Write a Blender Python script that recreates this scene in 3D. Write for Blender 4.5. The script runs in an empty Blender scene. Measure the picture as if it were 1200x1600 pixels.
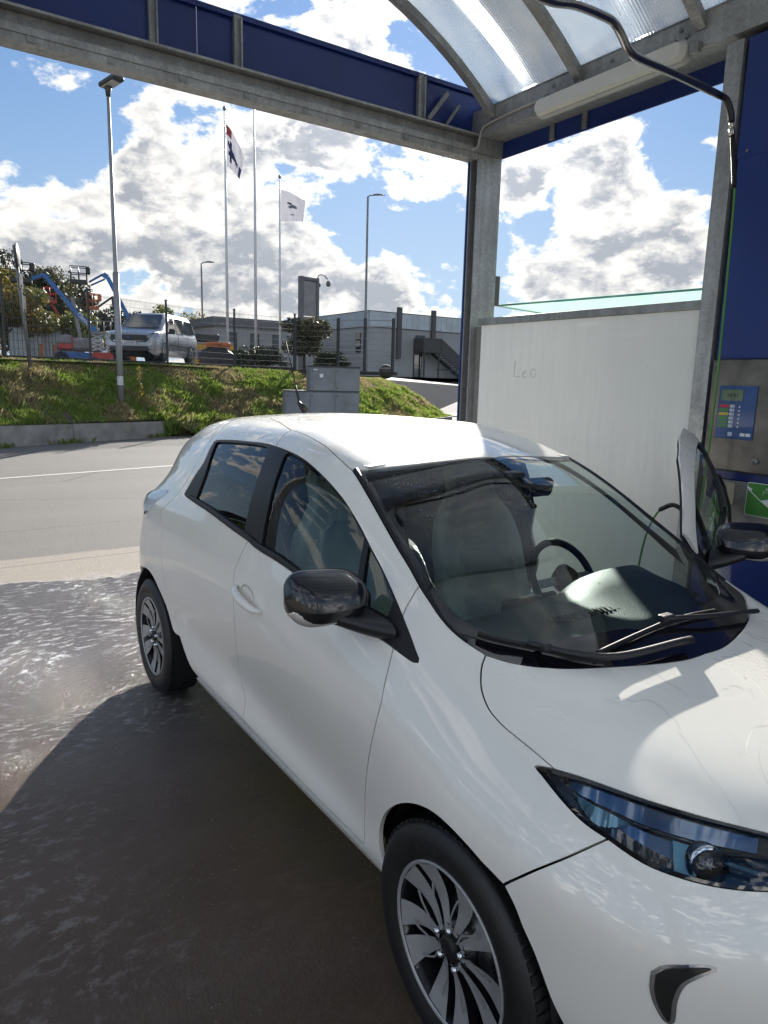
import bpy, bmesh, math, random
from math import radians as rad, pi, sin, cos
import numpy as np
from mathutils import Vector, Matrix
from mathutils.geometry import delaunay_2d_cdt

EXPO = 2.5; SUN_E = 2.0; SKY_S = .125; SKY_SAT = 1.1; SKY_V = 1.0; SKYCAP = .54; SKYCOMP = .32; CLOUD = 1.75; CLO = .06
PAINT = (.86, .835, .76)
BLOBS = [((-0.9437, 0.2592, 0.2054), 0.077, 0.34), ((-0.9638, 0.1987, 0.1780), 0.063, 0.22), ((-0.9382, 0.3002, 0.1723), 0.054, 0.20), ((-0.9734, 0.1502, 0.1729), 0.054, 0.14), ((-0.9835, 0.1346, 0.1213), 0.099, 0.20), ((-0.9646, 0.2340, 0.1218), 0.135, 0.18), ((-0.9291, 0.3465, 0.1293), 0.072, 0.16), ((-0.8842, 0.4352, 0.1697), 0.086, 0.34), ((-0.8643, 0.4819, 0.1442), 0.054, 0.20), ((-0.9137, 0.3759, 0.1546), 0.054, 0.20), ((-0.9201, 0.2457, 0.3051), 0.072, 0.20), ((-0.8938, 0.3368, 0.2960), 0.099, 0.24), ((-0.9319, 0.1724, 0.3192), 0.081, 0.18), ((-0.8477, 0.4436, 0.2910), 0.081, 0.28), ((-0.8013, 0.5281, 0.2810), 0.081, 0.32), ((-0.7644, 0.5926, 0.2541), 0.063, 0.22), ((-0.7770, 0.4721, 0.4163), 0.099, 0.28), ((-0.7959, 0.5910, 0.1316), 0.072, 0.24), ((-0.8271, 0.5504, 0.1141), 0.054, 0.18), ((-0.6618, 0.7035, 0.2591), 0.068, 0.34), ((-0.6150, 0.7408, 0.2702), 0.054, 0.26), ((-0.6980, 0.6750, 0.2391), 0.054, 0.18), ((-0.5673, 0.7959, 0.2114), 0.063, 0.26), ((-0.6227, 0.7629, 0.1740), 0.063, 0.24), ((-0.5689, 0.8066, 0.1607), 0.063, 0.26), ((-0.7019, 0.6997, 0.1328), 0.063, 0.24), ((-0.6425, 0.7561, 0.1245), 0.081, 0.18), ((-0.9551, 0.1523, 0.2540), 0.063, -0.40), ((-0.9385, 0.2125, 0.2720), 0.045, -0.30), ((-0.8815, 0.4069, 0.2394), 0.045, -0.40), ((-0.8336, 0.5117, 0.2078), 0.050, -0.40), ((-0.7899, 0.5841, 0.1869), 0.045, -0.40), ((-0.5677, 0.7718, 0.2863), 0.054, -0.40), ((-0.6917, 0.6954, 0.1947), 0.041, -0.30), ((-0.7490, 0.6377, 0.1798), 0.036, -0.30), ((-0.9510, 0.1272, 0.2817), 0.045, -0.20), ((-0.9120, 0.3503, 0.2134), 0.036, -0.20), ((-0.6202, 0.7546, 0.2144), 0.027, -0.15), ((-0.6858, 0.6564, 0.3144), 0.054, -0.20)]
# ------------------------------------------------------------------ camera, sky, sun, exposure
SC = bpy.context.scene
COL = SC.collection
cam_d = bpy.data.cameras.new("camera"); cam = bpy.data.objects.new("camera", cam_d); COL.objects.link(cam)
cam_d.sensor_fit = 'HORIZONTAL'; cam_d.sensor_width = 36.0; cam_d.lens = 36.0*1104.95/1200.0
cam_d.clip_start = .05; cam_d.clip_end = 3000
def _cam(yaw, pitch, roll):
    cy, sy, cp, sp = cos(yaw), sin(yaw), cos(pitch), sin(pitch)
    F = Vector((cy*cp, sy*cp, -sp)); R = Vector((sy, -cy, 0)); U = R.cross(F)
    c, s = cos(roll), sin(roll)
    R2 = c*R+s*U; U2 = -s*R+c*U
    return Matrix((R2, U2, -F)).transposed()
CAM = Vector((1.19561, -1.87462, 1.73216))
cam.matrix_world = Matrix.Translation(CAM) @ _cam(rad(145.92308), rad(10.54539), rad(1.46857)).to_4x4()
SC.camera = cam
SC.view_settings.view_transform = 'Standard'; SC.view_settings.look = 'None'
SC.view_settings.gamma = 1.0; SC.view_settings.use_curve_mapping = False
SC.view_settings.exposure = EXPO
SC.cycles.max_bounces = 10; SC.cycles.transparent_max_bounces = 24; SC.cycles.glossy_bounces = 5
SC.cycles.transmission_bounces = 8; SC.cycles.sample_clamp_indirect = 6.0; SC.cycles.caustics_reflective = False
SUN = Vector((-.72767, .56638, .38693)).normalized()
sun_el = math.asin(SUN.z); sun_az = math.atan2(SUN.x, SUN.y)      # measured from +Y, clockwise
sl = bpy.data.lights.new("sun", 'SUN'); sl.energy = SUN_E; sl.angle = rad(.53); sl.color = (1.0, .95, .87)
so = bpy.data.objects.new("sun", sl); COL.objects.link(so)
so.rotation_euler = SUN.to_track_quat('Z', 'Y').to_euler(); so.location = (-20, 15, 12)

W = bpy.data.worlds.new("World"); SC.world = W; W.use_nodes = True
def N(nt, typ, **kw):
    n = nt.nodes.new(typ)
    for k, v in kw.items():
        if k.startswith('i_'):
            key = k[2:]
            key = int(key) if key.isdigit() else key.replace('_', ' ')
            n.inputs[key].default_value = v
        else: setattr(n, k, v)
    return n
def L(nt, a, b): nt.links.new(a, b)
def build_world():
    nt = W.node_tree; nt.nodes.clear()
    out = N(nt, 'ShaderNodeOutputWorld'); bg = N(nt, 'ShaderNodeBackground'); bg.inputs['Strength'].default_value = SKY_S
    L(nt, bg.outputs[0], out.inputs[0])
    sky = N(nt, 'ShaderNodeTexSky', sky_type='NISHITA', sun_disc=False, sun_elevation=sun_el, sun_rotation=sun_az,
            altitude=60, air_density=1.0, dust_density=.4, ozone_density=1.6)
    tc = N(nt, 'ShaderNodeTexCoord'); g = tc.outputs['Generated']
    def math_(op, a, b=None, c=None, clamp=False):
        n = N(nt, 'ShaderNodeMath', operation=op); n.use_clamp = clamp
        for i, v in enumerate((a, b, c)):
            if v is None: continue
            if isinstance(v, (int, float)): n.inputs[i].default_value = v
            else: L(nt, v, n.inputs[i])
        return n.outputs[0]
    def vmath(op, a, b):
        n = N(nt, 'ShaderNodeVectorMath', operation=op)
        for i, v in enumerate((a, b)):
            if isinstance(v, (tuple, Vector)): n.inputs[i].default_value = tuple(v)
            elif isinstance(v, (int, float)): n.inputs['Scale'].default_value = v
            else: L(nt, v, n.inputs[i])
        return n.outputs['Value'] if op == 'DOT_PRODUCT' else n.outputs[0]
    def ramp(x, a, b):
        n = N(nt, 'ShaderNodeMapRange', interpolation_type='SMOOTHSTEP'); L(nt, x, n.inputs[0])
        n.inputs[1].default_value = a; n.inputs[2].default_value = b
        return n.outputs[0]
    def noise(vec, scale, detail, rough, dist=0.0):
        n = N(nt, 'ShaderNodeTexNoise'); L(nt, vec, n.inputs['Vector'])
        n.inputs['Scale'].default_value = scale; n.inputs['Detail'].default_value = detail
        n.inputs['Roughness'].default_value = rough; n.inputs['Distortion'].default_value = dist
        return n.outputs['Fac']
    st = vmath('MULTIPLY', g, (1.0, 1.0, 1.75))
    def density(vec, v0):
        big = noise(vec, 3.2, 3, .5); mid = noise(vec, 11.5, 10, .60, .1)
        d = math_('ADD', math_('MULTIPLY_ADD', big, .8, -.4), math_('MULTIPLY_ADD', mid, 1.4, -.70))
        for (dr, rad_, amp) in BLOBS:
            dt = vmath('DOT_PRODUCT', v0, dr)
            b = math_('MULTIPLY', math_('POWER', math_('MAXIMUM', dt, 0.0), 3.2/rad_**2), amp)
            d = math_('ADD', d, math_('MULTIPLY', b, .85))
        return d
    d0 = density(st, g)
    off = vmath('ADD', st, tuple(Vector((SUN.x, SUN.y, SUN.z*1.75))*.035))
    nrm = N(nt, 'ShaderNodeVectorMath', operation='NORMALIZE'); L(nt, vmath('ADD', g, tuple(SUN*.035)), nrm.inputs[0])
    d1 = density(off, nrm.outputs[0])
    cov = ramp(d0, CLO-.02, CLO+.12)
    thick = ramp(d0, CLO+.03, CLO+.26)
    fine = noise(st, 22, 6, .62)
    rel = math_('MULTIPLY_ADD', math_("SUBTRACT", d0, d1), 3.0, .30, clamp=True)     # side of the puff turned to the sun
    sdot = vmath('DOT_PRODUCT', g, tuple(SUN))
    glow = math_('POWER', math_('MAXIMUM', sdot, 0.0), 26.0)
    shade = math_('MULTIPLY', thick, math_("SUBTRACT", 1.15, rel), clamp=True)
    shade = math_('MULTIPLY', shade, math_('MULTIPLY_ADD', fine, .9, .55), clamp=True)
    lit = N(nt, 'ShaderNodeMix', data_type='RGBA'); L(nt, shade, lit.inputs[0])
    lit.inputs[6].default_value = (*[c*CLOUD for c in (1.0, .965, .895)], 1); lit.inputs[7].default_value = (*[c*CLOUD for c in (.34, .365, .41)], 1)
    gl = vmath('SCALE', lit.outputs[2], 1.0)
    sc = N(nt, 'ShaderNodeVectorMath', operation='SCALE'); L(nt, gl, sc.inputs[0]); L(nt, math_('ADD', math_('MULTIPLY_ADD', glow, .5, 1.0), math_('MULTIPLY', ramp(math_('MULTIPLY', sdot, -1.0), -.45, .6), 2.3)), sc.inputs['Scale'])   # clouds away from the sun brightened as added fill for the car's shaded side
    # blue sky: the physical sky, deepened as a phone does, paler towards the horizon
    hs = N(nt, 'ShaderNodeHueSaturation'); hs.inputs['Saturation'].default_value = SKY_SAT; hs.inputs['Value'].default_value = SKY_V
    L(nt, sky.outputs[0], hs.inputs['Color'])
    bw = N(nt, 'ShaderNodeRGBToBW'); L(nt, hs.outputs[0], bw.inputs[0])
    k_ = math_('DIVIDE', SKYCAP, math_('MULTIPLY_ADD', bw.outputs[0], SKYCOMP, 1.0))
    cap0 = N(nt, 'ShaderNodeVectorMath', operation='SCALE'); L(nt, hs.outputs[0], cap0.inputs[0]); L(nt, k_, cap0.inputs['Scale'])
    sepg = N(nt, 'ShaderNodeSeparateXYZ'); L(nt, g, sepg.inputs[0])
    bl = N(nt, 'ShaderNodeMix', data_type='RGBA'); L(nt, ramp(sepg.outputs[2], -.02, .5), bl.inputs[0]); bl.inputs[6].default_value = (.52, .74, .98, 1); bl.inputs[7].default_value = (.20, .46, .98, 1)
    bls = N(nt, 'ShaderNodeVectorMath', operation='SCALE'); L(nt, bl.outputs[2], bls.inputs[0]); L(nt, math_('MULTIPLY', bw.outputs[0], k_), bls.inputs['Scale'])
    cap = N(nt, 'ShaderNodeMix', data_type='RGBA'); cap.inputs[0].default_value = .82; L(nt, cap0.outputs[0], cap.inputs[6]); L(nt, bls.outputs[0], cap.inputs[7])
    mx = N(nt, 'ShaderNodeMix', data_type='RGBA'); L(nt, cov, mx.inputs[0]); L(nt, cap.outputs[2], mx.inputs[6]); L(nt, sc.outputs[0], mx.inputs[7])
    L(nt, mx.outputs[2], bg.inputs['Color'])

build_world()
# ------------------------------------------------------------------ object helpers
def link(name, me, mat=None, parent=None):
    o = bpy.data.objects.new(name, me); COL.objects.link(o)
    if mat is not None:
        for m in (mat if isinstance(mat, (list, tuple)) else [mat]): me.materials.append(m)
    if parent is not None: o.parent = parent
    return o
def tag(o, label=None, cat=None, group=None, kind=None):
    if label: o['label'] = label
    if cat: o['category'] = cat
    if group: o['group'] = group
    if kind: o['kind'] = kind
    return o
def thing(name, loc, label, cat, rz=0, group=None):
    o = bpy.data.objects.new(name, None); COL.objects.link(o); o.empty_display_size = .2
    o.location = loc; o.rotation_euler = (0, 0, rz)
    return tag(o, label, cat, group)
def kids(o): return [c for c in bpy.data.objects if c.parent == o]
def dup(o, parent=None, ch=None):
    if ch is None:
        ch = {}
        for c in bpy.data.objects:
            if c.parent: ch.setdefault(c.parent.name, []).append(c)
    c = o.copy(); COL.objects.link(c); c.parent = parent
    for k in ch.get(o.name, []): dup(k, c, ch)
    return c
class MB:
    """collects solids; build() links them as one mesh object"""
    def __init__(s): s.v = []; s.f = []; s.sm = []
    def add(s, vs, fs, smooth=False):
        b = len(s.v); s.v += [tuple(v) for v in vs]; s.f += [tuple(b+i for i in f) for f in fs]; s.sm += [smooth]*len(fs); return s
    def box(s, c, d, rz=0, tilt=None, bev=0.0):
        x, y, z = d[0]/2, d[1]/2, d[2]/2
        if bev > 0:
            b = min(bev, x*.9, y*.9, z*.9); vs = []
            bm = bmesh.new(); bmesh.ops.create_cube(bm, size=1)
            for v in bm.verts: v.co = Vector((v.co.x*d[0], v.co.y*d[1], v.co.z*d[2]))
            bmesh.ops.bevel(bm, geom=bm.edges[:]+bm.verts[:], offset=b, segments=2, affect='EDGES', profile=.5)
            P = [v.co.copy() for v in bm.verts]; bm.verts.index_update(); F = [[v.index for v in f.verts] for f in bm.faces]; bm.free()
        else:
            P = [Vector((a*x, b_*y, c_*z)) for a in (-1, 1) for b_ in (-1, 1) for c_ in (-1, 1)]
            F = [(0, 1, 3, 2), (4, 6, 7, 5), (0, 4, 5, 1), (2, 3, 7, 6), (0, 2, 6, 4), (1, 5, 7, 3)]
        M = Matrix.Rotation(rz, 3, 'Z')
        if tilt is not None: M = M @ tilt
        return s.add([M @ p + Vector(c) for p in P], F)
    def b2(s, lo, hi, bev=0.0):
        c = [(a+b)/2 for a, b in zip(lo, hi)]; d = [abs(b-a) for a, b in zip(lo, hi)]
        return s.box(c, d, bev=bev)
    def tube(s, pts, r, n=10, cap=True, smooth=True):
        pts = [Vector(p) for p in pts]; m = len(pts)
        rr = r if isinstance(r, (list, tuple)) else [r]*m
        T = [(pts[min(i+1, m-1)]-pts[max(i-1, 0)]).normalized() for i in range(m)]
        up = Vector((0, 0, 1)) if abs(T[0].z) < .9 else Vector((1, 0, 0))
        a = T[0].cross(up).normalized(); vs = []
        for i in range(m):
            a = (a - T[i]*a.dot(T[i])).normalized(); b = T[i].cross(a)
            for k in range(n):
                t = 2*pi*k/n; vs.append(pts[i]+(a*cos(t)+b*sin(t))*rr[i])
        fs = [(i*n+k, i*n+(k+1) % n, (i+1)*n+(k+1) % n, (i+1)*n+k) for i in range(m-1) for k in range(n)]
        s.add(vs, fs, smooth)
        if cap:
            s.f.append(tuple(len(s.v)-m*n+k for k in range(n))[::-1]); s.sm.append(False)
            s.f.append(tuple(len(s.v)-n+k for k in range(n))); s.sm.append(False)
        return s
    def beam(s, a, b, w, h, up=(0, 0, 1)):
        a, b = Vector(a), Vector(b); t = (b-a).normalized(); up = Vector(up)
        r = t.cross(up).normalized() if t.cross(up).length > 1e-4 else Vector((1, 0, 0)); u = r.cross(t)
        vs = [p + r*i*w/2 + u*j*h/2 for p in (a, b) for i, j in ((-1, -1), (1, -1), (1, 1), (-1, 1))]
        return s.add(vs, [(3, 2, 1, 0), (4, 5, 6, 7), (0, 1, 5, 4), (1, 2, 6, 5), (2, 3, 7, 6), (3, 0, 4, 7)])
    def prism(s, poly, axis, lo, hi, smooth=False):
        """poly: 2D points; extruded along axis 0/1/2 from lo to hi"""
        def mk(p, t):
            q = list(p); q.insert(axis, t); return tuple(q)
        n = len(poly); vs = [mk(p, lo) for p in poly]+[mk(p, hi) for p in poly]
        fs = [tuple(range(n))[::-1], tuple(range(n, 2*n))]
        s.add(vs, fs); b = len(s.v)-2*n
        for i in range(n):
            j = (i+1) % n; s.f.append((b+i, b+j, b+n+j, b+n+i)); s.sm.append(smooth)
        return s
    def lathe(s, prof, center, axis=1, n=48, smooth=True, closed=False):
        """prof: (offset along axis, radius)"""
        vs = []
        for (o, r) in prof:
            for k in range(n):
                t = 2*pi*k/n; a, b = r*cos(t), r*sin(t)
                p = [0, 0, 0]; p[axis] = o; q = [i for i in range(3) if i != axis]; p[q[0]] = a; p[q[1]] = b
                vs.append([center[i]+p[i] for i in range(3)])
        m = len(prof)
        fs = [(i*n+k, i*n+(k+1) % n, (i+1)*n+(k+1) % n, (i+1)*n+k) for i in range(m-1) for k in range(n)]
        s.add(vs, fs, smooth)
        return s
    def quadgrid(s, P, smooth=True, close_u=False):
        n, m = len(P), len(P[0]); b = len(s.v)
        s.v += [tuple(p) for r in P for p in r]
        for i in range(n-1 + (1 if close_u else 0)):
            for j in range(m-1):
                s.f.append((b+i*m+j, b+((i+1) % n)*m+j, b+((i+1) % n)*m+j+1, b+i*m+j+1)); s.sm.append(smooth)
        return s
    def build(s, name, mat, parent=None, loc=None, rz=None):
        me = bpy.data.meshes.new(name); me.from_pydata(s.v, [], s.f)
        me.polygons.foreach_set('use_smooth', s.sm); me.update()
        bm = bmesh.new(); bm.from_mesh(me); bmesh.ops.recalc_face_normals(bm, faces=bm.faces); bm.to_mesh(me); bm.free()
        o = link(name, me, mat, parent)
        if loc is not None: o.location = loc
        if rz is not None: o.rotation_euler = (0, 0, rz)
        return o
def text_obj(name, txt, size, mat, parent, M, extrude=.001, align='CENTER'):
    cu = bpy.data.curves.new(name, 'FONT'); cu.body = txt; cu.size = size; cu.extrude = extrude; cu.align_x = align; cu.align_y = 'CENTER'; cu.resolution_u = 3
    t = bpy.data.objects.new('tmp', cu); COL.objects.link(t)
    me = bpy.data.meshes.new_from_object(t); bpy.data.objects.remove(t)
    me.transform(M); me.name = name
    return link(name, me, mat, parent)
def smooth_subd(o, lv=2):
    m = o.modifiers.new('s', 'SUBSURF'); m.levels = m.render_levels = lv
    for p in o.data.polygons: p.use_smooth = True
    return o

# ------------------------------------------------------------------ materials
MATS = {}
def new_mat(name):
    m = bpy.data.materials.new(name); m.use_nodes = True; nt = m.node_tree; nt.nodes.clear()
    return m, nt, N(nt, 'ShaderNodeOutputMaterial')
def pbr(name, col, rough=.5, metal=0.0, var=.12, vs=3.0, bump=0.0, bs=40.0, coat=0.0, spec=.5, rvar=.0, det=5, emis=None, dirt=None, trans=0, subs=0):
    if name in MATS: return MATS[name]
    m, nt, out = new_mat(name)
    b = N(nt, 'ShaderNodeBsdfPrincipled'); L(nt, b.outputs[0], out.inputs[0])
    b.inputs['Metallic'].default_value = metal; b.inputs['Roughness'].default_value = rough
    b.inputs['Specular IOR Level'].default_value = spec; b.inputs['Coat Weight'].default_value = coat; b.inputs['Coat Roughness'].default_value = .03
    tc = N(nt, 'ShaderNodeTexCoord'); nz = N(nt, 'ShaderNodeTexNoise'); L(nt, tc.outputs['Object'], nz.inputs['Vector'])
    nz.inputs['Scale'].default_value = vs; nz.inputs['Detail'].default_value = det; nz.inputs['Roughness'].default_value = .6
    mx = N(nt, 'ShaderNodeMix', data_type='RGBA')
    mr = N(nt, 'ShaderNodeMapRange'); L(nt, nz.outputs['Fac'], mr.inputs[0]); mr.inputs[1].default_value = .3; mr.inputs[2].default_value = .7
    L(nt, mr.outputs[0], mx.inputs[0])
    c2 = dirt or tuple(c*(1-2*var) for c in col)
    c1 = tuple(min(1, c*(1+var)) for c in col) if not dirt else col
    mx.inputs[6].default_value = (*c1, 1); mx.inputs[7].default_value = (*c2, 1)
    L(nt, mx.outputs[2], b.inputs['Base Color'])
    if rvar:
        r = N(nt, 'ShaderNodeMapRange'); L(nt, nz.outputs['Fac'], r.inputs[0]); r.inputs[1].default_value = .3; r.inputs[2].default_value = .7
        r.inputs[3].default_value = max(0.02, rough-rvar); r.inputs[4].default_value = min(1, rough+rvar); L(nt, r.outputs[0], b.inputs['Roughness'])
    if bump:
        n2 = N(nt, 'ShaderNodeTexNoise'); L(nt, tc.outputs['Object'], n2.inputs['Vector']); n2.inputs['Scale'].default_value = bs; n2.inputs['Detail'].default_value = 4
        bp = N(nt, 'ShaderNodeBump'); bp.inputs['Strength'].default_value = bump; bp.inputs['Distance'].default_value = .01
        L(nt, n2.outputs['Fac'], bp.inputs['Height']); L(nt, bp.outputs[0], b.inputs['Normal'])
    if emis: b.inputs['Emission Color'].default_value = (*emis[0], 1); b.inputs['Emission Strength'].default_value = emis[1]
    if subs: b.inputs['Subsurface Weight'].default_value = subs
    MATS[name] = m; return m
def mth(nt, op, a, b=None, c=None, clamp=False):
    n = N(nt, 'ShaderNodeMath', operation=op); n.use_clamp = clamp
    for i, v in enumerate((a, b, c)):
        if v is None: continue
        if isinstance(v, (int, float)): n.inputs[i].default_value = v
        else: L(nt, v, n.inputs[i])
    return n.outputs[0]
def mrange(nt, x, a, b, c=0.0, d=1.0, smooth=True):
    n = N(nt, 'ShaderNodeMapRange', interpolation_type='SMOOTHSTEP' if smooth else 'LINEAR'); L(nt, x, n.inputs[0])
    for i, v in enumerate((a, b, c, d)): n.inputs[i+1].default_value = v
    return n.outputs[0]
def mixc(nt, f, a, b):
    n = N(nt, 'ShaderNodeMix', data_type='RGBA')
    if isinstance(f, (int, float)): n.inputs[0].default_value = f
    else: L(nt, f, n.inputs[0])
    for i, v in ((6, a), (7, b)):
        if isinstance(v, tuple): n.inputs[i].default_value = (*v[:3], 1)
        else: L(nt, v, n.inputs[i])
    return n.outputs[2]
def nz(nt, vec, scale, detail=4, rough=.55, dist=0.0, out='Fac'):
    n = N(nt, 'ShaderNodeTexNoise'); L(nt, vec, n.inputs['Vector'])
    n.inputs['Scale'].default_value = scale; n.inputs['Detail'].default_value = detail
    n.inputs['Roughness'].default_value = rough; n.inputs['Distortion'].default_value = dist
    return n.outputs[out]
def vor(nt, vec, scale, feature='F1', out='Distance', rnd=1.0):
    n = N(nt, 'ShaderNodeTexVoronoi', feature=feature); L(nt, vec, n.inputs['Vector']); n.inputs['Scale'].default_value = scale
    n.inputs['Randomness'].default_value = rnd
    return n.outputs[out]
def mapping(nt, vec, scale=(1, 1, 1), rot=(0, 0, 0), loc=(0, 0, 0)):
    n = N(nt, 'ShaderNodeMapping'); L(nt, vec, n.inputs[0]); n.inputs['Scale'].default_value = scale; n.inputs['Rotation'].default_value = rot; n.inputs['Location'].default_value = loc
    return n.outputs[0]
def bumpn(nt, h, strength, dist, normal=None):
    n = N(nt, 'ShaderNodeBump'); n.inputs['Strength'].default_value = strength; n.inputs['Distance'].default_value = dist
    L(nt, h, n.inputs['Height'])
    if normal is not None: L(nt, normal, n.inputs['Normal'])
    return n.outputs[0]

def mat_galv(name='galvanised_steel', k=1.0):
    m, nt, out = new_mat(name); b = N(nt, 'ShaderNodeBsdfPrincipled'); L(nt, b.outputs[0], out.inputs[0])
    tc = N(nt, 'ShaderNodeTexCoord'); o = tc.outputs['Object']
    w = mapping(nt, o, (1, 1, 1)); dn = nz(nt, w, 14, 3, .6, 0, 'Color')
    mixv = N(nt, 'ShaderNodeVectorMath', operation='MULTIPLY_ADD'); L(nt, dn, mixv.inputs[0]); mixv.inputs[1].default_value = (.05, .05, .05); L(nt, o, mixv.inputs[2])
    vc = vor(nt, mixv.outputs[0], 75, 'F1', 'Color'); sep = N(nt, 'ShaderNodeSeparateColor'); L(nt, vc, sep.inputs[0])
    big = nz(nt, o, 3.0, 6, .65, .4); streak = nz(nt, mapping(nt, o, (9, 9, .7)), 2, 4, .6)
    f = mth(nt, 'ADD', mth(nt, 'MULTIPLY', sep.outputs[0], .16), mth(nt, 'MULTIPLY', big, .75))
    f = mth(nt, 'ADD', f, mth(nt, 'MULTIPLY', mth(nt, 'SUBTRACT', streak, .5), .5))
    col = mixc(nt, mrange(nt, f, .2, .85), tuple(c*k for c in (.25, .255, .255)), tuple(c*k for c in (.47, .48, .475)))
    L(nt, col, b.inputs['Base Color']); b.inputs['Metallic'].default_value = .55
    L(nt, mrange(nt, f, .2, .9, .62, .38), b.inputs['Roughness'])
    L(nt, bumpn(nt, sep.outputs[1], .05, .002), b.inputs['Normal'])
    return m
def mat_board():
    m, nt, out = new_mat('white_laminate'); b = N(nt, 'ShaderNodeBsdfPrincipled'); L(nt, b.outputs[0], out.inputs[0])
    o = N(nt, 'ShaderNodeTexCoord').outputs['Object']
    st = nz(nt, mapping(nt, o, (7, 7, .8)), 3, 6, .65); cl = nz(nt, o, 1.3, 5, .6)
    arc = N(nt, 'ShaderNodeTexWave', wave_type='RINGS'); L(nt, mapping(nt, o, (.35, .35, .6), loc=(1, 0, 1.3)), arc.inputs[0]); arc.inputs['Scale'].default_value = .8; arc.inputs['Distortion'].default_value = 5; arc.inputs['Detail'].default_value = 1
    arcs = mrange(nt, arc.outputs['Fac'], .985, 1.0)
    c = mixc(nt, mrange(nt, st, .3, .75), (.78, .785, .755), (.69, .695, .67)); c = mixc(nt, mrange(nt, cl, .35, .7), c, (.70, .71, .68)); sc_ = nz(nt, mapping(nt, o, (1, 1, 1), (0, rad(38), 0)), 1.0, 2, .5); ln_ = mrange(nt, nz(nt, mapping(nt, o, (.5, 1, 9), (0, rad(-34), 0)), 2.2, 3, .5, .4), .66, .74); c = mixc(nt, mth(nt, 'MULTIPLY', ln_, .5), c, (.86, .87, .85)); c = mixc(nt, mth(nt, 'MULTIPLY', mrange(nt, nz(nt, o, 26, 4, .7), .62, .75), .35), c, (.48, .48, .45))
    c = mixc(nt, mth(nt, 'MULTIPLY', arcs, .10), c, (.8, .8, .79))
    L(nt, c, b.inputs['Base Color']); L(nt, mrange(nt, st, .3, .7, .3, .5), b.inputs['Roughness'])
    L(nt, bumpn(nt, st, .15, .004), b.inputs['Normal'])
    return m
def mat_paint():
    m, nt, out = new_mat('white_car_paint'); b = N(nt, 'ShaderNodeBsdfPrincipled'); L(nt, b.outputs[0], out.inputs[0])
    o = N(nt, 'ShaderNodeTexCoord').outputs['Object']
    big = nz(nt, o, 1.6, 5, .6); fine = nz(nt, mapping(nt, o, (1, 1, .35)), 9, 6, .7)
    c = mixc(nt, mrange(nt, big, .35, .7), PAINT, tuple(k*.965 for k in PAINT)); c = mixc(nt, mth(nt, 'MULTIPLY', mrange(nt, fine, .55, .8), .16), c, (.55, .54, .47))
    L(nt, c, b.inputs['Base Color']); b.inputs['Roughness'].default_value = .38
    b.inputs['Coat Weight'].default_value = 1.0; b.inputs['Coat IOR'].default_value = 1.5
    L(nt, mrange(nt, fine, .4, .75, .02, .09), b.inputs['Coat Roughness'])
    # thin sheets of water and drops on the paint
    sep = N(nt, 'ShaderNodeSeparateXYZ'); L(nt, N(nt, 'ShaderNodeNewGeometry').outputs['Normal'], sep.inputs[0])
    up = mrange(nt, sep.outputs[2], .55, .9)
    dr = vor(nt, o, 75, 'SMOOTH_F1'); drop = mrange(nt, dr, .20, .42, 1.0, 0.0)
    patch = mrange(nt, nz(nt, o, 2.2, 3, .5, .6), .52, .62)
    sheet = mrange(nt, nz(nt, o, 3.2, 3, .5, 1.2), .535, .56)
    h = mth(nt, 'MULTIPLY', mth(nt, 'ADD', mth(nt, 'MULTIPLY', mth(nt, 'MULTIPLY', drop, patch), .5), sheet), up)
    n1 = bumpn(nt, h, .8, .004); n2 = bumpn(nt, nz(nt, o, 260, 2, .5), .012, .002)
    L(nt, n1, b.inputs['Coat Normal']); 
    return m
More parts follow.
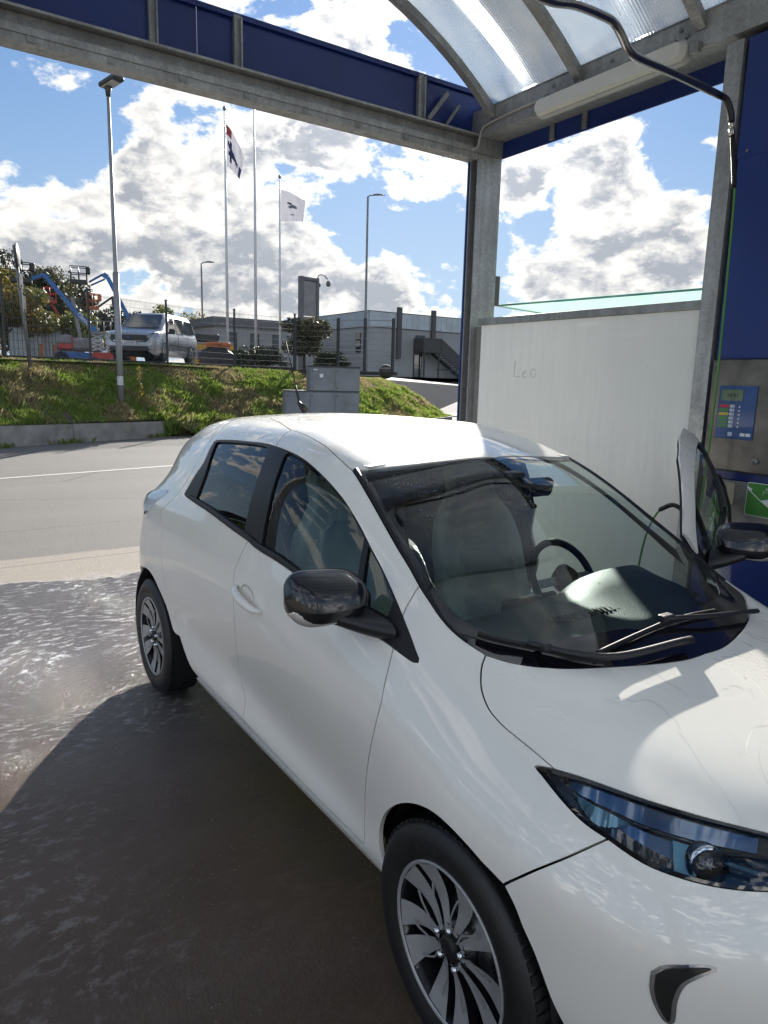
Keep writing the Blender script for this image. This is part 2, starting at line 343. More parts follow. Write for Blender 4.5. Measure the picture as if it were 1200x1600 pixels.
def mat_glass(name, tint=(.62, .72, .67), drops=0.0, rough=0.0, refl=1.0):
    m, nt, out = new_mat(name)
    tr = N(nt, 'ShaderNodeBsdfTransparent'); tr.inputs[0].default_value = (*tint, 1)
    gl = N(nt, 'ShaderNodeBsdfGlossy'); gl.inputs['Roughness'].default_value = rough; gl.inputs[0].default_value = (refl, refl, refl, 1)
    fr = N(nt, 'ShaderNodeFresnel'); fr.inputs[0].default_value = 1.6 if drops > 1 else 1.5
    mx = N(nt, 'ShaderNodeMixShader'); L(nt, fr.outputs[0], mx.inputs[0]); L(nt, tr.outputs[0], mx.inputs[1]); L(nt, gl.outputs[0], mx.inputs[2])
    res = mx.outputs[0]
    if drops:
        o = N(nt, 'ShaderNodeTexCoord').outputs['Object']
        d1 = mrange(nt, vor(nt, o, 105, 'F1'), .12, .20, 1.0, 0.0); msk = mrange(nt, nz(nt, o, 5.5, 4, .6, .5), .50, .62)
        d2 = mrange(nt, vor(nt, o, 30, 'F1'), .05, .13, 1.0, 0.0)
        sep = N(nt, 'ShaderNodeSeparateXYZ'); L(nt, o, sep.inputs[0])
        hi = mrange(nt, sep.outputs[2], 1.18, 1.36) if drops > 1 else msk
        h = mth(nt, 'MAXIMUM', mth(nt, 'MULTIPLY', d1, mth(nt, 'MULTIPLY', hi, mrange(nt, nz(nt, o, 8, 3, .6), .46, .60))), mth(nt, 'MULTIPLY', d2, msk))
        bn = bumpn(nt, h, .6, .002); L(nt, bn, gl.inputs['Normal']); L(nt, bn, fr.inputs['Normal'])
        dg = N(nt, 'ShaderNodeBsdfGlossy'); dg.inputs['Roughness'].default_value = .05; L(nt, bn, dg.inputs['Normal'])
        df = N(nt, 'ShaderNodeBsdfTranslucent'); df.inputs[0].default_value = (.8, .85, .85, 1); L(nt, bn, df.inputs['Normal'])
        m2 = N(nt, 'ShaderNodeMixShader'); m2.inputs[0].default_value = .55; L(nt, dg.outputs[0], m2.inputs[1]); L(nt, df.outputs[0], m2.inputs[2])
        m3 = N(nt, 'ShaderNodeMixShader'); L(nt, mth(nt, 'MULTIPLY', h, .8, clamp=True), m3.inputs[0]); L(nt, res, m3.inputs[1]); L(nt, m2.outputs[0], m3.inputs[2])
        res = m3.outputs[0]
    L(nt, res, out.inputs[0]); return m
def mat_poly():
    m, nt, out = new_mat('ribbed_polycarbonate')
    o = N(nt, 'ShaderNodeTexCoord').outputs['Object']
    sep = N(nt, 'ShaderNodeSeparateXYZ'); L(nt, o, sep.inputs[0])
    w = mth(nt, 'SINE', mth(nt, 'MULTIPLY', sep.outputs[0], 2*pi/.022))
    rib = mrange(nt, w, -.2, .9)
    grime = nz(nt, mapping(nt, o, (2.5, .7, .7)), 3, 5, .65)
    bn = bumpn(nt, w, .5, .003)
    tl = N(nt, 'ShaderNodeBsdfTranslucent'); L(nt, mixc(nt, rib, (.78, .79, .75), (.58, .60, .58)), tl.inputs[0])
    tr = N(nt, 'ShaderNodeBsdfTransparent'); L(nt, mixc(nt, rib, (.93, .95, .96), (.70, .74, .78)), tr.inputs[0])
    df = N(nt, 'ShaderNodeBsdfDiffuse'); df.inputs[0].default_value = (.35, .37, .37, 1)
    gl = N(nt, 'ShaderNodeBsdfGlossy'); gl.inputs['Roughness'].default_value = .2; L(nt, bn, gl.inputs['Normal'])
    a = N(nt, 'ShaderNodeMixShader'); L(nt, mrange(nt, grime, .3, .75, .18, .42), a.inputs[0]); L(nt, tr.outputs[0], a.inputs[1]); L(nt, tl.outputs[0], a.inputs[2])
    b = N(nt, 'ShaderNodeMixShader'); b.inputs[0].default_value = .05; L(nt, a.outputs[0], b.inputs[1]); L(nt, df.outputs[0], b.inputs[2])
    rf = N(nt, 'ShaderNodeBsdfRefraction'); rf.inputs['IOR'].default_value = 1.45; rf.inputs['Roughness'].default_value = .21; rf.inputs[0].default_value = (.9, .92, .9, 1); L(nt, bumpn(nt, w, .22, .002), rf.inputs['Normal'])
    b3 = N(nt, 'ShaderNodeMixShader'); b3.inputs[0].default_value = .6; L(nt, b.outputs[0], b3.inputs[1]); L(nt, rf.outputs[0], b3.inputs[2]); b = b3
    c = N(nt, 'ShaderNodeMixShader'); c.inputs[0].default_value = .04; L(nt, b.outputs[0], c.inputs[1]); L(nt, gl.outputs[0], c.inputs[2])
    L(nt, c.outputs[0], out.inputs[0]); return m
def mat_ground():
    """washed slab, worn concrete apron and asphalt road in one sheet"""
    m, nt, out = new_mat('yard_floor'); b = N(nt, 'ShaderNodeBsdfPrincipled'); L(nt, b.outputs[0], out.inputs[0])
    o = N(nt, 'ShaderNodeTexCoord').outputs['Object']; sep = N(nt, 'ShaderNodeSeparateXYZ'); L(nt, o, sep.inputs[0]); X = sep.outputs[0]; Y = sep.outputs[1]
    agg = nz(nt, o, 170, 3, .7); agg2 = vor(nt, o, 95, 'F1', 'Color'); s2 = N(nt, 'ShaderNodeSeparateColor'); L(nt, agg2, s2.inputs[0])
    pat = nz(nt, o, 1.1, 6, .62); pat2 = nz(nt, mapping(nt, o, (1, .35, 1)), .45, 5, .6)
    asph = mixc(nt, s2.outputs[0], (.088, .082, .075), (.175, .162, .150)); asph = mixc(nt, mrange(nt, pat2, .3, .7), asph, (.155, .144, .132))
    conc = mixc(nt, s2.outputs[1], (.195, .172, .148), (.34, .295, .25)); conc = mixc(nt, mrange(nt, pat, .3, .7), conc, (.27, .235, .195))
    edge = mth(nt, 'ADD', X, mth(nt, 'MULTIPLY', mth(nt, 'SUBTRACT', nz(nt, o, 6, 3), .5), .10))
    c = mixc(nt, mrange(nt, edge, -6.08, -6.0), asph, conc)
    # cracks across the road
    cr = mrange(nt, vor(nt, mapping(nt, o, (.45, .10, 1)), .9, 'DISTANCE_TO_EDGE'), .0, .006, 1.0, 0.0)
    c = mixc(nt, mth(nt, 'MULTIPLY', cr, .7), c, (.06, .055, .05))
    # wet
    wn = mth(nt, 'MULTIPLY', mth(nt, 'SUBTRACT', nz(nt, o, .75, 5, .55, .3), .5), 3.0)
    wetx = mth(nt, 'ADD', mth(nt, 'ADD', X, wn), mth(nt, 'MULTIPLY', Y, -.12))
    wet = mrange(nt, wetx, -5.25, -4.95)
    yy = mth(nt, 'ADD', mth(nt, 'ABSOLUTE', mth(nt, 'ADD', Y, .6)), mth(nt, 'MULTIPLY', wn, .6)); wet = mth(nt, 'MULTIPLY', wet, mrange(nt, yy, 4.6, 4.9, 1.0, 0.0)); wet = mth(nt, 'MULTIPLY', wet, mrange(nt, X, 4.2, 4.5, 1.0, 0.0))
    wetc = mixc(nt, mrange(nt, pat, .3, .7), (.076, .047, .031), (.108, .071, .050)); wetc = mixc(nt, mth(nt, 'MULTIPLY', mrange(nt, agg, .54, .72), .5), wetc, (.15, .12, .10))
    far = mrange(nt, mth(nt, 'ADD', X, mth(nt, 'MULTIPLY', wn, .5)), -3.6, -.9)      # wet colour painted paler for the sunlit zone, darker for shade near the car
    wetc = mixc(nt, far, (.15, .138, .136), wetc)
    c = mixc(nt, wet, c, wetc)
    # soap foam in flowing threads
    fl = nz(nt, o, .9, 1, .4, 0, 'Color'); fv = N(nt, 'ShaderNodeVectorMath', operation='MULTIPLY_ADD'); L(nt, fl, fv.inputs[0]); fv.inputs[1].default_value = (.9, .9, 0); L(nt, o, fv.inputs[2])
    flow = mapping(nt, fv.outputs[0], (2.4, 1.1, 1), (0, 0, .5))
    th = nz(nt, flow, 9, 10, .74, .08); ft = mrange(nt, th, .50, .62)
    fm = mth(nt, 'MULTIPLY', mrange(nt, nz(nt, o, .9, 3, .5, .3), .36, .56), mth(nt, 'MAXIMUM', mrange(nt, X, -1.2, -3.2, .05, 1.0), mrange(nt, mth(nt, 'ADD', Y, mth(nt, 'MULTIPLY', wn, .25)), -1.05, -1.9, .03, .50)))
    speck = mth(nt, 'MULTIPLY', mrange(nt, vor(nt, o, 48, 'F1'), .08, .22, 1.0, 0.0), mrange(nt, nz(nt, o, 2.6, 5, .65), .47, .60))
    foam = mth(nt, 'MULTIPLY', mth(nt, 'MAXIMUM', mth(nt, 'MULTIPLY', mth(nt, 'MULTIPLY', ft, fm), .55), mth(nt, 'MULTIPLY', mth(nt, 'MULTIPLY', speck, s2.outputs[1]), .26)), wet)
    c = mixc(nt, foam, c, (.62, .61, .60))
    L(nt, c, b.inputs['Base Color'])
    rw = mrange(nt, nz(nt, o, 2.0, 4, .6), .3, .7, .03, .10)
    dry = N(nt, 'ShaderNodeMix', data_type='FLOAT'); L(nt, wet, dry.inputs[0]); dry.inputs[2].default_value = .88; L(nt, rw, dry.inputs[3])
    r2 = mth(nt, 'MAXIMUM', dry.outputs[0], mth(nt, 'MULTIPLY', foam, .45)); L(nt, r2, b.inputs['Roughness'])
    b.inputs['IOR'].default_value = 1.45
    rip = nz(nt, flow, 15, 8, .72, .0); rip2 = nz(nt, mapping(nt, fv.outputs[0], (1.5, 1, 1), (0, 0, .5)), 55, 4, .62, .1)
    hw = mth(nt, 'ADD', mth(nt, 'MULTIPLY', rip, .55), mth(nt, 'MULTIPLY', rip2, .34)); hw = mth(nt, 'ADD', hw, mth(nt, 'MULTIPLY', foam, .12))
    hw = mth(nt, 'ADD', hw, mth(nt, 'MULTIPLY', agg, .10))
    hd = mth(nt, 'ADD', mth(nt, 'MULTIPLY', agg, .5), mth(nt, 'MULTIPLY', s2.outputs[2], .5))
    hh = N(nt, 'ShaderNodeMix', data_type='FLOAT'); L(nt, wet, hh.inputs[0]); L(nt, mth(nt, 'MULTIPLY', hd, .35), hh.inputs[2]); L(nt, hw, hh.inputs[3])
    L(nt, bumpn(nt, hh.outputs[0], .7, .026), b.inputs['Normal'])
    return m
def mat_leaf(name, c1, c2, c3=None, tl=.35):
    if name in MATS: return MATS[name]
    m, nt, out = new_mat(name)
    oi = N(nt, 'ShaderNodeNewGeometry'); o = N(nt, 'ShaderNodeTexCoord').outputs['Object']
    r = oi.outputs['Random Per Island']; c = mixc(nt, r, c1, c2)
    c = mixc(nt, mrange(nt, nz(nt, o, .9, 3, .6), .42, .62), c, c3 or c2)
    d = N(nt, 'ShaderNodeBsdfPrincipled'); L(nt, c, d.inputs['Base Color']); d.inputs['Roughness'].default_value = .55
    t = N(nt, 'ShaderNodeBsdfTranslucent'); L(nt, c, t.inputs[0])
    mx = N(nt, 'ShaderNodeMixShader'); mx.inputs[0].default_value = tl; L(nt, d.outputs[0], mx.inputs[1]); L(nt, t.outputs[0], mx.inputs[2]); L(nt, mx.outputs[0], out.inputs[0])
    MATS[name] = m; return m
def refine3_(pts, n=6):
    P = np.array([tuple(p) for p in pts], float); Q = np.vstack([2*P[0]-P[1], P, 2*P[-1]-P[-2]]); o = []
    for i in range(len(P)-1):
        p0, p1, p2, p3 = Q[i:i+4]
        for k in range(n):
            t = k/n; o.append(.5*((2*p1)+(p2-p0)*t+(2*p0-5*p1+4*p2-p3)*t*t+(3*p1-p0-3*p2+p3)*t**3))
    o.append(P[-1]); return [Vector(p) for p in o]
def mat_screen():
    m, nt, out = new_mat('hazy_screen_glass'); tr = N(nt, 'ShaderNodeBsdfTransparent'); tr.inputs[0].default_value = (.80, .95, .87, 1)
    tl = N(nt, 'ShaderNodeBsdfTranslucent'); tl.inputs[0].default_value = (.72, .90, .80, 1); gl = N(nt, 'ShaderNodeBsdfGlossy'); gl.inputs['Roughness'].default_value = .1
    a = N(nt, 'ShaderNodeMixShader'); a.inputs[0].default_value = .6; L(nt, tr.outputs[0], a.inputs[1]); L(nt, tl.outputs[0], a.inputs[2])
    b = N(nt, 'ShaderNodeMixShader'); b.inputs[0].default_value = .06; L(nt, a.outputs[0], b.inputs[1]); L(nt, gl.outputs[0], b.inputs[2]); L(nt, b.outputs[0], out.inputs[0]); return m
M_plastic0 = pbr('black_plastic', (.014, .014, .015), .4); M_chrome0 = pbr('plated_fitting', (.55, .52, .45), .2, 1.0); M_rubv = pbr('van_tyre', (.014, .014, .014), .7)
# ------------------------------------------------------------------ wash bay
GALV = mat_galv(); GALVD = mat_galv('galvanised_steel_dull', .8)
BLUE = pbr('blue_cladding', (.009, .030, .18), .32, var=.12, vs=1.5, coat=.15)
BLUE2 = pbr('blue_cladding_wall', (.006, .028, .18), .38, var=.12, vs=1.2, bump=.05, bs=8)
BOARD = mat_board()
STEEL = pbr('stained_stainless', (.16, .15, .138), .42, .75, var=.22, vs=5, bump=.1, bs=60, rvar=.1)
STEEL2 = pbr('pale_stained_metal', (.27, .265, .25), .5, .35, var=.25, vs=6, bump=.1, bs=60)
RED = pbr('red_print', (.45, .02, .03), .35); GRN = pbr('green_print', (.05, .22, .05), .35); YEL = pbr('yellow_print', (.60, .42, .03), .35)
WHT = pbr('white_print', (.75, .76, .78), .4, var=.03); PBL = pbr('panel_blue', (.012, .07, .24), .3, coat=.4); LCD = pbr('lcd_green', (.13, .20, .12), .25, coat=.6)
BLK = pbr('black_metal', (.015, .015, .017), .4)

ground_m = mat_ground()
gm = MB()
gm.add([(-19.6, -60, 0), (60, -60, 0), (60, 60, 0), (-19.6, 60, 0)], [(0, 1, 2, 3)])
gm.add([(-40, 17, -.01), (-19.6, 17, -.01), (-19.6, 60, -.01), (-40, 60, -.01)], [(0, 1, 2, 3)])
gm.add([(-19.6, -60, -.004), (-19.6, 17.5, -.004), (-40, 17.5, -.004), (-40, -60, -.004)], [(0, 1, 2, 3)])
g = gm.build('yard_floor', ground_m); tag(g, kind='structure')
# white road line
m = MB(); a = Vector((-11.75, -.68, .004)); d = (Vector((-12.43, 2.49, .004))-a).normalized(); n_ = Vector((d.y, -d.x, 0))
seg = []
random.seed(3)
for i in range(60):
    p = a+d*(-14+i*.8); q = a+d*(-14+(i+1)*.8); seg.append((p, q))
for p, q in seg: m.add([p-n_*.055, q-n_*.055, q+n_*.055, p+n_*.055], [(0, 1, 2, 3)])
o = m.build('road_line', pbr('worn_road_paint', (.62, .60, .56), .7, var=.25, vs=30, dirt=(.30, .28, .25))); tag(o, kind='structure')

bay = thing('wash_bay_canopy', (-1.5, 0, 0), 'galvanised steel wash canopy with blue fascia and ribbed translucent vault over the white hatchback', 'canopy')
def bp(mb, name, mat, parent=None):
    o = mb.build(name, mat, parent or bay)
    if parent is None: o.data.transform(Matrix.Translation((1.5, 0, 0)))
    return o
XC = -3.46; YW = 2.1
# columns: I sections, web and flanges real
def column(x0, x1, y0, y1, ztop):
    m = MB(); t = .012
    m.b2((x0, y0, 0), (x0+t, y1, ztop)); m.b2((x1-t, y0, 0), (x1, y1, ztop)); m.b2((x0+t, (y0+y1)/2-.005, 0), (x1-t, (y0+y1)/2+.005, ztop))
    m.b2((x0-.05, y0-.05, 0), (x1+.05, y1+.05, .02))
    return m
bp(column(XC-.10, XC, YW, YW+.25, 3.53), 'column', GALV)
m = MB(); m.b2((-1.383, YW, 0), (-1.283, YW+.012, 3.62)); m.b2((-1.383, YW+.013, 0), (-1.371, YW+.25, 3.62)); m.b2((-1.295, YW+.013, 0), (-1.283, YW+.25, 3.62)); bp(m, 'column', GALV)
m = MB()
for x in (.95, 1.9): pass
bp(column(XC-.10, XC, -YW-.25, -YW, 3.53), 'column', GALV); bp(column(2.0, 2.1, -YW-.25, -YW, 3.53), 'column', GALV); bp(column(2.0, 2.1, YW, YW+.25, 3.53), 'column', GALV)
m = MB(); m.b2((XC-.118, YW-.01, 0), (XC-.105, YW+.26, 3.50)); bp(m, 'blue_edge_strip', BLUE)
m = MB(); m.b2((XC-.13, YW-.004, 3.535), (XC+.006, YW+.254, 3.655)); bp(m, 'column_head', GALV)
# long beams beside the vault
for s in (1, -1):
    y0, y1 = (YW, YW+.25) if s > 0 else (-YW-.25, -YW)
    m = MB(); m.b2((XC-.10, y0, 3.658), (2.3, y1, 3.742)); m.b2((XC-.10, y0+.02*s if s < 0 else y0+.006, 3.745), (2.3, y1-.05, 3.86)); o = bp(m, 'long_beam', GALV)
    m = MB()
    for k in range(12):
        x = XC+.25+k*.5; yy = y0-.004 if s > 0 else y1+.004
        for dz in (0, .05): m.lathe([(-.006*s, .0), (-.006*s, .012), (0, .012)], (x+.02+dz*.9, yy+.004*s, 3.80-dz), 1, 8)
    bp(m, 'bolt', GALVD)
# cross beams (channel: flanges and recessed web)
def xbeam(x, y0, y1, z0=3.488, z1=3.672):
    m = MB()
    m.b2((x-.12, y0, z0), (x, y1, z0+.045)); m.b2((x-.12, y0, z1-.014), (x+.012, y1, z1)); m.b2((x-.07, y0, z0+.046), (x-.058, y1, z1-.015))
    m.b2((x-.004, y0, z0+.046), (x+.008, y1, z0+.085))
    return m
bp(xbeam(XC, -YW-.24, YW-.006), 'cross_beam', GALV); bp(xbeam(2.25, -YW-.24, YW-.006), 'cross_beam', GALV)
m = MB()
for y in np.arange(-2.0, 2.0, .42): m.b2((XC+.0085, y, 3.50), (XC+.0105, y+.05, 3.53))
bp(m, 'fixing_clip', GALVD)
# end fascia: separate blue sheets with lipped top, stiffeners between
ys_ = [-YW-.3, -1.27, -.45, .09, 1.56, YW+.28]; ztop = 4.0
for a, b in zip(ys_[:-1], ys_[1:]):
    lo, hi = a+.012, b-.012
    if b < .2 and a > -.5:   # the short bay has a joint
        m = MB(); m.b2((XC-.115, lo, 3.676), (XC-.10, lo+.27, ztop)); bp(m, 'fascia_sheet', BLUE); m = MB(); m.b2((XC-.115, lo+.274, 3.676), (XC-.10, hi, ztop)); bp(m, 'fascia_sheet', BLUE); continue
    m = MB(); m.b2((XC-.115, lo, 3.676), (XC-.10, hi, ztop)); bp(m, 'fascia_sheet', BLUE)
m = MB(); m.b2((XC-.125, -YW-.3, ztop+.002), (XC-.075, YW+.28, ztop+.016)); m.b2((XC-.08, -YW-.3, ztop-.016), (XC-.075, YW+.28, ztop+.001)); bp(m, 'fascia_capping', BLUE)
for y in (-1.27, -.45, .09, 1.56):
    m = MB(); m.b2((XC-.098, y-.022, 3.676), (XC-.062, y+.022, ztop+.0)); m.b2((XC-.061, y+.012, 3.676), (XC-.03, y+.022, ztop-.02)); bp(m, 'stiffener', GALV)
m = MB(); m.beam((XC-.05, 1.62, 3.70), (XC-.05, 1.80, 3.92), .03, .03); m.beam((XC-.05, 1.80, 3.70), (XC-.05, 1.92, 3.86), .02, .02); bp(m, 'corner_brace', GALVD)
# side fascia outside the wall line
for (a, b, n_) in ((XC-.12, -1.384, 'side_fascia'),):
    m = MB(); m.b2((a, YW+.252, 3.535), (b, YW+.262, 4.0)); bp(m, n_, BLUE)
m = MB(); m.b2((-1.383, YW+.252, 3.535), (2.3, YW+.262, 4.0)); bp(m, 'side_fascia', BLUE)
m = MB(); m.b2((XC-.12, -YW-.262, 3.535), (2.3, -YW-.252, 4.0)); bp(m, 'side_fascia', BLUE)
m = MB()
for x in (-2.93, -2.62): m.b2((x, YW+.235, 3.545), (x+.045, YW+.25, 3.657))
bp(m, 'fascia_bracket', GALVD)
# arched ribs and the ribbed vault
RV, ZC = 3.3, 3.76-2.5456
am = math.asin(YW/RV)
def arc(r, n=40, a0=-1, a1=1): return [(r*sin(am*(a0+(a1-a0)*i/n)), ZC+r*cos(am*(a0+(a1-a0)*i/n))) for i in range(n+1)]
for x in (-3.32, -2.46, -1.56, -.66, .24, 1.14, 2.04):
    m = MB(); A, B = arc(RV), arc(RV+.06)
    rows = [[(x-.022, *p) for p in A], [(x+.022, *p) for p in A], [(x+.022, *p) for p in B], [(x-.022, *p) for p in B]]
    m.quadgrid(rows, smooth=False, close_u=True); bp(m, 'arched_rib', GALV)
    m = MB(); A, B = arc(RV-.004), arc(RV-.002); rows = [[(x-.032, *p) for p in A], [(x+.032, *p) for p in A], [(x+.032, *p) for p in arc(RV+.002)], [(x-.032, *p) for p in arc(RV+.002)]]
    m.quadgrid(rows, smooth=False, close_u=True); bp(m, 'rib_flange', GALV)
POLY = mat_poly()
xs = [-3.42, -2.46, -1.56, -.66, .24, 1.14, 2.12]
for a, b in zip(xs[:-1], xs[1:]):
    m = MB(); A = arc(RV+.066, 60); B = arc(RV+.078, 60); x0, x1 = a+.004, b-.004; m.quadgrid([[(x0, *p) for p in A], [(x1, *p) for p in A]]); m.quadgrid([[(x1, *p) for p in B], [(x0, *p) for p in B]]); m.quadgrid([[(x0, *p) for p in B], [(x0, *p) for p in A]]); m.quadgrid([[(x1, *p) for p in A], [(x1, *p) for p in B]]); n = len(A)*2
    for q in (0, len(A)-1): m.add([(x0, *A[q]), (x1, *A[q]), (x1, *B[q]), (x0, *B[q])], [(0, 1, 2, 3)])
    o = bp(m, 'vault_sheet', POLY); bm = bmesh.new(); bm.from_mesh(o.data); bmesh.ops.remove_doubles(bm, verts=bm.verts, dist=1e-5); bmesh.ops.recalc_face_normals(bm, faces=bm.faces); bm.to_mesh(o.data); bm.free()
# conduit
cd = MB(); pts = [(-2.80, YW-.012, 3.735), (-3.05, YW-.012, 3.735), (-3.36, YW-.012, 3.72), (-3.425, YW-.012, 3.69), (-3.44, YW-.016, 3.63), (-3.445, YW-.03, 3.57), (-3.452, YW-.09, 3.54)]
cd.tube(refine3_(pts), .0075, 8)
tag(cd.build('cable', pbr('cable_sheath', (.42, .42, .40), .5)), 'thin pale grey cable clipped along the canopy beam from the luminaire to the corner column', 'cable')
# luminaire on the long beam
lum = thing('luminaire', (-2.2, YW-.03, 3.66), 'long unlit white luminaire with rounded ends fixed to the canopy beam', 'lamp')
def rr(w, h, r, n=8):
    out = []
    for cx, cy, a0 in ((w/2-r, h/2-r, 0), (-w/2+r, h/2-r, pi/2), (-w/2+r, -h/2+r, pi), (w/2-r, -h/2+r, 1.5*pi)):
        for i in range(n+1): a = a0+i*pi/2/n; out.append((cx+r*cos(a), cy+r*sin(a)))
    return out
def slab(poly_a, ya, poly_b, yb):
    m = MB(); m.quadgrid([[(p[0], ya, p[1]) for p in poly_a], [(p[0], yb, p[1]) for p in poly_b]], smooth=False, close_u=False)
    n = len(poly_a); m.f.append((n-1, 0, n, 2*n-1)); m.sm.append(False); m.f.append(tuple(range(n))); m.sm.append(False); m.f.append(tuple(range(n, 2*n))); m.sm.append(False); return m
LUMW = pbr('luminaire_diffuser', (.66, .66, .62), .3, coat=.3, var=.05)
body = slab(rr(1.20, .125, .05), .029, rr(1.20, .125, .05), -.02).build('housing', pbr('luminaire_body', (.45, .45, .43), .45), lum)
slab(rr(1.18, .110, .045), -.02, rr(1.15, .085, .04), -.060).build('diffuser', LUMW, lum)
lum.rotation_euler = (0, 0, 0)
m = MB()
for x in (-.5, -.2, .2, .5): m.b2((x-.02, -.03, .058), (x+.02, .028, .072))
m.build('clip', GALVD, lum)
m = MB(); m.b2((.60, -.012, -.03), (.66, .028, .03), .005); m.b2((-.66, -.012, -.02), (-.60, .028, .02), .005); m.build('end_bracket', GALVD, lum)

# partition wall board
wall = thing('partition_wall', (-2.4, YW+.09, 0), 'grimy white partition board with galvanised top rail between the two steel columns', 'wall')
def wp(mb, name, mat, par=None, org=(-2.4, YW+.09, 0)):
    o = mb.build(name, mat, par or wall); o.data.transform(Matrix.Translation([-c for c in org])); return o
XB0, XB1 = -3.345, -1.386
m = MB(); m.b2((XB0, YW+.02, .12), (XB1, YW+.034, 2.195)); wp(m, 'board', BOARD)
m = MB(); m.b2((XB0-.035, YW+.002, 2.197), (XB1, YW+.055, 2.25), .004); wp(m, 'top_rail', GALVD)
m = MB(); m.b2((XB0, YW+.002, .06), (XB1, YW+.055, .118)); wp(m, 'bottom_rail', GALVD)
m = MB(); m.b2((XC+.004, YW+.06, .0), (XB0-.004, YW+.10, 2.19)); wp(m, 'edge_post', GALVD)
# finger writing "Leo"
wr = MB(); W0 = Vector((-2.93, YW+.0185, 1.82))
def stroke(pts, r=.0035):
    wr.tube([W0+Vector((a, 0, b)) for a, b in pts], r, 5)
stroke([(0, .085), (-.004, .03), (-.008, -.035), (.02, -.035), (.055, -.03)])
stroke([(.125, .01), (.10, .008), (.085, -.012), (.095, -.038), (.125, -.035)]); stroke([(.088, -.012), (.118, -.008)])
stroke([(.20+.026*cos(a), -.005+.032*sin(a)) for a in np.linspace(.5, 6.2, 14)])
wp(wr, 'finger_writing', pbr('wiped_grime', (.60, .61, .59), .4))
# clear glass wind screen beyond the wall
glz = thing('glass_screen', (-2.4, 3.3, 2.3), 'tilted clear glass sheet with green edges above the partition board', 'glass screen')
def quadsheet(pts, t, name, mat, par):
    m = MB(); P = [Vector(p) for p in pts]; n_ = (P[1]-P[0]).cross(P[3]-P[0]).normalized()*t
    m.add([p for p in P]+[p+n_ for p in P], [(0, 1, 2, 3), (7, 6, 5, 4), (0, 4, 5, 1), (1, 5, 6, 2), (2, 6, 7, 3), (3, 7, 4, 0)]); o = m.build(name, mat, par); o.data.transform(Matrix.Translation((2.4, -3.3, -2.3))); return o
GCL = mat_screen()
GP = [(-3.62, 2.42, 2.335), (-1.0, 2.42, 2.47), (-1.0, 3.3, 2.36), (-3.62, 3.3, 2.36)]
GP = [(-3.50, 2.42, 2.385), (-.9, 2.42, 2.345), (-.9, 3.4, 2.345), (-3.58, 3.4, 2.36)]
quadsheet(GP, .010, 'pane', GCL, glz)
m = MB(); m.beam(GP[0], GP[1], .012, .014); m.beam(GP[0], GP[3], .012, .014); o = m.build('polished_edge', pbr('green_glass_edge', (.10, .32, .26), .1, coat=1), glz); o.data.transform(Matrix.Translation((2.4, -3.3, -2.3)))
m = MB(); m.b2((XC-.06, YW+.255, 2.38), (XC+.0, YW+.30, 2.62)); m.build('clamp', pbr('dull_brass', (.12, .12, .10), .5, .5), glz).data.transform(Matrix.Translation((2.4, -3.3, -2.3)))
mc = thing('roof_cover', (-3.66, 3.5, 0), 'low dark blue roof cover seen just over the partition top rail', 'roof cover')
m = MB(); m.b2((-.46, 0, 2.33), (.46, .8, 2.405)); m.build('cover', BLUE, mc); m = MB(); m.b2((-.42, -.03, 2.408), (.49, .85, 2.436)); m.build('lid', BLUE, mc); m = MB(); m.b2((-.3, .1, 0), (.4, .7, 2.32)); m.build('cabinet', BLUE, mc)

# machine room wall, blue, right
mw = thing('machine_wall', (-.4, YW+.1, 0), 'blue clad machine wall at the right of the bay carrying the payment terminal', 'wall')
def mp(mb, name, mat, par=None):
    o = mb.build(name, mat, par or mw)
    if par is None: o.data.transform(Matrix.Translation((.4, -YW-.1, 0)))
    return o
XM = -1.262
m = MB(); m.b2((XM, YW+.015, 3.0), (2.0, YW+.05, 3.62)); m.b2((XM+.0, YW+.055, 0), (2.0, YW+.3, 3.6)); mp(m, 'upper_sheet', BLUE2)
m = MB(); m.b2((XM+.012, YW+.010, 1.905), (2.0, YW+.05, 2.997)); mp(m, 'middle_sheet', BLUE2)
m = MB(); m.b2((XM, YW+.012, .02), (2.0, YW+.05, .885)); mp(m, 'lower_sheet', BLUE2)
m = MB(); m.b2((XM, YW+.012, 1.215), (2.0, YW+.045, 1.262)); mp(m, 'blue_band', BLUE2)
m = MB()
m.lathe([(-.004, 0), (-.004, .007), (0, .009)], (XM+.06, YW+.006, 3.03), 1, 10); mp(m, 'rivet', STEEL2)
term = thing('payment_terminal', (-.9, YW, 1.26), 'stained stainless terminal plate with blue keypad panel and small green display on the blue wall', 'terminal')
def tp(mb, name, mat, par=None):
    o = mb.build(name, mat, par or term); o.data.transform(Matrix.Translation((.9, -YW, -1.26))); return o
m = MB(); m.b2((XM+.02, YW-.035, 1.265), (.1, YW+.009, 1.90), .008); plate = tp(m, 'front_plate', STEEL)
YF = YW-.0355
def pr(u, v): return plane_xz(u, v, YF)
def plane_xz(u, v, Y):
    # helper worked out beforehand: positions on the wall in metres
    return None
px0, px1, pz0, pz1 = -1.178, -.955, 1.452, 1.752
m = MB(); m.b2((px0, YF-.006, pz0), (px1, YF-.0005, pz1), .003); key = tp(m, 'keypad_panel', PBL)
m = MB(); m.b2((px0+.018, YF-.009, pz1-.085), (px0+.145, YF-.0065, pz1-.022)); tp(m, 'display', LCD, term)
def wtext(txt, size, x, z, mat, name='lettering', par=None, y=None, al='CENTER'):
    M = Matrix.Translation((x+.9, (y if y is not None else YF-.0098)-YW, z-1.26)) @ Matrix.Rotation(pi/2, 4, 'X')
    return text_obj(name, txt, size, mat, par or term, M, .0004, al)
wtext('20 Kr', .030, px0+.085, pz1-.055, BLK)
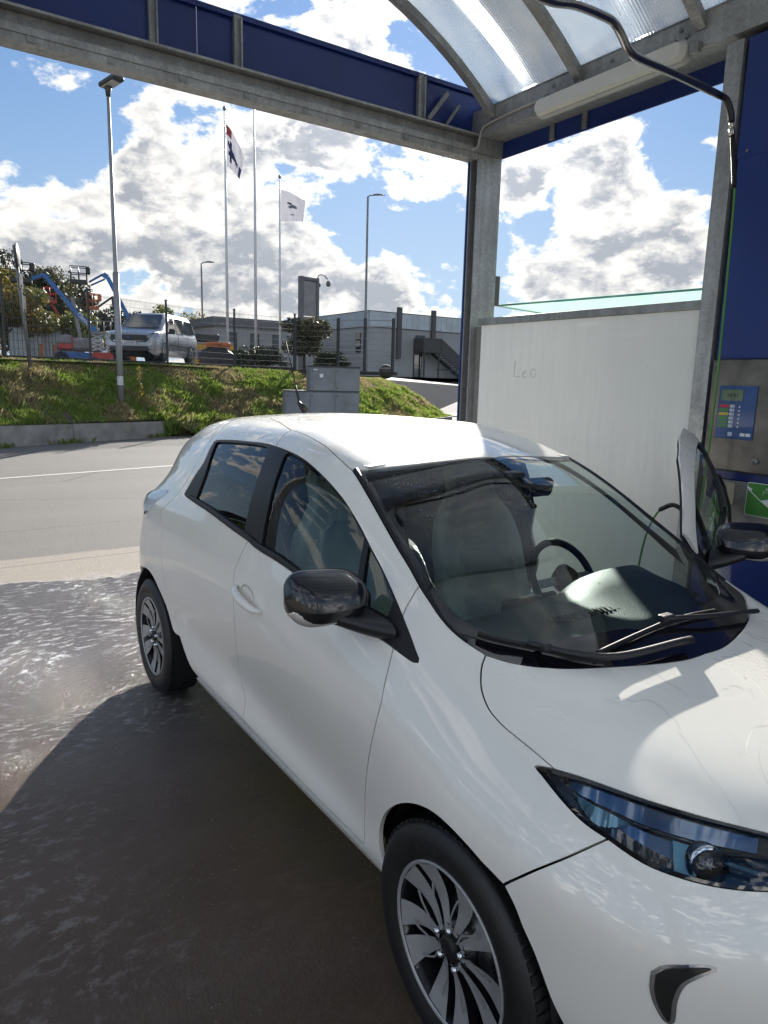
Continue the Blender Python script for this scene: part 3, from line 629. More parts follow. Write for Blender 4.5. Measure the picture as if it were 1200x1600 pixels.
for x, z in ((XM+.05, 1.29), (XM+.05, 1.875), (.05, 1.29), (.05, 1.875)):
    m = MB(); m.lathe([(-.003, .0), (-.003, .006), (0, .007)], (x, YF, z), 1, 10); tp(m, 'screw', STEEL2)
bl = pbr('pale_button', (.55, .60, .68), .35)
for k, c in enumerate((RED, GRN, YEL, GRN, GRN, GRN)):
    z = pz1-.115-.0225*k
    m = MB(); m.b2((px0+.012, YF-.0085, z-.0085), (px0+.068, YF-.0065, z+.0085)); tp(m, 'programme_label', c)
    m = MB(); m.b2((px0+.074, YF-.0095, z-.0085), (px0+.102, YF-.0065, z+.0085), .002); tp(m, 'push_button', bl)
    wtext(str(k+1), .011, px0+.094, z, PBL, 'lettering', y=YF-.0100)
    m = MB(); m.prism([(px0+.125, z-.006), (px0+.133, z+.006), (px0+.136, z-.007)], 1, YF-.0078, YF-.0065); tp(m, 'symbol', WHT)
for x in (px0+.165, px0+.198):
    m = MB(); m.b2((x-.014, YF-.0095, pz0+.018), (x+.014, YF-.0065, pz0+.036), .002); tp(m, 'push_button', WHT)
m = MB(); m.b2((px0+.078, YF-.0095, pz0+.016), (px0+.104, YF-.0065, pz0+.038), .002); tp(m, 'push_button', bl)
m = MB(); m.lathe([(-.016, .0005), (-.016, .010), (-.012, .016), (0, .017)], (-.925, YF, 1.335), 1, 20); lk = tp(m, 'lock', STEEL2); m = MB(); m.lathe([(-.0175, .0005), (-.0175, .005), (-.0162, .006)], (-.925, YF, 1.335), 1, 12); tp(m, 'keyhole', BLK)
lowp = MB(); lowp.b2((XM+.02, YW-.006, .89), (.1, YW+.011, 1.21), .003); lp_ = lowp.build('lower_plate', STEEL2, mw); lp_.data.transform(Matrix.Translation((.4, -YW-.1, 0)))
# green instruction sign
sg_ = thing('instruction_sign', (-.82, YW-.012, 1.13), 'green sign with white rounded border, spray lance and car symbols below the terminal', 'sign')
GRS = pbr('sign_green', (.045, .22, .03), .3, coat=.3)
def shift(o, v): o.data.transform(Matrix.Translation(v)); return o
SX0, SX1, SZ0, SZ1 = -.145, .145, -.105, .085
def rect_rr(x0, x1, z0, z1, r): return [(x+(x0+x1)/2, z+(z0+z1)/2) for x, z in rr(x1-x0, z1-z0, r, 5)]
m = MB(); m.prism(rect_rr(SX0, SX1, SZ0, SZ1, .012), 1, .0, .005); m.build('sign_plate', WHT, sg_)
m = MB(); m.prism(rect_rr(SX0+.004, SX1-.004, SZ0+.004, SZ1-.004, .010), 1, -.0015, -.0002); m.build('green_field', GRS, sg_)
m = MB(); m.prism([(.0, -.07), (.005, -.02), (.03, .018), (.09, .018), (.115, -.02), (.12, -.07), (.10, -.07), (.10, -.085), (.085, -.085), (.085, -.07), (.035, -.07), (.035, -.085), (.02, -.085), (.02, -.07)], 1, -.0030, -.0018); car_s = m.build('car_symbol', WHT, sg_)
m = MB(); m.prism([(.022, -.018), (.038, .008), (.082, .008), (.098, -.018)], 1, -.0042, -.0032); m.prism([(.016, -.045), (.034, -.042), (.034, -.052), (.018, -.056)], 1, -.0042, -.0032); m.prism([(.104, -.045), (.086, -.042), (.086, -.052), (.102, -.056)], 1, -.0042, -.0032); m.build('symbol_cutout', GRS, car_s)
m = MB(); m.beam((-.135, -.0024, .045), (-.06, -.0024, -.012), .004, .001, up=(0, 1, 0)); m.box((-.128, -.0024, .050), (.03, .0012, .012), tilt=Matrix.Rotation(rad(30), 3, 'Y')); m.prism([(-.062, -.012), (-.018, .0), (-.012, -.045)], 1, -.0030, -.0018); m.build('lance_symbol', WHT, sg_)
m = MB(); m.beam((-.045, -.0024, .038), (.015, -.0024, .038), .002, .001, up=(0, 1, 0)); m.beam((-.048, -.0024, .02), (-.048, -.0024, .045), .0016, .001, up=(0, 1, 0)); m.beam((.018, -.0024, .02), (.018, -.0024, .045), .0016, .001, up=(0, 1, 0)); m.build('dimension_arrow', WHT, sg_)
text_obj('lettering', '30 cm', .020, WHT, sg_, Matrix.Translation((-.015, -.0022, .055)) @ Matrix.Rotation(pi/2, 4, 'X'), .0004)
# spray gun resting in its holder
gun = thing('spray_gun', (-1.02, YW-.10, 1.12), 'black high pressure spray gun hanging beside the green sign, behind the open car door', 'spray gun')
gp = [(-.13, .13), (-.07, .125), (-.03, .06), (.015, -.05), (.03, -.145), (.022, -.165), (.005, -.16), (-.02, -.10), (-.05, -.055), (-.075, -.05), (-.09, -.02), (-.13, 0)]
m = MB(); m.prism([(x, z) for x, z in gp], 1, -.022, .022); o = m.build('grip', M_plastic0, gun); bv = o.modifiers.new('b', 'BEVEL'); bv.width = .012; bv.segments = 3
m = MB(); m.tube([(-.075, 0, -.045), (-.055, 0, -.09), (-.02, 0, -.13)], .006, 8); m.build('trigger', M_plastic0, gun)
m = MB(); m.b2((-.10, .024, -.05), (-.02, .095, .08), .006); m.build('holder', pbr('cream_plastic', (.45, .40, .30), .5), gun)
# ceiling boom and the hose hanging from it
boom = thing('ceiling_boom', (-1.2, 0, 3.32), 'bent stainless swivel pipe under the vault feeding the wash hose', 'pipe boom')
m = MB(); bpz = [(0, -.15, .02), (0, .2, .0), (0, .507, 0.0), (0, .682, .03), (0, .86, .036), (0, .93, .03), (0, .985, .0), (0, 1.03, -.04), (0, 1.08, -.063), (0, 1.159, -.07), (0, 1.436, -.07), (0, 1.80, -.08)]
m.tube(refine3_(bpz, 5), .019, 16); m.build('pipe', pbr('brushed_stainless_pipe', (.30, .29, .28), .22, .95, var=.1), boom)
m = MB(); m.tube(refine3_([(0, 1.80, -.08), (.012, 1.845, -.095), (.026, 1.87, -.15), (.033, 1.875, -.20)], 5), .0165, 14); m.build('elbow', BLK, boom)
m = MB(); m.tube([(.033, 1.875, -.20), (.037, 1.878, -.235)], .014, 6); m.tube([(.037, 1.878, -.235), (.040, 1.88, -.27)], .017, 6); m.build('fitting', M_chrome0, boom)
m = MB(); m.tube([(0, -.15, -.05), (0, -.15, .62)], .03, 14); m.lathe([(.60, .10), (.62, .10), (.62, .001)], (0, -.15, 0), 2, 20); m.build('swivel_post', GALV, boom)
hose = thing('wash_hose', (-1.16, 1.88, 3.05), 'thin green wash hose hanging along the steel column with black coil at its top', 'hose')
hp = [(.0, 0.0, 0), (.004, .04, -.12), (.01, .07, -.32), (.012, .09, -1.2), (.0, .09, -1.9), (-.03, .09, -2.1)]
m = MB(); m.tube(refine3_(hp, 6), .0062, 8); m.build('tube', pbr('green_hose', (.06, .24, .03), .4), hose)
m = MB()
for i, p in enumerate(refine3_([(-.0, 0, 0.02), (.003, .03, -.10), (.008, .058, -.24)], 16)): m.lathe([(-.004, .008), (-.004, .0125), (.004, .0125), (.004, .008)], p, 2, 12)
m.tube(refine3_([(0, 0, .02), (.003, .03, -.10), (.008, .058, -.25)], 6), .0095, 8); m.build('anti_kink_coil', BLK, hose)
m = MB(); m.tube(refine3_([(-.03, .09, -2.1), (-.10, .09, -2.05), (-.18, .085, -2.02), (-.26, .08, -2.06), (-.33, .075, -2.2), (-.37, .07, -2.45), (-.38, .07, -2.9)], 6), .0062, 8); m.build('slack_loop', MATS['green_hose'], hose)
m = MB()
for i, p in enumerate(refine3_([(-.04, .09, -2.085), (-.10, .09, -2.05), (-.18, .085, -2.02), (-.26, .08, -2.06)], 9)): m.lathe([(-.006, .008), (-.006, .0135), (.006, .0135), (.006, .008)], p, 0, 12)
m.build('kink_guard', BLK, hose)

# body surface

def pch(xs, ys, x):
    xs=np.array(xs,float);ys=np.array(ys,float);h=np.diff(xs);d=np.diff(ys)/h
    m=np.zeros_like(ys)
    for i in range(1,len(xs)-1):
        if d[i-1]*d[i]>0:
            w1=2*h[i]+h[i-1];w2=h[i]+2*h[i-1]
            m[i]=(w1+w2)/(w1/d[i-1]+w2/d[i])
    m[0]=d[0];m[-1]=d[-1]
    x=np.clip(x,xs[0],xs[-1]);i=np.clip(np.searchsorted(xs,x)-1,0,len(xs)-2)
    t=(x-xs[i])/h[i];H=h[i]
    return ((1+2*t)*(1-t)**2*ys[i]+t*(1-t)**2*H*m[i]+t*t*(3-2*t)*ys[i+1]+t*t*(t-1)*H*m[i+1])
# longitudinal curves of the body: z table over x, half width table over x, front and rear extents
CURVES=[
 dict(z=[(-3.2,.30),(-2.6,.24),(-2.0,.215),(-.4,.215),(.2,.22),(.8,.22)],w=[(-3.2,.66),(-2.6,.71),(-2.0,.71),(-.3,.70),(.1,.72)],xf=.70,xr=-3.08),
 dict(z=[(-3.2,.36),(-2.6,.29),(-2.0,.255),(-.4,.262),(.2,.265),(.8,.27)],w=[(-3.2,.70),(-2.6,.785),(-2.0,.79),(-.3,.785),(.1,.78)],xf=.79,xr=-3.18),
 dict(z=[(-3.2,.44),(-2.6,.40),(-2.0,.36),(-.4,.35),(.2,.36),(.8,.37)],w=[(-3.2,.73),(-2.6,.835),(-2.1,.842),(-1.3,.845),(-.5,.838),(.1,.83)],xf=.825,xr=-3.235),
 dict(z=[(-3.2,.56),(-2.6,.56),(-2.0,.52),(-1.3,.49),(-.4,.46),(.2,.50),(.8,.48)],w=[(-3.2,.74),(-2.6,.852),(-2.15,.838),(-1.3,.816),(-.6,.822),(-.25,.845),(.0,.853),(.1,.85)],xf=.84,xr=-3.245),
 dict(z=[(-3.2,.70),(-2.6,.72),(-2.0,.68),(-.4,.66),(.2,.66),(.8,.58)],w=[(-3.2,.74),(-2.6,.865),(-2.0,.852),(-1.3,.840),(-.5,.850),(.0,.862),(.1,.855)],xf=.84,xr=-3.235),
 dict(z=[(-3.2,.86),(-2.6,.89),(-2.0,.86),(-.4,.80),(.2,.76),(.8,.66)],w=[(-3.2,.72),(-2.6,.850),(-2.0,.853),(-1.3,.855),(-.4,.850),(.0,.830),(.1,.818)],xf=.825,xr=-3.20),
 dict(z=[(-3.2,1.00),(-2.6,1.06),(-2.0,1.02),(-1.3,.97),(-.4,.91),(.2,.83),(.8,.70)],w=[(-3.2,.69),(-2.6,.81),(-2.0,.825),(-1.3,.832),(-.4,.812),(.0,.765),(.1,.75)],xf=.80,xr=-3.15),
 dict(z=[(-3.2,1.14),(-2.6,1.18),(-2.0,1.13),(-1.3,1.08),(-.4,.995),(-.1,.945),(.2,.88),(.8,.74)],w=[(-3.2,.53),(-2.6,.715),(-2.0,.785),(-1.3,.80),(-.4,.76),(-.1,.71),(.1,.675)],xf=.765,xr=-2.98),
 dict(z=[(-3.2,1.28),(-2.6,1.34),(-2.0,1.35),(-1.3,1.34),(-.9,1.26),(-.4,1.08),(-.15,1.005),(.2,.905),(.8,.765)],w=[(-3.2,.46),(-2.6,.625),(-2.0,.695),(-1.3,.715),(-.9,.70),(-.4,.685),(-.1,.62),(.1,.575)],xf=.73,xr=-2.93),
 dict(z=[(-3.2,1.30),(-2.9,1.375),(-2.5,1.445),(-2.0,1.487),(-1.5,1.497),(-1.2,1.46),(-.9,1.385),(-.4,1.135),(-.16,1.015),(.2,.925),(.8,.79)],w=[(-3.2,.42),(-2.6,.53),(-2.0,.575),(-1.3,.59),(-.9,.592),(-.4,.625),(-.1,.53),(.1,.46)],xf=.68,xr=-2.92),
 dict(z=[(-3.2,1.37),(-2.9,1.44),(-2.5,1.51),(-2.0,1.54),(-1.5,1.543),(-1.2,1.51),(-.9,1.437),(-.4,1.19),(-.02,1.0),(.2,.94),(.8,.81)],w=[(-3.2,.36),(-2.6,.38),(-2.0,.40),(-1.3,.41),(-.9,.41),(-.4,.40),(-.1,.35),(.1,.31)],xf=.63,xr=-2.97),
 dict(z=[(-3.2,1.38),(-2.9,1.455),(-2.5,1.53),(-2.0,1.56),(-1.5,1.562),(-1.2,1.545),(-.85,1.475),(-.4,1.235),(.08,.985),(.2,.955),(.8,.83)],w=[(-3.2,.0),(.1,.0)],xf=.60,xr=-2.99),
]
def catmull(P,t):
    # P (n,3,m) control values, t in [0,n-1]
    n=len(P);i=np.clip(t.astype(int),0,n-2);f=(t-i)[:,None,None]
    Q=np.concatenate([[2*P[0]-P[1]],P,[2*P[-1]-P[-2]]])
    p0,p1,p2,p3=Q[i],Q[i+1],Q[i+2],Q[i+3]
    return .5*((2*p1)+(p2-p0)*f+(2*p0-5*p1+4*p2-p3)*f**2+(3*p1-p0-3*p2+p3)*f**3)
def blur(A,sig,axis,oddlo,oddhi):
    r=int(3*sig);k=np.exp(-.5*(np.arange(-r,r+1)/sig)**2);k/=k.sum()
    A=np.moveaxis(A,axis,0)
    lo=A[1:r+1][::-1].copy();hi=A[-r-1:-1][::-1].copy()
    def fix(B,edge,mode):
        if mode=='mirror': B[...,1]*=-1
        else: B[:]=2*edge-B
        return B
    lo=fix(lo,A[0],oddlo);hi=fix(hi,A[-1],oddhi)
    B=np.concatenate([lo,A,hi]);out=sum(k[j]*B[j:j+len(A)] for j in range(2*r+1))
    return np.moveaxis(out,0,axis)
NS,NV=700,260
def make_hull():
    XA,XB=-2.75,.08      # where the plan view starts rounding at the rear and the nose
    a=np.linspace(0,np.pi/2,141)
    s_mid=np.linspace(XA,XB,421)[1:-1]
    rows=[]
    for c in CURVES:
        xr,xf=c['xr'],c['xf'];n=2.35
        zx,zz=zip(*c['z']);wx,ww=zip(*c['w'])
        q=2/n
        # rear part from centre line to XA
        ar=a[::-1]
        xrr=XA+(xr-XA)*np.sin(ar)**q;yrr=np.interp(XA,wx,ww)*0+pch(wx,ww,xrr)*np.cos(ar)**q
        xff=XB+(xf-XB)*np.sin(a)**q;w0=pch(wx,ww,np.minimum(xff,wx[-1]))
        slope=(pch(wx,ww,np.array([.08]))-pch(wx,ww,np.array([.0])))/.08
        yff=(w0+0*slope)*np.cos(a)**q
        x=np.r_[xrr,s_mid,xff];y=np.r_[yrr,pch(wx,ww,s_mid),yff];z=pch(zx,zz,x)
        rows.append(np.stack([x,-y,z]))
    P=np.array(rows)                       # (k,3,S)
    t=np.linspace(0,len(P)-1,NV)
    G=catmull(P,t)                         # (NV,3,S)
    G=np.transpose(G,(2,0,1))              # (S,NV,3)
    G=blur(G,5,0,'mirror','mirror');G=blur(G,5,1,'free','mirror')
    return G                               # half body on the -Y side
EDG = {
 'fgap': [(492.3,160.9),(494.9,149.5),(497.1,136.5),(498.7,126.9),(498.2,112.1),(495.2,97.3),(492.6,88.9),(488.7,74),(489.4,51)],
 'agap': [(487.1,179.9),(486,186.6),(485.8,195.9),(485.5,206.1)],
 'tri_r': [(487.1,179.9),(496.4,173),(506.1,164)],
 'tri_b': [(506.1,164),(506.9,161.6),(505.2,160.3),(498.9,160.4),(492.3,160.9)],
 'foot_b': [(492.3,160.9),(485.8,161.2),(480.4,161),(466.7,161.4)],
 'belt_f': [(466.7,161.4),(456.1,162),(432.5,164.1),(408.2,165.3),(388,165.6),(359.9,165.2),(347.9,165.9)],
 'bgap': [(347.9,165.9),(344.6,157.7),(340.8,141.1),(341.9,131.6),(346.6,112.8),(342.5,90.7),(342,75.2),(350.9,64.6),(353.3,57.9),(353.6,50.3)],
 'doorbot_f': [(353.6,50.3),(394.2,50.1),(448.5,49.5),(489.4,51)],
 'belt_r': [(347.9,165.9),(320,166.1),(280,166.6),(236.6,165.8)],
 'dlo_corner': [(236.6,165.8),(226.5,165.4),(221.8,165.8),(222.4,167.7)],
 'dlo_r': [(222.4,167.7),(228.9,176.7),(236.6,185.6),(234.1,193),(232,198.7)],
 'dlo_c2': [(232,198.7),(233,200),(238.7,200.8)],
 'dlo_t1': [(238.7,200.8),(265.1,202.5),(291.2,203.5),(314.4,204.4),(335,204.5)],
 'dlo_t2': [(335,204.5),(347.9,204.8),(366.9,205),(386.1,203.9),(404.1,202.5),(421.7,200.5),(439.7,197.7),(448.7,195.6),(464.7,191.4),(478.1,185.2),(487.1,179.9)],
 'joint': [(335,204.5),(332,207.9),(330.3,211.2),(327.2,219.5)],
 'roofgap_f': [(327.2,219.5),(348.9,219.8),(369.5,219.5),(387.6,217.6),(401.2,216.5),(407.2,216.4)],
 'roofgap_r': [(327.2,219.5),(290.9,228.1),(255.6,234.2)],
 'ws_l': [(407.2,216.4),(426.1,212.8),(444,210.7),(463.3,209.1),(475.8,208.2),(485.5,206.1)],
 'ws_l2': [(485.5,206.1),(494.4,203.3),(502.4,198.3),(509.3,194.1),(516.4,192.2),(526.1,192)],
 'ws_b': [(526.1,192),(530.6,196.3),(537.1,206.6),(541.4,213.2),(546,219.8),(550.9,228.3),(562.6,251.9),(563.3,259)],
 'ws_t': [(407.2,216.4),(410.7,220.4),(417.4,235.2),(422.7,247.4),(424.9,252.6),(427.2,259)],
 'hoodgap': [(526.1,192),(528.9,182.6),(532.6,174.7),(536.7,168.2),(544.2,160.7),(551.5,157.5),(557.2,156.6),(564.4,156),(570.3,155.3)],
 'hl_tip': [(570.3,155.3),(567.9,152.3),(566.2,149.2),(568.9,147.4)],
 'hl_b': [(568.9,147.4),(577,142.4),(583.7,139.6),(589.9,139.3)],
 'hl_b2': [(589.9,139.3),(595.4,138.1),(600.5,137.6),(607.9,139.2),(615.2,141.9),(622.4,145.5),(629.6,149.8)],
 'hl_t': [(570.3,155.3),(576.1,161),(582.9,166.1),(593.3,172.5),(601.6,177.3),(609.3,181),(619.1,184.9),(626.2,186.7)],
 'bump': [(589.9,139.3),(583.2,119),(575.1,99.5),(570,89.7)],
 'farch_f': [(570,89.7),(573.2,85),(575.7,79.5),(578.4,74.4),(580.7,68.3),(583.5,59.3)],
 'farch_r': [(506.5,49.9),(503.6,55.5),(501.9,64.1),(501.8,69.3),(503.7,74.8),(507.3,79.7),(512.2,83.9),(519,88.4),(527.9,92.9),(534,95.1),(540.6,96.5),(547.3,96.5),(554,95.4),(559.5,93.7),(563.3,92),(566.8,90.9),(570,89.7)],
 'rframe': [(255.6,234.2),(222.5,228.7),(203.9,217.1),(214.2,206.9),(222,197.7),(219.6,178.3),(209.3,164.6),(203.6,155.9),(191.6,141.3)],
 'rgap': [(191.6,141.3),(190.2,136.8),(199.7,128.9),(203.7,112.9),(207.7,104.2),(213.5,90.3),(223.2,77.1),(236,61.8)],
 'rarch': [(236,61.8),(222,61.3),(206.1,76.3),(196.4,83.3),(188.7,88.2),(182.1,90.5),(174.2,91.8),(165.4,91.6),(155.6,89.8)],
 'rear_sill': [(236,61.8),(247.9,54.5),(261.8,47),(274.4,45.3)],
 'doorbot_r': [(274.4,45.3),(311.9,47.7),(353.6,50.3)],
 'glass_r': [[(248.6,168.6),(249.1,180.7),(239.1,196.6),(237.9,198.5),(242,199.4)],[(242,199.4),(268.3,200.9),(302.6,202.4),(319.6,202.7)],[(319.6,202.7),(325.7,202.1),(329.2,199.9)],[(329.2,199.9),(334.4,189.4),(336.5,178.5),(338.8,167.9)],[(338.8,167.9),(318.5,167.6),(298.6,168),(269.3,168.1),(248.6,168.6)]],
 'bsplit': [(335,204.5),(344.3,192.7),(347.1,182.4),(347.3,175.2),(347.7,168.7),(347.9,165.9)],
 'glass_f': [[(364.9,167.5),(362.2,175.3),(359.5,183.9),(355.8,193.8),(352.4,199.8)],[(352.4,199.8),(350.9,202.5),(352.2,204)],[(352.2,204),(368.7,203.9),(386.9,203.2),(404.9,201.9),(422.5,199.8),(444.5,195.5)],[(444.5,195.5),(448.6,186.6),(452.9,178),(458.2,166.2)],[(458.2,166.2),(430.8,166.4),(403,167.5),(386.3,167.7),(364.9,167.5)]],
 'glass_q': [[(450.4,193.8),(460.2,191.5),(470.1,187.7),(477.5,183.3)],[(477.5,183.3),(479.6,174.9)],[(479.6,174.9),(465.7,172.9)],[(465.7,172.9),(462.6,177.6),(457.8,178.8)],[(457.8,178.8),(453.9,185.6),(450.4,193.8)]],
 'frit': [(414.4,220.7),(438.6,217.1),(452.1,215.6),(472.1,215.3),(488.8,213.7),(499,212),(508.1,211.6),(520.2,216.1),(528.3,223.5),(534.2,234.6),(537.4,243.7),(539.7,249.5)],
 'fritcar': [(545.2,255.7),(545.2,259)],
 'frit_t': [(414.4,220.7),(420.6,234),(425.9,246.5),(427.9,251.7),(422.7,259)],
 'roofrear': [(102.7,259),(101.9,249.4),(104.3,238.9),(114.7,229.8)],
 'lamp_t': [(175.8,158.5),(163.7,151.8)],
}
WIPERS = {"wip1": [(516.5,206.3),(526.6,215),(537.5,222.8),(545.9,227.9),(552.7,233.9)], "arm1": [(530.6,217.2),(545.5,226.7),(553.5,235.7),(557.7,254.2),(558.3,257)]}
WIP2 = [(-.006,-.344,.994),(-.013,-.184,1.009),(-.022,-.007,1.022),(-.027,.133,1.019),(-.03,.26,1.01)]
ARM2 = [(-.02,-.022,1.021),(.006,.189,1.002),(.012,.33,.99),(.008,.452,.975)]
# ------------------------------------------------------------------ the white hatchback
GR = make_hull(); GS, GV = GR.shape[:2]
_du = np.gradient(GR, axis=0); _dv = np.gradient(GR, axis=1); GN = np.cross(_du, _dv)
GN /= np.linalg.norm(GN, axis=2, keepdims=True)+1e-12
if GN[350, 100, 1] > 0: GN = -GN
GN[:, -1, 1] = 0; GN[-1, :, 1] = 0; GN[0, :, 1] = 0
GN[-1] = GN[-6]; GN[-1, :, 1] = 0; GN[0] = GN[5]; GN[0, :, 1] = 0
GN /= np.linalg.norm(GN, axis=2, keepdims=True)+1e-12
def samp(A, q):
    q = np.asarray(q, float); i = np.clip(q[:, 0], 0, GS-1.001); j = np.clip(q[:, 1], 0, GV-1.001)
    i0 = i.astype(int); j0 = j.astype(int); a = (i-i0)[:, None]; b = (j-j0)[:, None]
    return A[i0, j0]*(1-a)*(1-b)+A[i0+1, j0]*a*(1-b)+A[i0, j0+1]*(1-a)*b+A[i0+1, j0+1]*a*b
def resample(pts, step=1.6):
    P = np.array(pts, float)
    if len(P) == 2: 
        n = max(2, int(np.linalg.norm(P[1]-P[0])/step)+1); t = np.linspace(0, 1, n)[:, None]; return P[0]*(1-t)+P[1]*t
    Q = np.vstack([2*P[0]-P[1], P, 2*P[-1]-P[-2]]); out = []
    for i in range(len(P)-1):
        p0, p1, p2, p3 = Q[i:i+4]; d = [max(np.linalg.norm(b-a), 1e-6)**.5 for a, b in ((p0, p1), (p1, p2), (p2, p3))]
        m1 = (p2-p1)+d[1]*((p1-p0)/d[0]-(p2-p0)/(d[0]+d[1])); m2 = (p2-p1)+d[1]*((p3-p2)/d[2]-(p3-p1)/(d[1]+d[2]))
        n = max(1, int(np.linalg.norm(p2-p1)/step))
        for k in range(n):
            t = k/n; out.append((2*t**3-3*t*t+1)*p1+(t**3-2*t*t+t)*m1+(-2*t**3+3*t*t)*p2+(t**3-t*t)*m2)
    out.append(P[-1]); return np.array(out)
def E_(*names):
    loop = []
    for n in names:
        if isinstance(n, list): pts = resample(n)
        elif n.startswith('-'): pts = resample(EDG[n[1:]])[::-1]
        else: pts = resample(EDG[n])
        if loop and np.linalg.norm(loop[-1]-pts[0]) < 1.2: pts = pts[1:]
        loop += list(pts)
    if np.linalg.norm(loop[0]-loop[-1]) < 1.2: loop.pop()
    return np.array(loop)
def inpoly(P, poly):
    x, y = P[:, 0], P[:, 1]; r = np.zeros(len(P), bool); n = len(poly)
    for k in range(n):
        x1, y1 = poly[k]; x2, y2 = poly[(k+1) % n]
        if y1 == y2: continue
        c = ((y1 > y) != (y2 > y)) & (x < (x2-x1)*(y-y1)/(y2-y1)+x1); r ^= c
    return r
def area(p): return .5*np.sum(p[:, 0]*np.roll(p[:, 1], -1)-np.roll(p[:, 0], -1)*p[:, 1])
def is_centre(p): return p[1] > GV-1.6 or p[0] > GS-1.6 or p[0] < .6
def inset(poly, d, centre=False):
    if area(poly) < 0: poly = poly[::-1]
    t1 = np.roll(poly, -1, 0)-poly; t0 = poly-np.roll(poly, 1, 0)
    t1 = t1/(np.linalg.norm(t1, axis=1, keepdims=True)+1e-9); t0 = t0/(np.linalg.norm(t0, axis=1, keepdims=True)+1e-9)
    n0 = np.stack([-t0[:, 1], t0[:, 0]], 1); n1 = np.stack([-t1[:, 1], t1[:, 0]], 1)
    b = n0+n1; b /= (np.linalg.norm(b, axis=1, keepdims=True)+1e-9); k = np.clip(1/np.maximum((b*n0).sum(1), .35), 1, 2)
    q = poly+b*(d*k)[:, None]
    if centre:
        for i, p in enumerate(poly):
            if is_centre(p):
                q[i] = p
    return q
def panel(name, loop, mat, parent, side=-1, off=0.0, thick=.013, gap=.36, step=3.0, holes=(), both=False, xf=None, flange=True, res=1.0):
    """a curved sheet cut out of the body surface along loop, with a turned-in edge; side -1 right, +1 left, both = across the centre line"""
    poly = inset(np.array(loop), gap, both)
    hs = [inset(np.array(h), -gap) for h in holes]
    lo, hi = poly.min(0), poly.max(0)
    gi = np.arange(math.floor(lo[0]), hi[0]+step, step); gj = np.arange(math.floor(lo[1]), hi[1]+step, step)
    I, J = np.meshgrid(gi, gj, indexing='ij'); I = I+(np.arange(len(gj)) % 2)[None, :]*step*.5
    pts = np.stack([I.ravel(), J.ravel()], 1); pts = pts[inpoly(pts, poly)]
    for h in hs: pts = pts[~inpoly(pts, h)]
    allb = np.vstack([poly]+hs)
    if len(pts):
        d = np.full(len(pts), 1e9)
        for k in range(0, len(allb)): d = np.minimum(d, ((pts-allb[k])**2).sum(1))
        pts = pts[d > (step*.45)**2]
    V = list(map(tuple, allb))+list(map(tuple, pts)); ed = []; b0 = 0; 
    for l in [poly]+hs:
        n = len(l); ed += [(b0+k, b0+(k+1) % n) for k in range(n)]; b0 += n
    r = delaunay_2d_cdt([Vector(v) for v in V], ed, [], 0, 1e-5)
    v2 = np.array([tuple(v) for v in r[0]]); tris = np.array([f for f in r[2] if len(f) == 3]); oe = set(); 
    c = v2[tris].mean(1); ok = inpoly(c, poly)
    for h in hs: ok &= ~inpoly(c, h)
    tris = tris[ok]
    P = samp(GR, v2); Nn = samp(GN, v2); Nn /= np.linalg.norm(Nn, axis=1, keepdims=True)+1e-9
    P = P+Nn*off
    cen = np.array([is_centre(q) for q in v2])
    if both: P[cen, 1] = 0.0
    # orient triangles along normals
    fn = np.cross(P[tris[:, 1]]-P[tris[:, 0]], P[tris[:, 2]]-P[tris[:, 0]]); fl = (fn*Nn[tris].mean(1)).sum(1) < 0
    tris[fl] = tris[fl][:, ::-1]
    from collections import Counter
    cnt = Counter(); 
    for t in tris:
        for a, b in ((t[0], t[1]), (t[1], t[2]), (t[2], t[0])): cnt[(min(a, b), max(a, b))] += 1
    bd = []
    for t in tris:
        for a, b in ((t[0], t[1]), (t[1], t[2]), (t[2], t[0])):
            if cnt[(min(a, b), max(a, b))] == 1 and not (both and cen[a] and cen[b]): bd.append((a, b))
    verts = [P]; norms = [Nn]; faces = [tris]; nv = len(P); smooth = [True]*len(tris)
    if flange and bd:
        e = np.array(bd); A = P[e[:, 0]]; B = P[e[:, 1]]; nA = Nn[e[:, 0]]; nB = Nn[e[:, 1]]
        out = np.cross(B-A, (nA+nB)/2); out /= np.linalg.norm(out, axis=1, keepdims=True)+1e-12
        r_ = .0016                                              # rolled edge
        A1 = A-nA*r_+out*0; B1 = B-nB*r_
        A2, B2 = A-nA*thick, B-nB*thick; m = len(e)
        verts += [A, B, A2, B2]; norms += [out, out, out, out]
        k = nv+np.arange(m)
        faces.append(np.stack([k, k+2*m, k+m], 1)); faces.append(np.stack([k+m, k+2*m, k+3*m], 1))
    VV = np.vstack(verts); NN = np.vstack(norms); FF = np.vstack(faces)
    if both:
        M = VV*[1, -1, 1]; MN = NN*[1, -1, 1]; FF = np.vstack([FF, FF[:, ::-1]+len(VV)]); VV = np.vstack([VV, M]); NN = np.vstack([NN, MN])
    elif side > 0:
        VV = VV*[1, -1, 1]; NN = NN*[1, -1, 1]; FF = FF[:, ::-1]
    me = bpy.data.meshes.new(name); me.vertices.add(len(VV)); me.vertices.foreach_set('co', VV.ravel())
    me.loops.add(FF.size); me.loops.foreach_set('vertex_index', FF.ravel().astype(np.int32)); me.polygons.add(len(FF))
    me.polygons.foreach_set('loop_start', np.arange(0, FF.size, 3, dtype=np.int32)); me.polygons.foreach_set('loop_total', np.full(len(FF), 3, dtype=np.int32))
    me.polygons.foreach_set('use_smooth', np.ones(len(FF), bool)); me.update(calc_edges=True); me.validate()
    me.normals_split_custom_set_from_vertices([tuple(n) for n in NN])
    if xf is not None: me.transform(xf)
    return link(name, me, mat, parent)
def surf(q, off=0.0):
    q = np.array([q], float); return Vector((samp(GR, q)+samp(GN, q)*off)[0])

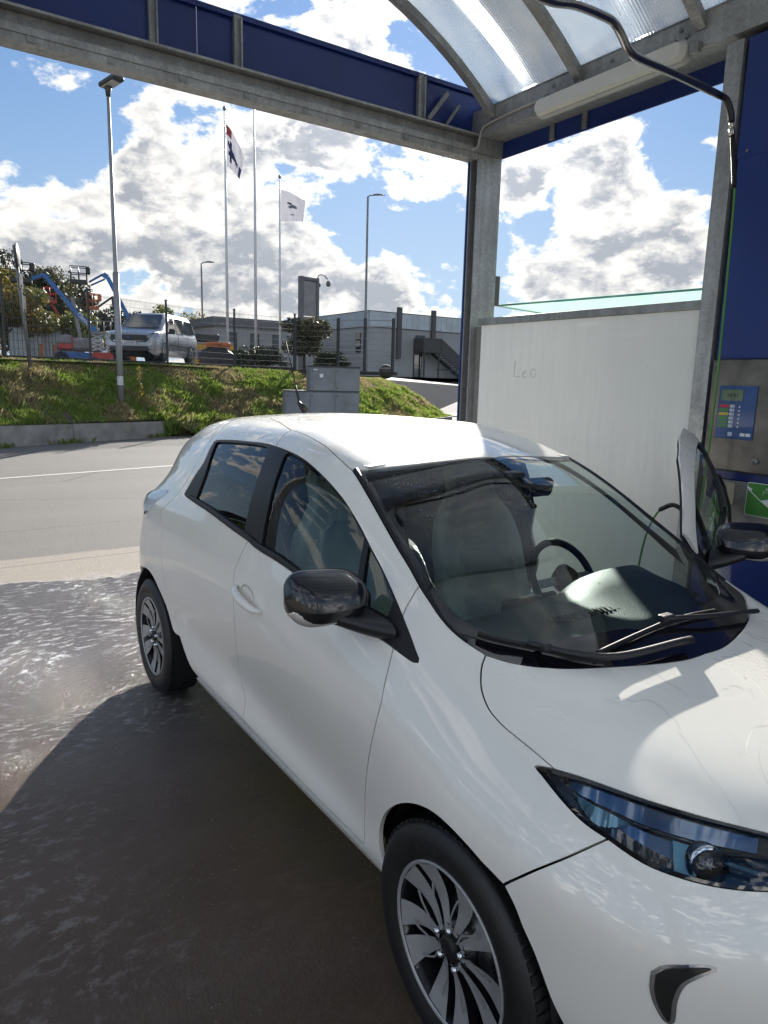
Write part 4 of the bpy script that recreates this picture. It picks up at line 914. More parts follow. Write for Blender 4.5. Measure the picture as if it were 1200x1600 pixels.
paint = mat_paint()
M_trim = pbr('satin_black_trim', (.010, .010, .012), .42, var=.1, coat=.0, spec=.35)
M_plastic = pbr('black_grained_plastic', (.016, .016, .018), .42, bump=.15, bs=300)
M_gloss = pbr('gloss_black', (.006, .006, .009), .06, coat=1.0)
M_rub = pbr('black_rubber', (.010, .010, .011), .55, var=.2, bump=.1, bs=60)
M_dark = pbr('dark_liner', (.008, .008, .009), .8)
M_ws = mat_glass('windscreen_glass', (.62, .74, .70), drops=2.0)
M_sg = mat_glass('door_glass', (.76, .87, .81), drops=1.0)
M_chrome = pbr('chrome', (.75, .77, .79), .07, 1.0, var=.02)
M_cream = pbr('pale_grey_upholstery', (.60, .615, .56), .6, bump=.2, bs=180)
M_seat = pbr('dark_seat_fabric', (.05, .062, .085), .8, bump=.3, bs=300)
M_dash = pbr('dashboard_grey', (.10, .125, .13), .55, bump=.25, bs=220)
M_tyre = pbr('tyre_rubber', (.013, .013, .013), .48, var=.25, vs=6, bump=.1, bs=80)
M_alloyf = pbr('machined_alloy', (.40, .40, .395), .34, .35, var=.10, vs=8)
M_alloyd = pbr('dark_alloy', (.02, .02, .022), .25, .4, coat=.5)

car = thing('parked_car', (0, 0, 0), 'wet white five door hatchback under the wash canopy with its driver door open', 'car')
PHI = rad(60); HX, HY = -.33, .80
DOORX = Matrix.Translation((HX, HY, 0)) @ Matrix.Rotation(-PHI, 4, 'Z') @ Matrix.Translation((-HX, -HY, 0))
def P_(n, loop, mat, **k): return panel(n, loop, mat, k.pop('parent', car), **k)
L_fdoor = E_('fgap', '-doorbot_f', '-bgap', '-belt_f', '-foot_b')
L_fframe = E_('dlo_t2', 'agap', '-ws_l', '-roofgap_f', '-joint')
L_rdoor = E_('doorbot_r', '-bgap', 'belt_r', 'dlo_corner', 'dlo_r', 'dlo_c2', 'dlo_t1', 'joint', 'roofgap_r', 'rframe', 'rgap', 'rear_sill')
L_sf = E_('-bsplit', '-belt_f', '-foot_b', '-tri_b', '-tri_r', '-dlo_t2')
L_sr = E_('bsplit', 'belt_r', 'dlo_corner', 'dlo_r', 'dlo_c2', 'dlo_t1')
L_gr = E_(*EDG['glass_r']); L_gf = E_(*EDG['glass_f']); L_gq = E_(*EDG['glass_q'])
J0 = GV-1
archf = EDG['farch_r'][0]
L_fender = E_('agap', 'ws_l2', 'hoodgap', 'hl_tip', 'hl_b', 'bump', '-farch_r', [archf, (503, 40)], [(503, 40), (486.2, 46.2)], '-fgap', '-tri_b', '-tri_r')
L_sill = E_([(267.2, 41.0), (310, 45), (346.8, 45.3), (486.2, 46.2)], [(486.2, 46.2), (503, 40)], [(503, 40), (507, 30), (509, 3)], [(509, 3), (262, 3)], [(262, 3), (267.2, 41.0)])
hl_in_t, hl_in_b = (668, 181), (672, 165)
L_hood = E_('hoodgap', 'hl_t', [EDG['hl_t'][-1], (645, 188), hl_in_t], [hl_in_t, (685, 178), (GS-1, 176)], [(GS-1, 176), (GS-1, J0)], [(GS-1, J0), (563.3, J0)], '-ws_b')
L_lens = E_('hl_t', [EDG['hl_t'][-1], (645, 188), hl_in_t], [hl_in_t, hl_in_b], [hl_in_b, (650, 154), EDG['hl_b2'][-1]], '-hl_b2', '-hl_b', '-hl_tip')
L_bump = E_('bump', 'farch_f', [EDG['farch_f'][-1], (589, 42), (592, 25), (593, 3)], [(593, 3), (GS-1, 3)], [(GS-1, 3), (GS-1, 172)], [(GS-1, 172), (690, 170), hl_in_b], [hl_in_b, (650, 154), EDG['hl_b2'][-1]], '-hl_b2')
ra = EDG['rarch'][-1]
L_quarter = E_('-rframe', [(255.6, 234.2), (190, 233), (114.7, 229.8)], [(114.7, 229.8), (96, 200), (88, 170), (70, 140), (60, 110)], [(60, 110), (122, 72)], [(122, 72), (135, 83), (147, 89), ra], '-rarch', '-rgap')
L_rbump = E_([(122, 72), (116, 62), (109, 46), (106, 30), (105, 3)], [(105, 3), (0, 3)], [(0, 3), (0, 110)], [(0, 110), (60, 110)], [(60, 110), (122, 72)])
L_roof = E_('roofgap_f', 'ws_t', [(427.2, J0), (102.7, J0)], 'roofrear', [(114.7, 229.8), (190, 233), (255.6, 234.2)], '-roofgap_r')
L_hatch = E_([(0, 110), (60, 110)], [(60, 110), (70, 140), (88, 170), (96, 200), (114.7, 229.8)], '-roofrear', [(102.7, J0), (0, J0)], [(0, J0), (0, 110)])
L_wso = E_('ws_l', 'ws_l2', 'ws_b', [(563.3, J0), (427.2, J0)], '-ws_t')
L_glass = E_('frit', 'fritcar', [(545.2, J0), (430.5, J0)], [(430.5, J0), (424, 240), EDG['frit'][0]])

roof = P_('roof', L_roof, paint, both=True)
hood = P_('bonnet', L_hood, paint, both=True)
bumper = P_('front_bumper', L_bump, paint, both=True)
P_('upper_grille', E_([(664, 184), (685, 182), (GS-1, 181)], [(GS-1, 181), (GS-1, 166)], [(GS-1, 166), (690, 164), (668, 160)], [(668, 160), (664, 184)]), M_gloss, both=True, off=-.006, thick=.004, parent=bumper)
P_('lower_grille', E_([(640, 34), (668, 31), (GS-1, 30)], [(GS-1, 30), (GS-1, 78)], [(GS-1, 78), (672, 74), (648, 62)], [(648, 62), (640, 48), (640, 34)]), M_plastic, both=True, off=.004, thick=.012, parent=bumper)
P_('rear_bumper', L_rbump, paint, both=True)
hatch = P_('tailgate', L_hatch, paint, both=True)
# the clear pane and the black ceramic border round it are cut from one sheet
def mirror_loop(l): return l
ws = P_('windscreen', L_glass, M_ws, both=True, off=-.004, flange=False, gap=-.3, step=4)
ringL = E_('ws_l', 'ws_l2', 'ws_b', [(563.3, J0), (545.2, J0)], '-fritcar', '-frit', [EDG['frit'][0], (424, 240), (430.5, J0)], [(430.5, J0), (427.2, J0)], '-ws_t')
P_('black_border', ringL, M_gloss, both=True, off=-.003, thick=.006, gap=.45, step=3, parent=ws)
for s in (-1, 1):
    X = DOORX if s > 0 else None
    fen = P_('fender', L_fender, paint, side=s)
    P_('side_sill', L_sill, paint, side=s, thick=.03)
    P_('quarter_panel', L_quarter, paint, side=s)
    rd = P_('rear_door', L_rdoor, paint, side=s)
    P_('window_surround', L_sr, M_trim, side=s, off=-.002, gap=.35, holes=[L_gr], parent=rd, thick=.02)
    P_('window_glass', L_gr, M_sg, side=s, off=-.010, gap=-1.0, flange=False, step=2.5, parent=rd)
    fd = P_('front_door', L_fdoor, paint, side=s, xf=X)
    P_('door_frame', L_fframe, paint, side=s, xf=X, parent=fd, thick=.013)
    P_('window_surround', L_sf, M_trim, side=s, off=-.002, gap=.35, holes=[L_gf, L_gq], parent=fd, xf=X, thick=.02)
    P_('window_glass', L_gf, M_sg, side=s, off=-.010, gap=-1.0, flange=False, step=2.5, parent=fd, xf=X)
    P_('quarter_glass', L_gq, M_sg, side=s, off=-.010, gap=-.6, flange=False, step=5, parent=fd, xf=X)
    # inner faces of the doors, dark body sides and wheel housings
    P_('door_card', L_fdoor, M_dash, side=s, off=-.055, gap=1.0, flange=False, step=6, parent=fd, xf=X)
    P_('frame_lining', L_fframe, M_dash, side=s, off=-.032, gap=.6, flange=False, step=6, parent=fd, xf=X)
    P_('door_card', L_rdoor, M_dash, side=s, off=-.035, gap=.8, flange=False, step=6, parent=rd)
    P_('inner_pillar', L_fframe, M_rub, side=s, off=-.036, gap=-1.0, flange=False, step=6)
    P_('inner_panel', L_quarter, M_dash, side=s, off=-.03, gap=.5, flange=False, step=6)
    # rubber rail along the belt line
    def strip(loop, w0, w1, off, name, par):
        pts = resample(loop, 2.0); m = MB(); rows = []
        for q in pts:
            a = surf((q[0], q[1]+w0), -.004); b = surf((q[0], q[1]+w0), off); c = surf((q[0], q[1]+(w0+w1)/2), off+.003); d = surf((q[0], q[1]+w1), off); e = surf((q[0], q[1]+w1), -.01)
            rows.append([Vector((v.x, v.y*(-s if False else 1), v.z)) if s < 0 else Vector((v.x, -v.y, v.z)) for v in (a, b, c, d, e)])
        m.quadgrid(rows, smooth=False); o = m.build(name, M_rub, par)
        if X is not None and par is fd: o.data.transform(X)
    strip(EDG['belt_f'], .2, 2.4, .006, 'belt_moulding', fd); strip(EDG['belt_r'], .2, 2.4, .006, 'belt_moulding', rd)
    # A-pillar gutter beside the windscreen
    m = MB(); rows = []
    for q in resample(EDG['ws_l']+EDG['ws_l2'][1:-1], 2.0):
        v = [surf((q[0], q[1]+.2), -.01), surf((q[0], q[1]+.5), .003), surf((q[0], q[1]+2.4), .004), surf((q[0], q[1]+4.0), -.001), surf((q[0], q[1]+4.2), -.006)]
        rows.append([Vector((p.x, p.y*(-1 if s > 0 else 1), p.z)) for p in v])
    m.quadgrid(rows, smooth=False); m.build('pillar_gutter', M_trim, ws)
# inner shell parts shared by both sides
P_('roof_lining', L_roof, M_cream, both=True, off=-.035, gap=1.5, flange=False, step=8, parent=roof)
P_('engine_cover', L_hood, M_dark, both=True, off=-.05, gap=2, flange=False, step=8, parent=hood)
m = MB()
for x in (0.0, -2.588):
    for s in (-1, 1):
        n = 28; prof = [(cos(t)*.358, sin(t)*.358) for t in np.linspace(-.5, pi+.5, n)]
        rows = [[(x+a, s*y, .325+b) for (a, b) in prof] for y in ((.79 if x == 0 else .835), .52)]; m.quadgrid(rows)
        m.add([(x, s*.52, .325)]+[(x+a, s*.52, .325+b) for a, b in prof], [(0, k, k+1) for k in range(1, n)])
m.b2((-3.0, -.60, .20), (.50, .60, .24)); 
m.b2((-2.25, -.66, .235), (-.42, .66, .30)); m.b2((-.40, -.52, .30), (-.36, .52, .85)); m.b2((.55, -.5, .22), (.6, .5, .6))
m.build('wheel_housing', M_dark, car)

# dashboard, seats, steering wheel
def loft(name, secs, mat, parent, smooth=True):
    m = MB(); m.quadgrid(secs, smooth=smooth); return m.build(name, mat, parent)
ys = np.linspace(-.60, .60, 41); rows = []
for y in ys:
    dome = .085*math.exp(-((y-.36)/.23)**4); mid = .022*math.exp(-(y/.14)**2)
    fx = .05-.30*abs(y/.62)**2.6
    prof = [(fx, .925), (fx-.12, .935), (-.22 if abs(y) < .5 else -.28, .952), (-.40, .962+dome*.55+mid), (-.50, .958+dome+mid), (-.565, .93+dome*.9), (-.585, .87+dome*.3), (-.57, .78), (-.55, .66), (-.50, .50)]
    rows.append([(min(a, fx) if i < 3 else a, y, b) for i, (a, b) in enumerate(prof)])
dash = MB(); dash.quadgrid(rows); dash = dash.build('dashboard', M_dash, car)
m = MB()
for c in (-.10, .12):
    for k in range(9):
        x = c+k*.021-.084; m.beam((-.30-.02*abs(x), x-.008, .968), (-.345, x+.012, .972), .005, .006)
        m.beam((-.345, x+.012, .972), (-.30, x+.022, .968), .003, .006)
m.build('demister_grille', M_rub, dash)
m = MB(); m.b2((-.60, -.14, .80), (-.575, .13, .96), .008); m.build('centre_screen', M_gloss, dash)
Rw = Matrix.Translation((-.76, .37, .925)) @ Matrix.Rotation(rad(-32), 4, 'Y')
def ring(R, r, n=48, k=12): return [[(Rw @ Vector((r*sin(b), (R+r*cos(b))*sin(a), (R+r*cos(b))*cos(a)))) for b in np.linspace(0, 2*pi, k+1)] for a in np.linspace(0, 2*pi, n, endpoint=False)]
m = MB(); m.quadgrid(ring(.170, .0155), close_u=True); stw = m.build('steering_wheel', M_rub, car)
m = MB()
for a in (rad(90), rad(-90), rad(180)):
    m.beam(Rw @ Vector((.01, .05*sin(a), .05*cos(a))), Rw @ Vector((0, .17*sin(a), .17*cos(a))), .035, .014, up=Rw.to_3x3() @ Vector((1, 0, 0)))
m.build('spoke', M_alloyf, stw)
m = MB(); m.lathe([(-.02, 0.001), (-.02, .05), (.02, .065), (.05, .04)], (0, 0, 0), axis=0, n=24); h = m.build('hub', M_rub, stw); h.data.transform(Rw)
def seat(y, x, w=.25, tall=.60, head=True):
    st = MB()
    def pad(cx, cz, L_, th, ang, W_, name, mat):
        mm = MB(); R = Matrix.Rotation(ang, 3, 'Y'); mm.box((0, 0, 0), (th, 2*W_, L_), bev=min(th*.45, .05)); o = mm.build(name, mat, None); o.data.transform(Matrix.Translation((cx, y, cz)) @ R.to_4x4())
        for p in o.data.polygons: p.use_smooth = True
        return o
    if not head:
        b = pad(x, .50+tall/2+.02, tall, .13, rad(-14), w, 'rear_bench', M_seat); b.parent = car; return
    def shell(prof, name, mat, dx, cut=1.0):
        mm = MB(); rows = []
        for (t, hw, th_) in prof:
            cx, cz = x+.06-.25*t, .48+.93*t*.97; rows.append([(cx+dx+th_*math.copysign(abs(cos(a))**.7, cos(a))+(.035*abs(sin(a))**3 if cos(a) > -.2 else 0), y+hw*math.copysign(abs(sin(a))**.75, sin(a)), cz) for a in np.linspace(0, 2*pi, 37)])
        mm.quadgrid(rows); k = len(rows); n = 37; mm.f.append(tuple(range(n))); mm.sm.append(False); mm.f.append(tuple(len(mm.v)-n+i for i in range(n))); mm.sm.append(False); return mm.build(name, mat, None)
    b = shell([(0, .20, .06), (.06, .25, .075), (.3, .265, .075), (.55, .255, .065), (.68, .22, .06), (.76, .16, .055), (.82, .125, .055), (.92, .125, .055), (.98, .10, .045), (1.0, .05, .02)], 'front_seat', M_cream, 0); b.parent = car
    i = shell([(.05, .15, .06), (.1, .165, .07), (.35, .17, .07), (.6, .155, .06), (.70, .12, .05), (.74, .06, .04)], 'fabric_insert', pbr('seat_centre_fabric', (.44, .46, .42), .8, bump=.3, bs=300), .018); i.parent = b
    mm = MB(); mm.box((x+.33, y, .43), (.54, .50, .17), bev=.06); c = mm.build('seat_cushion', M_seat, b)
seat(.37, -1.25); seat(-.37, -1.25); seat(0, -2.25, w=.62, tall=.55, head=False)
for y in (.38, -.38):
    mm = MB(); mm.box((-2.36, y, 1.20), (.09, .24, .16), bev=.04); mm.build('headrest', M_seat, car)
m = MB()
rows = []
for t in np.linspace(0, 1, 14):
    x = -.72-.25*t+.0; q = surf((GS-1, J0)); 
    wdt = .035+.085*sin(pi*min(1, t*1.0))**.7 if t < .98 else .03
    zc = 1.475-.02-.09*(1-t)*1.0+.0
    rows.append([(x, wdt*cos(a), zc-.05*abs(sin(a))*(1.0 if sin(a) > 0 else .15)-.03) for a in np.linspace(0, 2*pi, 17)])
m.quadgrid(rows); 
m = MB(); m.box((-.70, .06, 1.345), (.05, .25, .075), bev=.02, tilt=Matrix.Rotation(rad(12), 3, 'Y')); m.box((-.74, .0, 1.385), (.10, .09, .05), bev=.015); m.build('interior_mirror', M_plastic, car)
m = MB()
for (a, b) in (((-.98, .52, 1.42), (-1.0, .16, 1.45)), ((-.98, -.52, 1.42), (-1.0, -.16, 1.45))):
    m.beam(a, b, .14, .018)
m.build('sun_visor', M_cream, car)

# wipers
def wiper(blade, arm, name='wiper'):
    b = MB(); pts = [surf(q, .016) for q in resample(blade, 3)]; b.tube(pts, .0058, 8)
    pts2 = [surf(q, .006) for q in resample(blade, 3)]; b.tube(pts2, .004, 6); o = b.build(name, M_rub, car)
    a = MB(); pts = [surf(q, .028) for q in resample(arm, 3)]; a.tube(pts, [.008+.005*i/len(pts) for i in range(len(pts))], 8)
    mid = resample(blade, 3); mm = surf(mid[len(mid)//2], .024); a.box(mm, (.05, .03, .022), bev=.006); a.build('wiper_arm', M_plastic, o)
WIP1 = WIPERS['wip1']; wiper(WIP1, WIPERS['arm1'])
mirr = lambda l: l
b = MB()
def m3(pts, off): return [Vector(p)+Vector((0, 0, off)) for p in pts]
W2 = [(-.03, -.16, 1.03)]
def refine3(pts, n=6):
    P = np.array(pts, float); o = []
    for i in range(len(P)-1):
        for k in range(n): o.append(P[i]+(P[i+1]-P[i])*k/n)
    o.append(P[-1]); return [Vector(p) for p in o]
b.tube([p+Vector((.004, 0, .014)) for p in refine3(WIP2)], .0058, 8); b.tube([p+Vector((.002, 0, .005)) for p in refine3(WIP2)], .003, 6); o = b.build('wiper', M_rub, car)
a = MB(); a.tube([p+Vector((.004, 0, .026)) for p in refine3(ARM2)], .009, 8); c = refine3(WIP2); a.box(c[len(c)//2]+Vector((0, 0, .024)), (.03, .05, .022), bev=.006); a.build('wiper_arm', M_plastic, o)

# door handles, mirrors
def side_bits(s):
    X = DOORX if s > 0 else Matrix.Identity(4); sy = -1 if s < 0 else 1
    def fin(o): o.data.transform(X); return o
    door = [c for c in car.children if c.name.startswith('front_door')][0 if s < 0 else 1]
    m = MB(); pts = []
    A, B = Vector((-1.345, sy*.842, .922)), Vector((-1.105, sy*.846, .884))
    for t in np.linspace(0, 1, 12): pts.append(A.lerp(B, t)+Vector((0, sy*(.004+.034*sin(pi*t)**.45), 0)))
    m.tube(pts, [.008+.008*sin(pi*t)**.6 for t in np.linspace(0, 1, 12)], 12); h = fin(m.build('door_handle', paint, door))
    m = MB(); c = A.lerp(B, .42); rows = []
    for r in np.linspace(0.02, 1, 6): rows.append([(c.x+.062*r*cos(a), c.y-sy*.004-sy*(.016*(1-r*r)) + sy*.005, c.z+.004+.036*r*sin(a)-.010*r*cos(a)) for a in np.linspace(0, 2*pi, 25)])
    m.quadgrid(rows); fin(m.build('handle_recess', pbr('recess_paint', (.50, .50, .48), .35), door))
    # mirror housing
    C0 = Vector((-.545, sy*.885, 1.092)); rows = []; ny = 26
    for i, t in enumerate(np.linspace(0, 1, ny)):
        y = (t-.5)*.245                                       # along the width, outer end at +
        e = max(0.0, 1-abs(2*t-1)**4.5)**.5
        hz = (.054+.020*t)*e+.0005; hx = (.055+.010*sin(pi*t))*e+.0005; zc = .010-.012*(t-.5); xs = -.045*t**2
        ring_ = []
        for a in np.linspace(0, 2*pi, 41):
            ca, sa = cos(a), sin(a); n_ = .55
            px = hx*abs(ca)**n_*(1 if ca > 0 else -1); pz = hz*abs(sa)**n_*(1 if sa > 0 else -1)
            if px > 0: px *= 1.25-.35*abs(sa)
            ring_.append((C0.x+px+xs, C0.y+sy*y, C0.z+pz+zc-.018*px/.06))
        rows.append(ring_)
    m = MB(); m.quadgrid(rows); mir = fin(m.build('side_mirror', M_gloss2, car))
    # clear indicator lens wrapped along the lower front edge
    rows = []
    for t in np.linspace(.28, .985, 20):
        y = (t-.5)*.25; w_ = (.006+.010*(t-.28)/.7)*min(1, (t-.26)*12)*min(1, (.995-t)*14); xs = -.045*t**2; e = max(0, 1-abs(2*t-1)**3.2)**.5
        rows.append([(C0.x+.066*e*cos(b)+xs+.004, C0.y+sy*(y+.003), C0.z-(.040+.012*t)*max(e,.55)+w_*q) for b, q in ((.55, -1.15), (.30, -.8), (.1, 0), (.05, .7), (.3, 1.0))])
    m = MB(); m.quadgrid(rows); fin(m.build('indicator_lens', pbr('clear_lens', (.50, .48, .46), .12, .35, coat=1.0), mir))
    m = MB(); b0 = Vector((-.50, sy*.775, 1.015))
    rows = []
    for t in np.linspace(0, 1, 12):
        y = .752+.135*t; x0 = -.625+.03*t; x1 = -.385-.095*t**.8; zc = 1.012+.038*t**1.4; hz = .034-.012*t
        rows.append([((x0+x1)/2+(x1-x0)/2*math.copysign(abs(cos(a))**.6, cos(a)), sy*y, zc+hz*math.copysign(abs(sin(a))**.8, sin(a))+.0*t) for a in np.linspace(0, 2*pi, 25)])
    m.quadgrid(rows); fin(m.build('mirror_foot', M_plastic, mir))
    m = MB(); rows = [[(C0.x-.062-.012, C0.y+sy*(u*.075), C0.z+v*.036+.004) for v in (-1, 1)] for u in (-1, 1)]; m.quadgrid(rows); fin(m.build('mirror_glass', M_chrome, mir))
M_gloss2 = pbr('mirror_cap_black', (.006, .006, .008), .24, var=.3, coat=.5, bump=.06, bs=30)
side_bits(-1); side_bits(1)
# antenna
m = MB(); m.tube([(-2.40, 0, 1.555), (-2.46, 0, 1.585), (-2.475, 0, 1.60)], [.022, .014, .009], 10); m.tube([(-2.47, 0, 1.595), (-2.515, 0, 1.69)], [.008, .006], 8); m.tube([(-2.515, 0, 1.69), (-2.64, 0, 1.94)], [.0045, .003], 8); m.build('roof_antenna', M_rub, car)
# ditch mouldings along the roof
# wheels
def wheel(x, y, rz):
    e = MB(); prof = [(.0975, .235), (.101, .262), (.098, .285), (.088, .303), (.078, .3115), (.04, .3145), (.038, .308), (.032, .308), (.030, .3155), (-.030, .3155), (-.032, .308), (-.038, .308), (-.04, .3145), (-.078, .3115), (-.088, .303), (-.098, .285), (-.101, .262), (-.0975, .235), (-.088, .214)]
    e.lathe(prof, (0, 0, 0), 1, 96)
    # tread blocks
    for k in range(72):
        a = 2*pi*k/72
        for yy in (-.062, .062):
            c = Vector((cos(a)*.3135, yy, sin(a)*.3135)); 
            vs = [c+Vector((-sin(a), 0, cos(a)))*i*.0095+Vector((0, 1, 0))*j*.017+Vector((cos(a), 0, sin(a)))*h*.0035 for i in (-1, 1) for j in (-1, 1) for h in (-1, 1)]
            e.add(vs, [(0, 1, 3, 2), (4, 6, 7, 5), (0, 4, 5, 1), (2, 3, 7, 6), (1, 5, 7, 3)])
    w = e.build('wheel', M_tyre, car)
    r = MB(); r.lathe([(-.086, .2165), (-.092, .2165), (-.094, .211), (-.088, .206)], (0, 0, 0), 1, 96)
    rim = r.build('rim', M_alloyf, w)
    d = MB(); d.lathe([(-.088, .207), (-.07, .199), (.02, .192), (.09, .20)], (0, 0, 0), 1, 72); d.lathe([(.0, .19), (.0, .02)], (0, 0, 0), 1, 48)
    d.lathe([(-.03, .125), (-.045, .12), (-.045, .05)], (0, 0, 0), 1, 48); d.build('rim_barrel', M_alloyd, w)
    sp = MB(); sd = MB(); th = MB()
    for k in range(10):
        a0 = 2*pi*k/10+(.03 if k % 2 else -.03)
        sw = .26 if k % 2 else .14
        n = 12; Lf, Rt = [], []
        for i in range(n+1):
            t = i/n; rr = .046+t*.1615; aa = a0+sw*(t**1.5)*.55; wd = .0085+.0325*t**1.2; dy = -.074-.012*t+.014*sin(pi*t)
            Lf.append((rr*cos(aa+wd/rr), dy-.0015, rr*sin(aa+wd/rr))); Rt.append((rr*cos(aa-wd/rr*.9), dy+.001, rr*sin(aa-wd/rr*.9)))
        sp.quadgrid([Lf, Rt], smooth=False)
        for Lx in (Lf, Rt): sd.quadgrid([Lx, [(p[0]*.985, p[1]+.030, p[2]*.985) for p in Lx]], smooth=False)
        # thin bright ridge between the blades
        aa = a0+pi/10+.02; q = []
        q = [(.052*cos(aa-.16), -.082, .052*sin(aa-.16)), (.085*cos(aa-.02), -.080, .085*sin(aa-.02)), (.125*cos(aa-.12), -.082, .125*sin(aa-.12)), (.155*cos(aa-.16), -.078, .155*sin(aa-.16))]
        for u, v in zip(q[:-1], q[1:]): th.beam(u, v, .0035, .004, up=(0, 1, 0))
    sp.build('spoke_face', M_alloyf, rim); sd.build('spoke_side', M_alloyd, rim); th.build('spoke_ridge', M_alloyf, rim)
    h = MB(); h.lathe([(-.085, .0005), (-.086, .020), (-.084, .0275), (-.07, .030)], (0, 0, 0), 1, 32); h.build('hub_cap', M_rub, rim)
    h = MB(); h.lathe([(-.070, .03), (-.072, .058), (-.06, .07), (-.03, .08)], (0, 0, 0), 1, 40); h.build('hub', M_alloyd, rim)
    nu = MB()
    for k in range(5):
        a = 2*pi*k/5+.3; nu.lathe([(-.090, .0005), (-.089, .006), (-.086, .0085), (-.06, .0095)], (.05*cos(a), 0, .05*sin(a)), 1, 10)
    nu.build('lug_nut', M_chrome, rim)
    dsk = MB(); dsk.lathe([(.03, .13), (.028, .05)], (0, 0, 0), 1, 40); dsk.build('brake_disc', M_alloyf, rim)
    tx = MB(); o = None
    for i, chx in enumerate('TYRES'):
        a = rad(128-9.5*i); M = Matrix.Rotation(-a+pi/2, 4, 'Y') @ Matrix.Translation((0, -.1005, .258)) @ Matrix.Rotation(pi/2, 4, 'X')
        t = text_obj('sidewall_lettering', chx, .036, pbr('tyre_letter', (.022, .022, .022), .5), None, M, .0012)
        bmx = t.data
        tx.add([v.co.copy() for v in bmx.vertices], [tuple(p.vertices) for p in bmx.polygons]); bpy.data.objects.remove(t)
    tx.build('sidewall_lettering', MATS['tyre_letter'], w)['kind'] = 'stuff'
    w.location = (x, y, .31); w.rotation_euler = (0, 0, rz); return w
w0 = wheel(0, -.752, rad(-.7))
for (x, y, rz, ry) in ((-2.588, -.752, 0, .55), (0, .752, pi, .2), (-2.588, .752, pi, 1.1)):
    w = dup(w0, car); w.location = (x, y, .31); w.rotation_euler = (0, 0, rz)
for o in [c for c in car.children if c.name.startswith('wheel.') or c.name == 'wheel']: pass

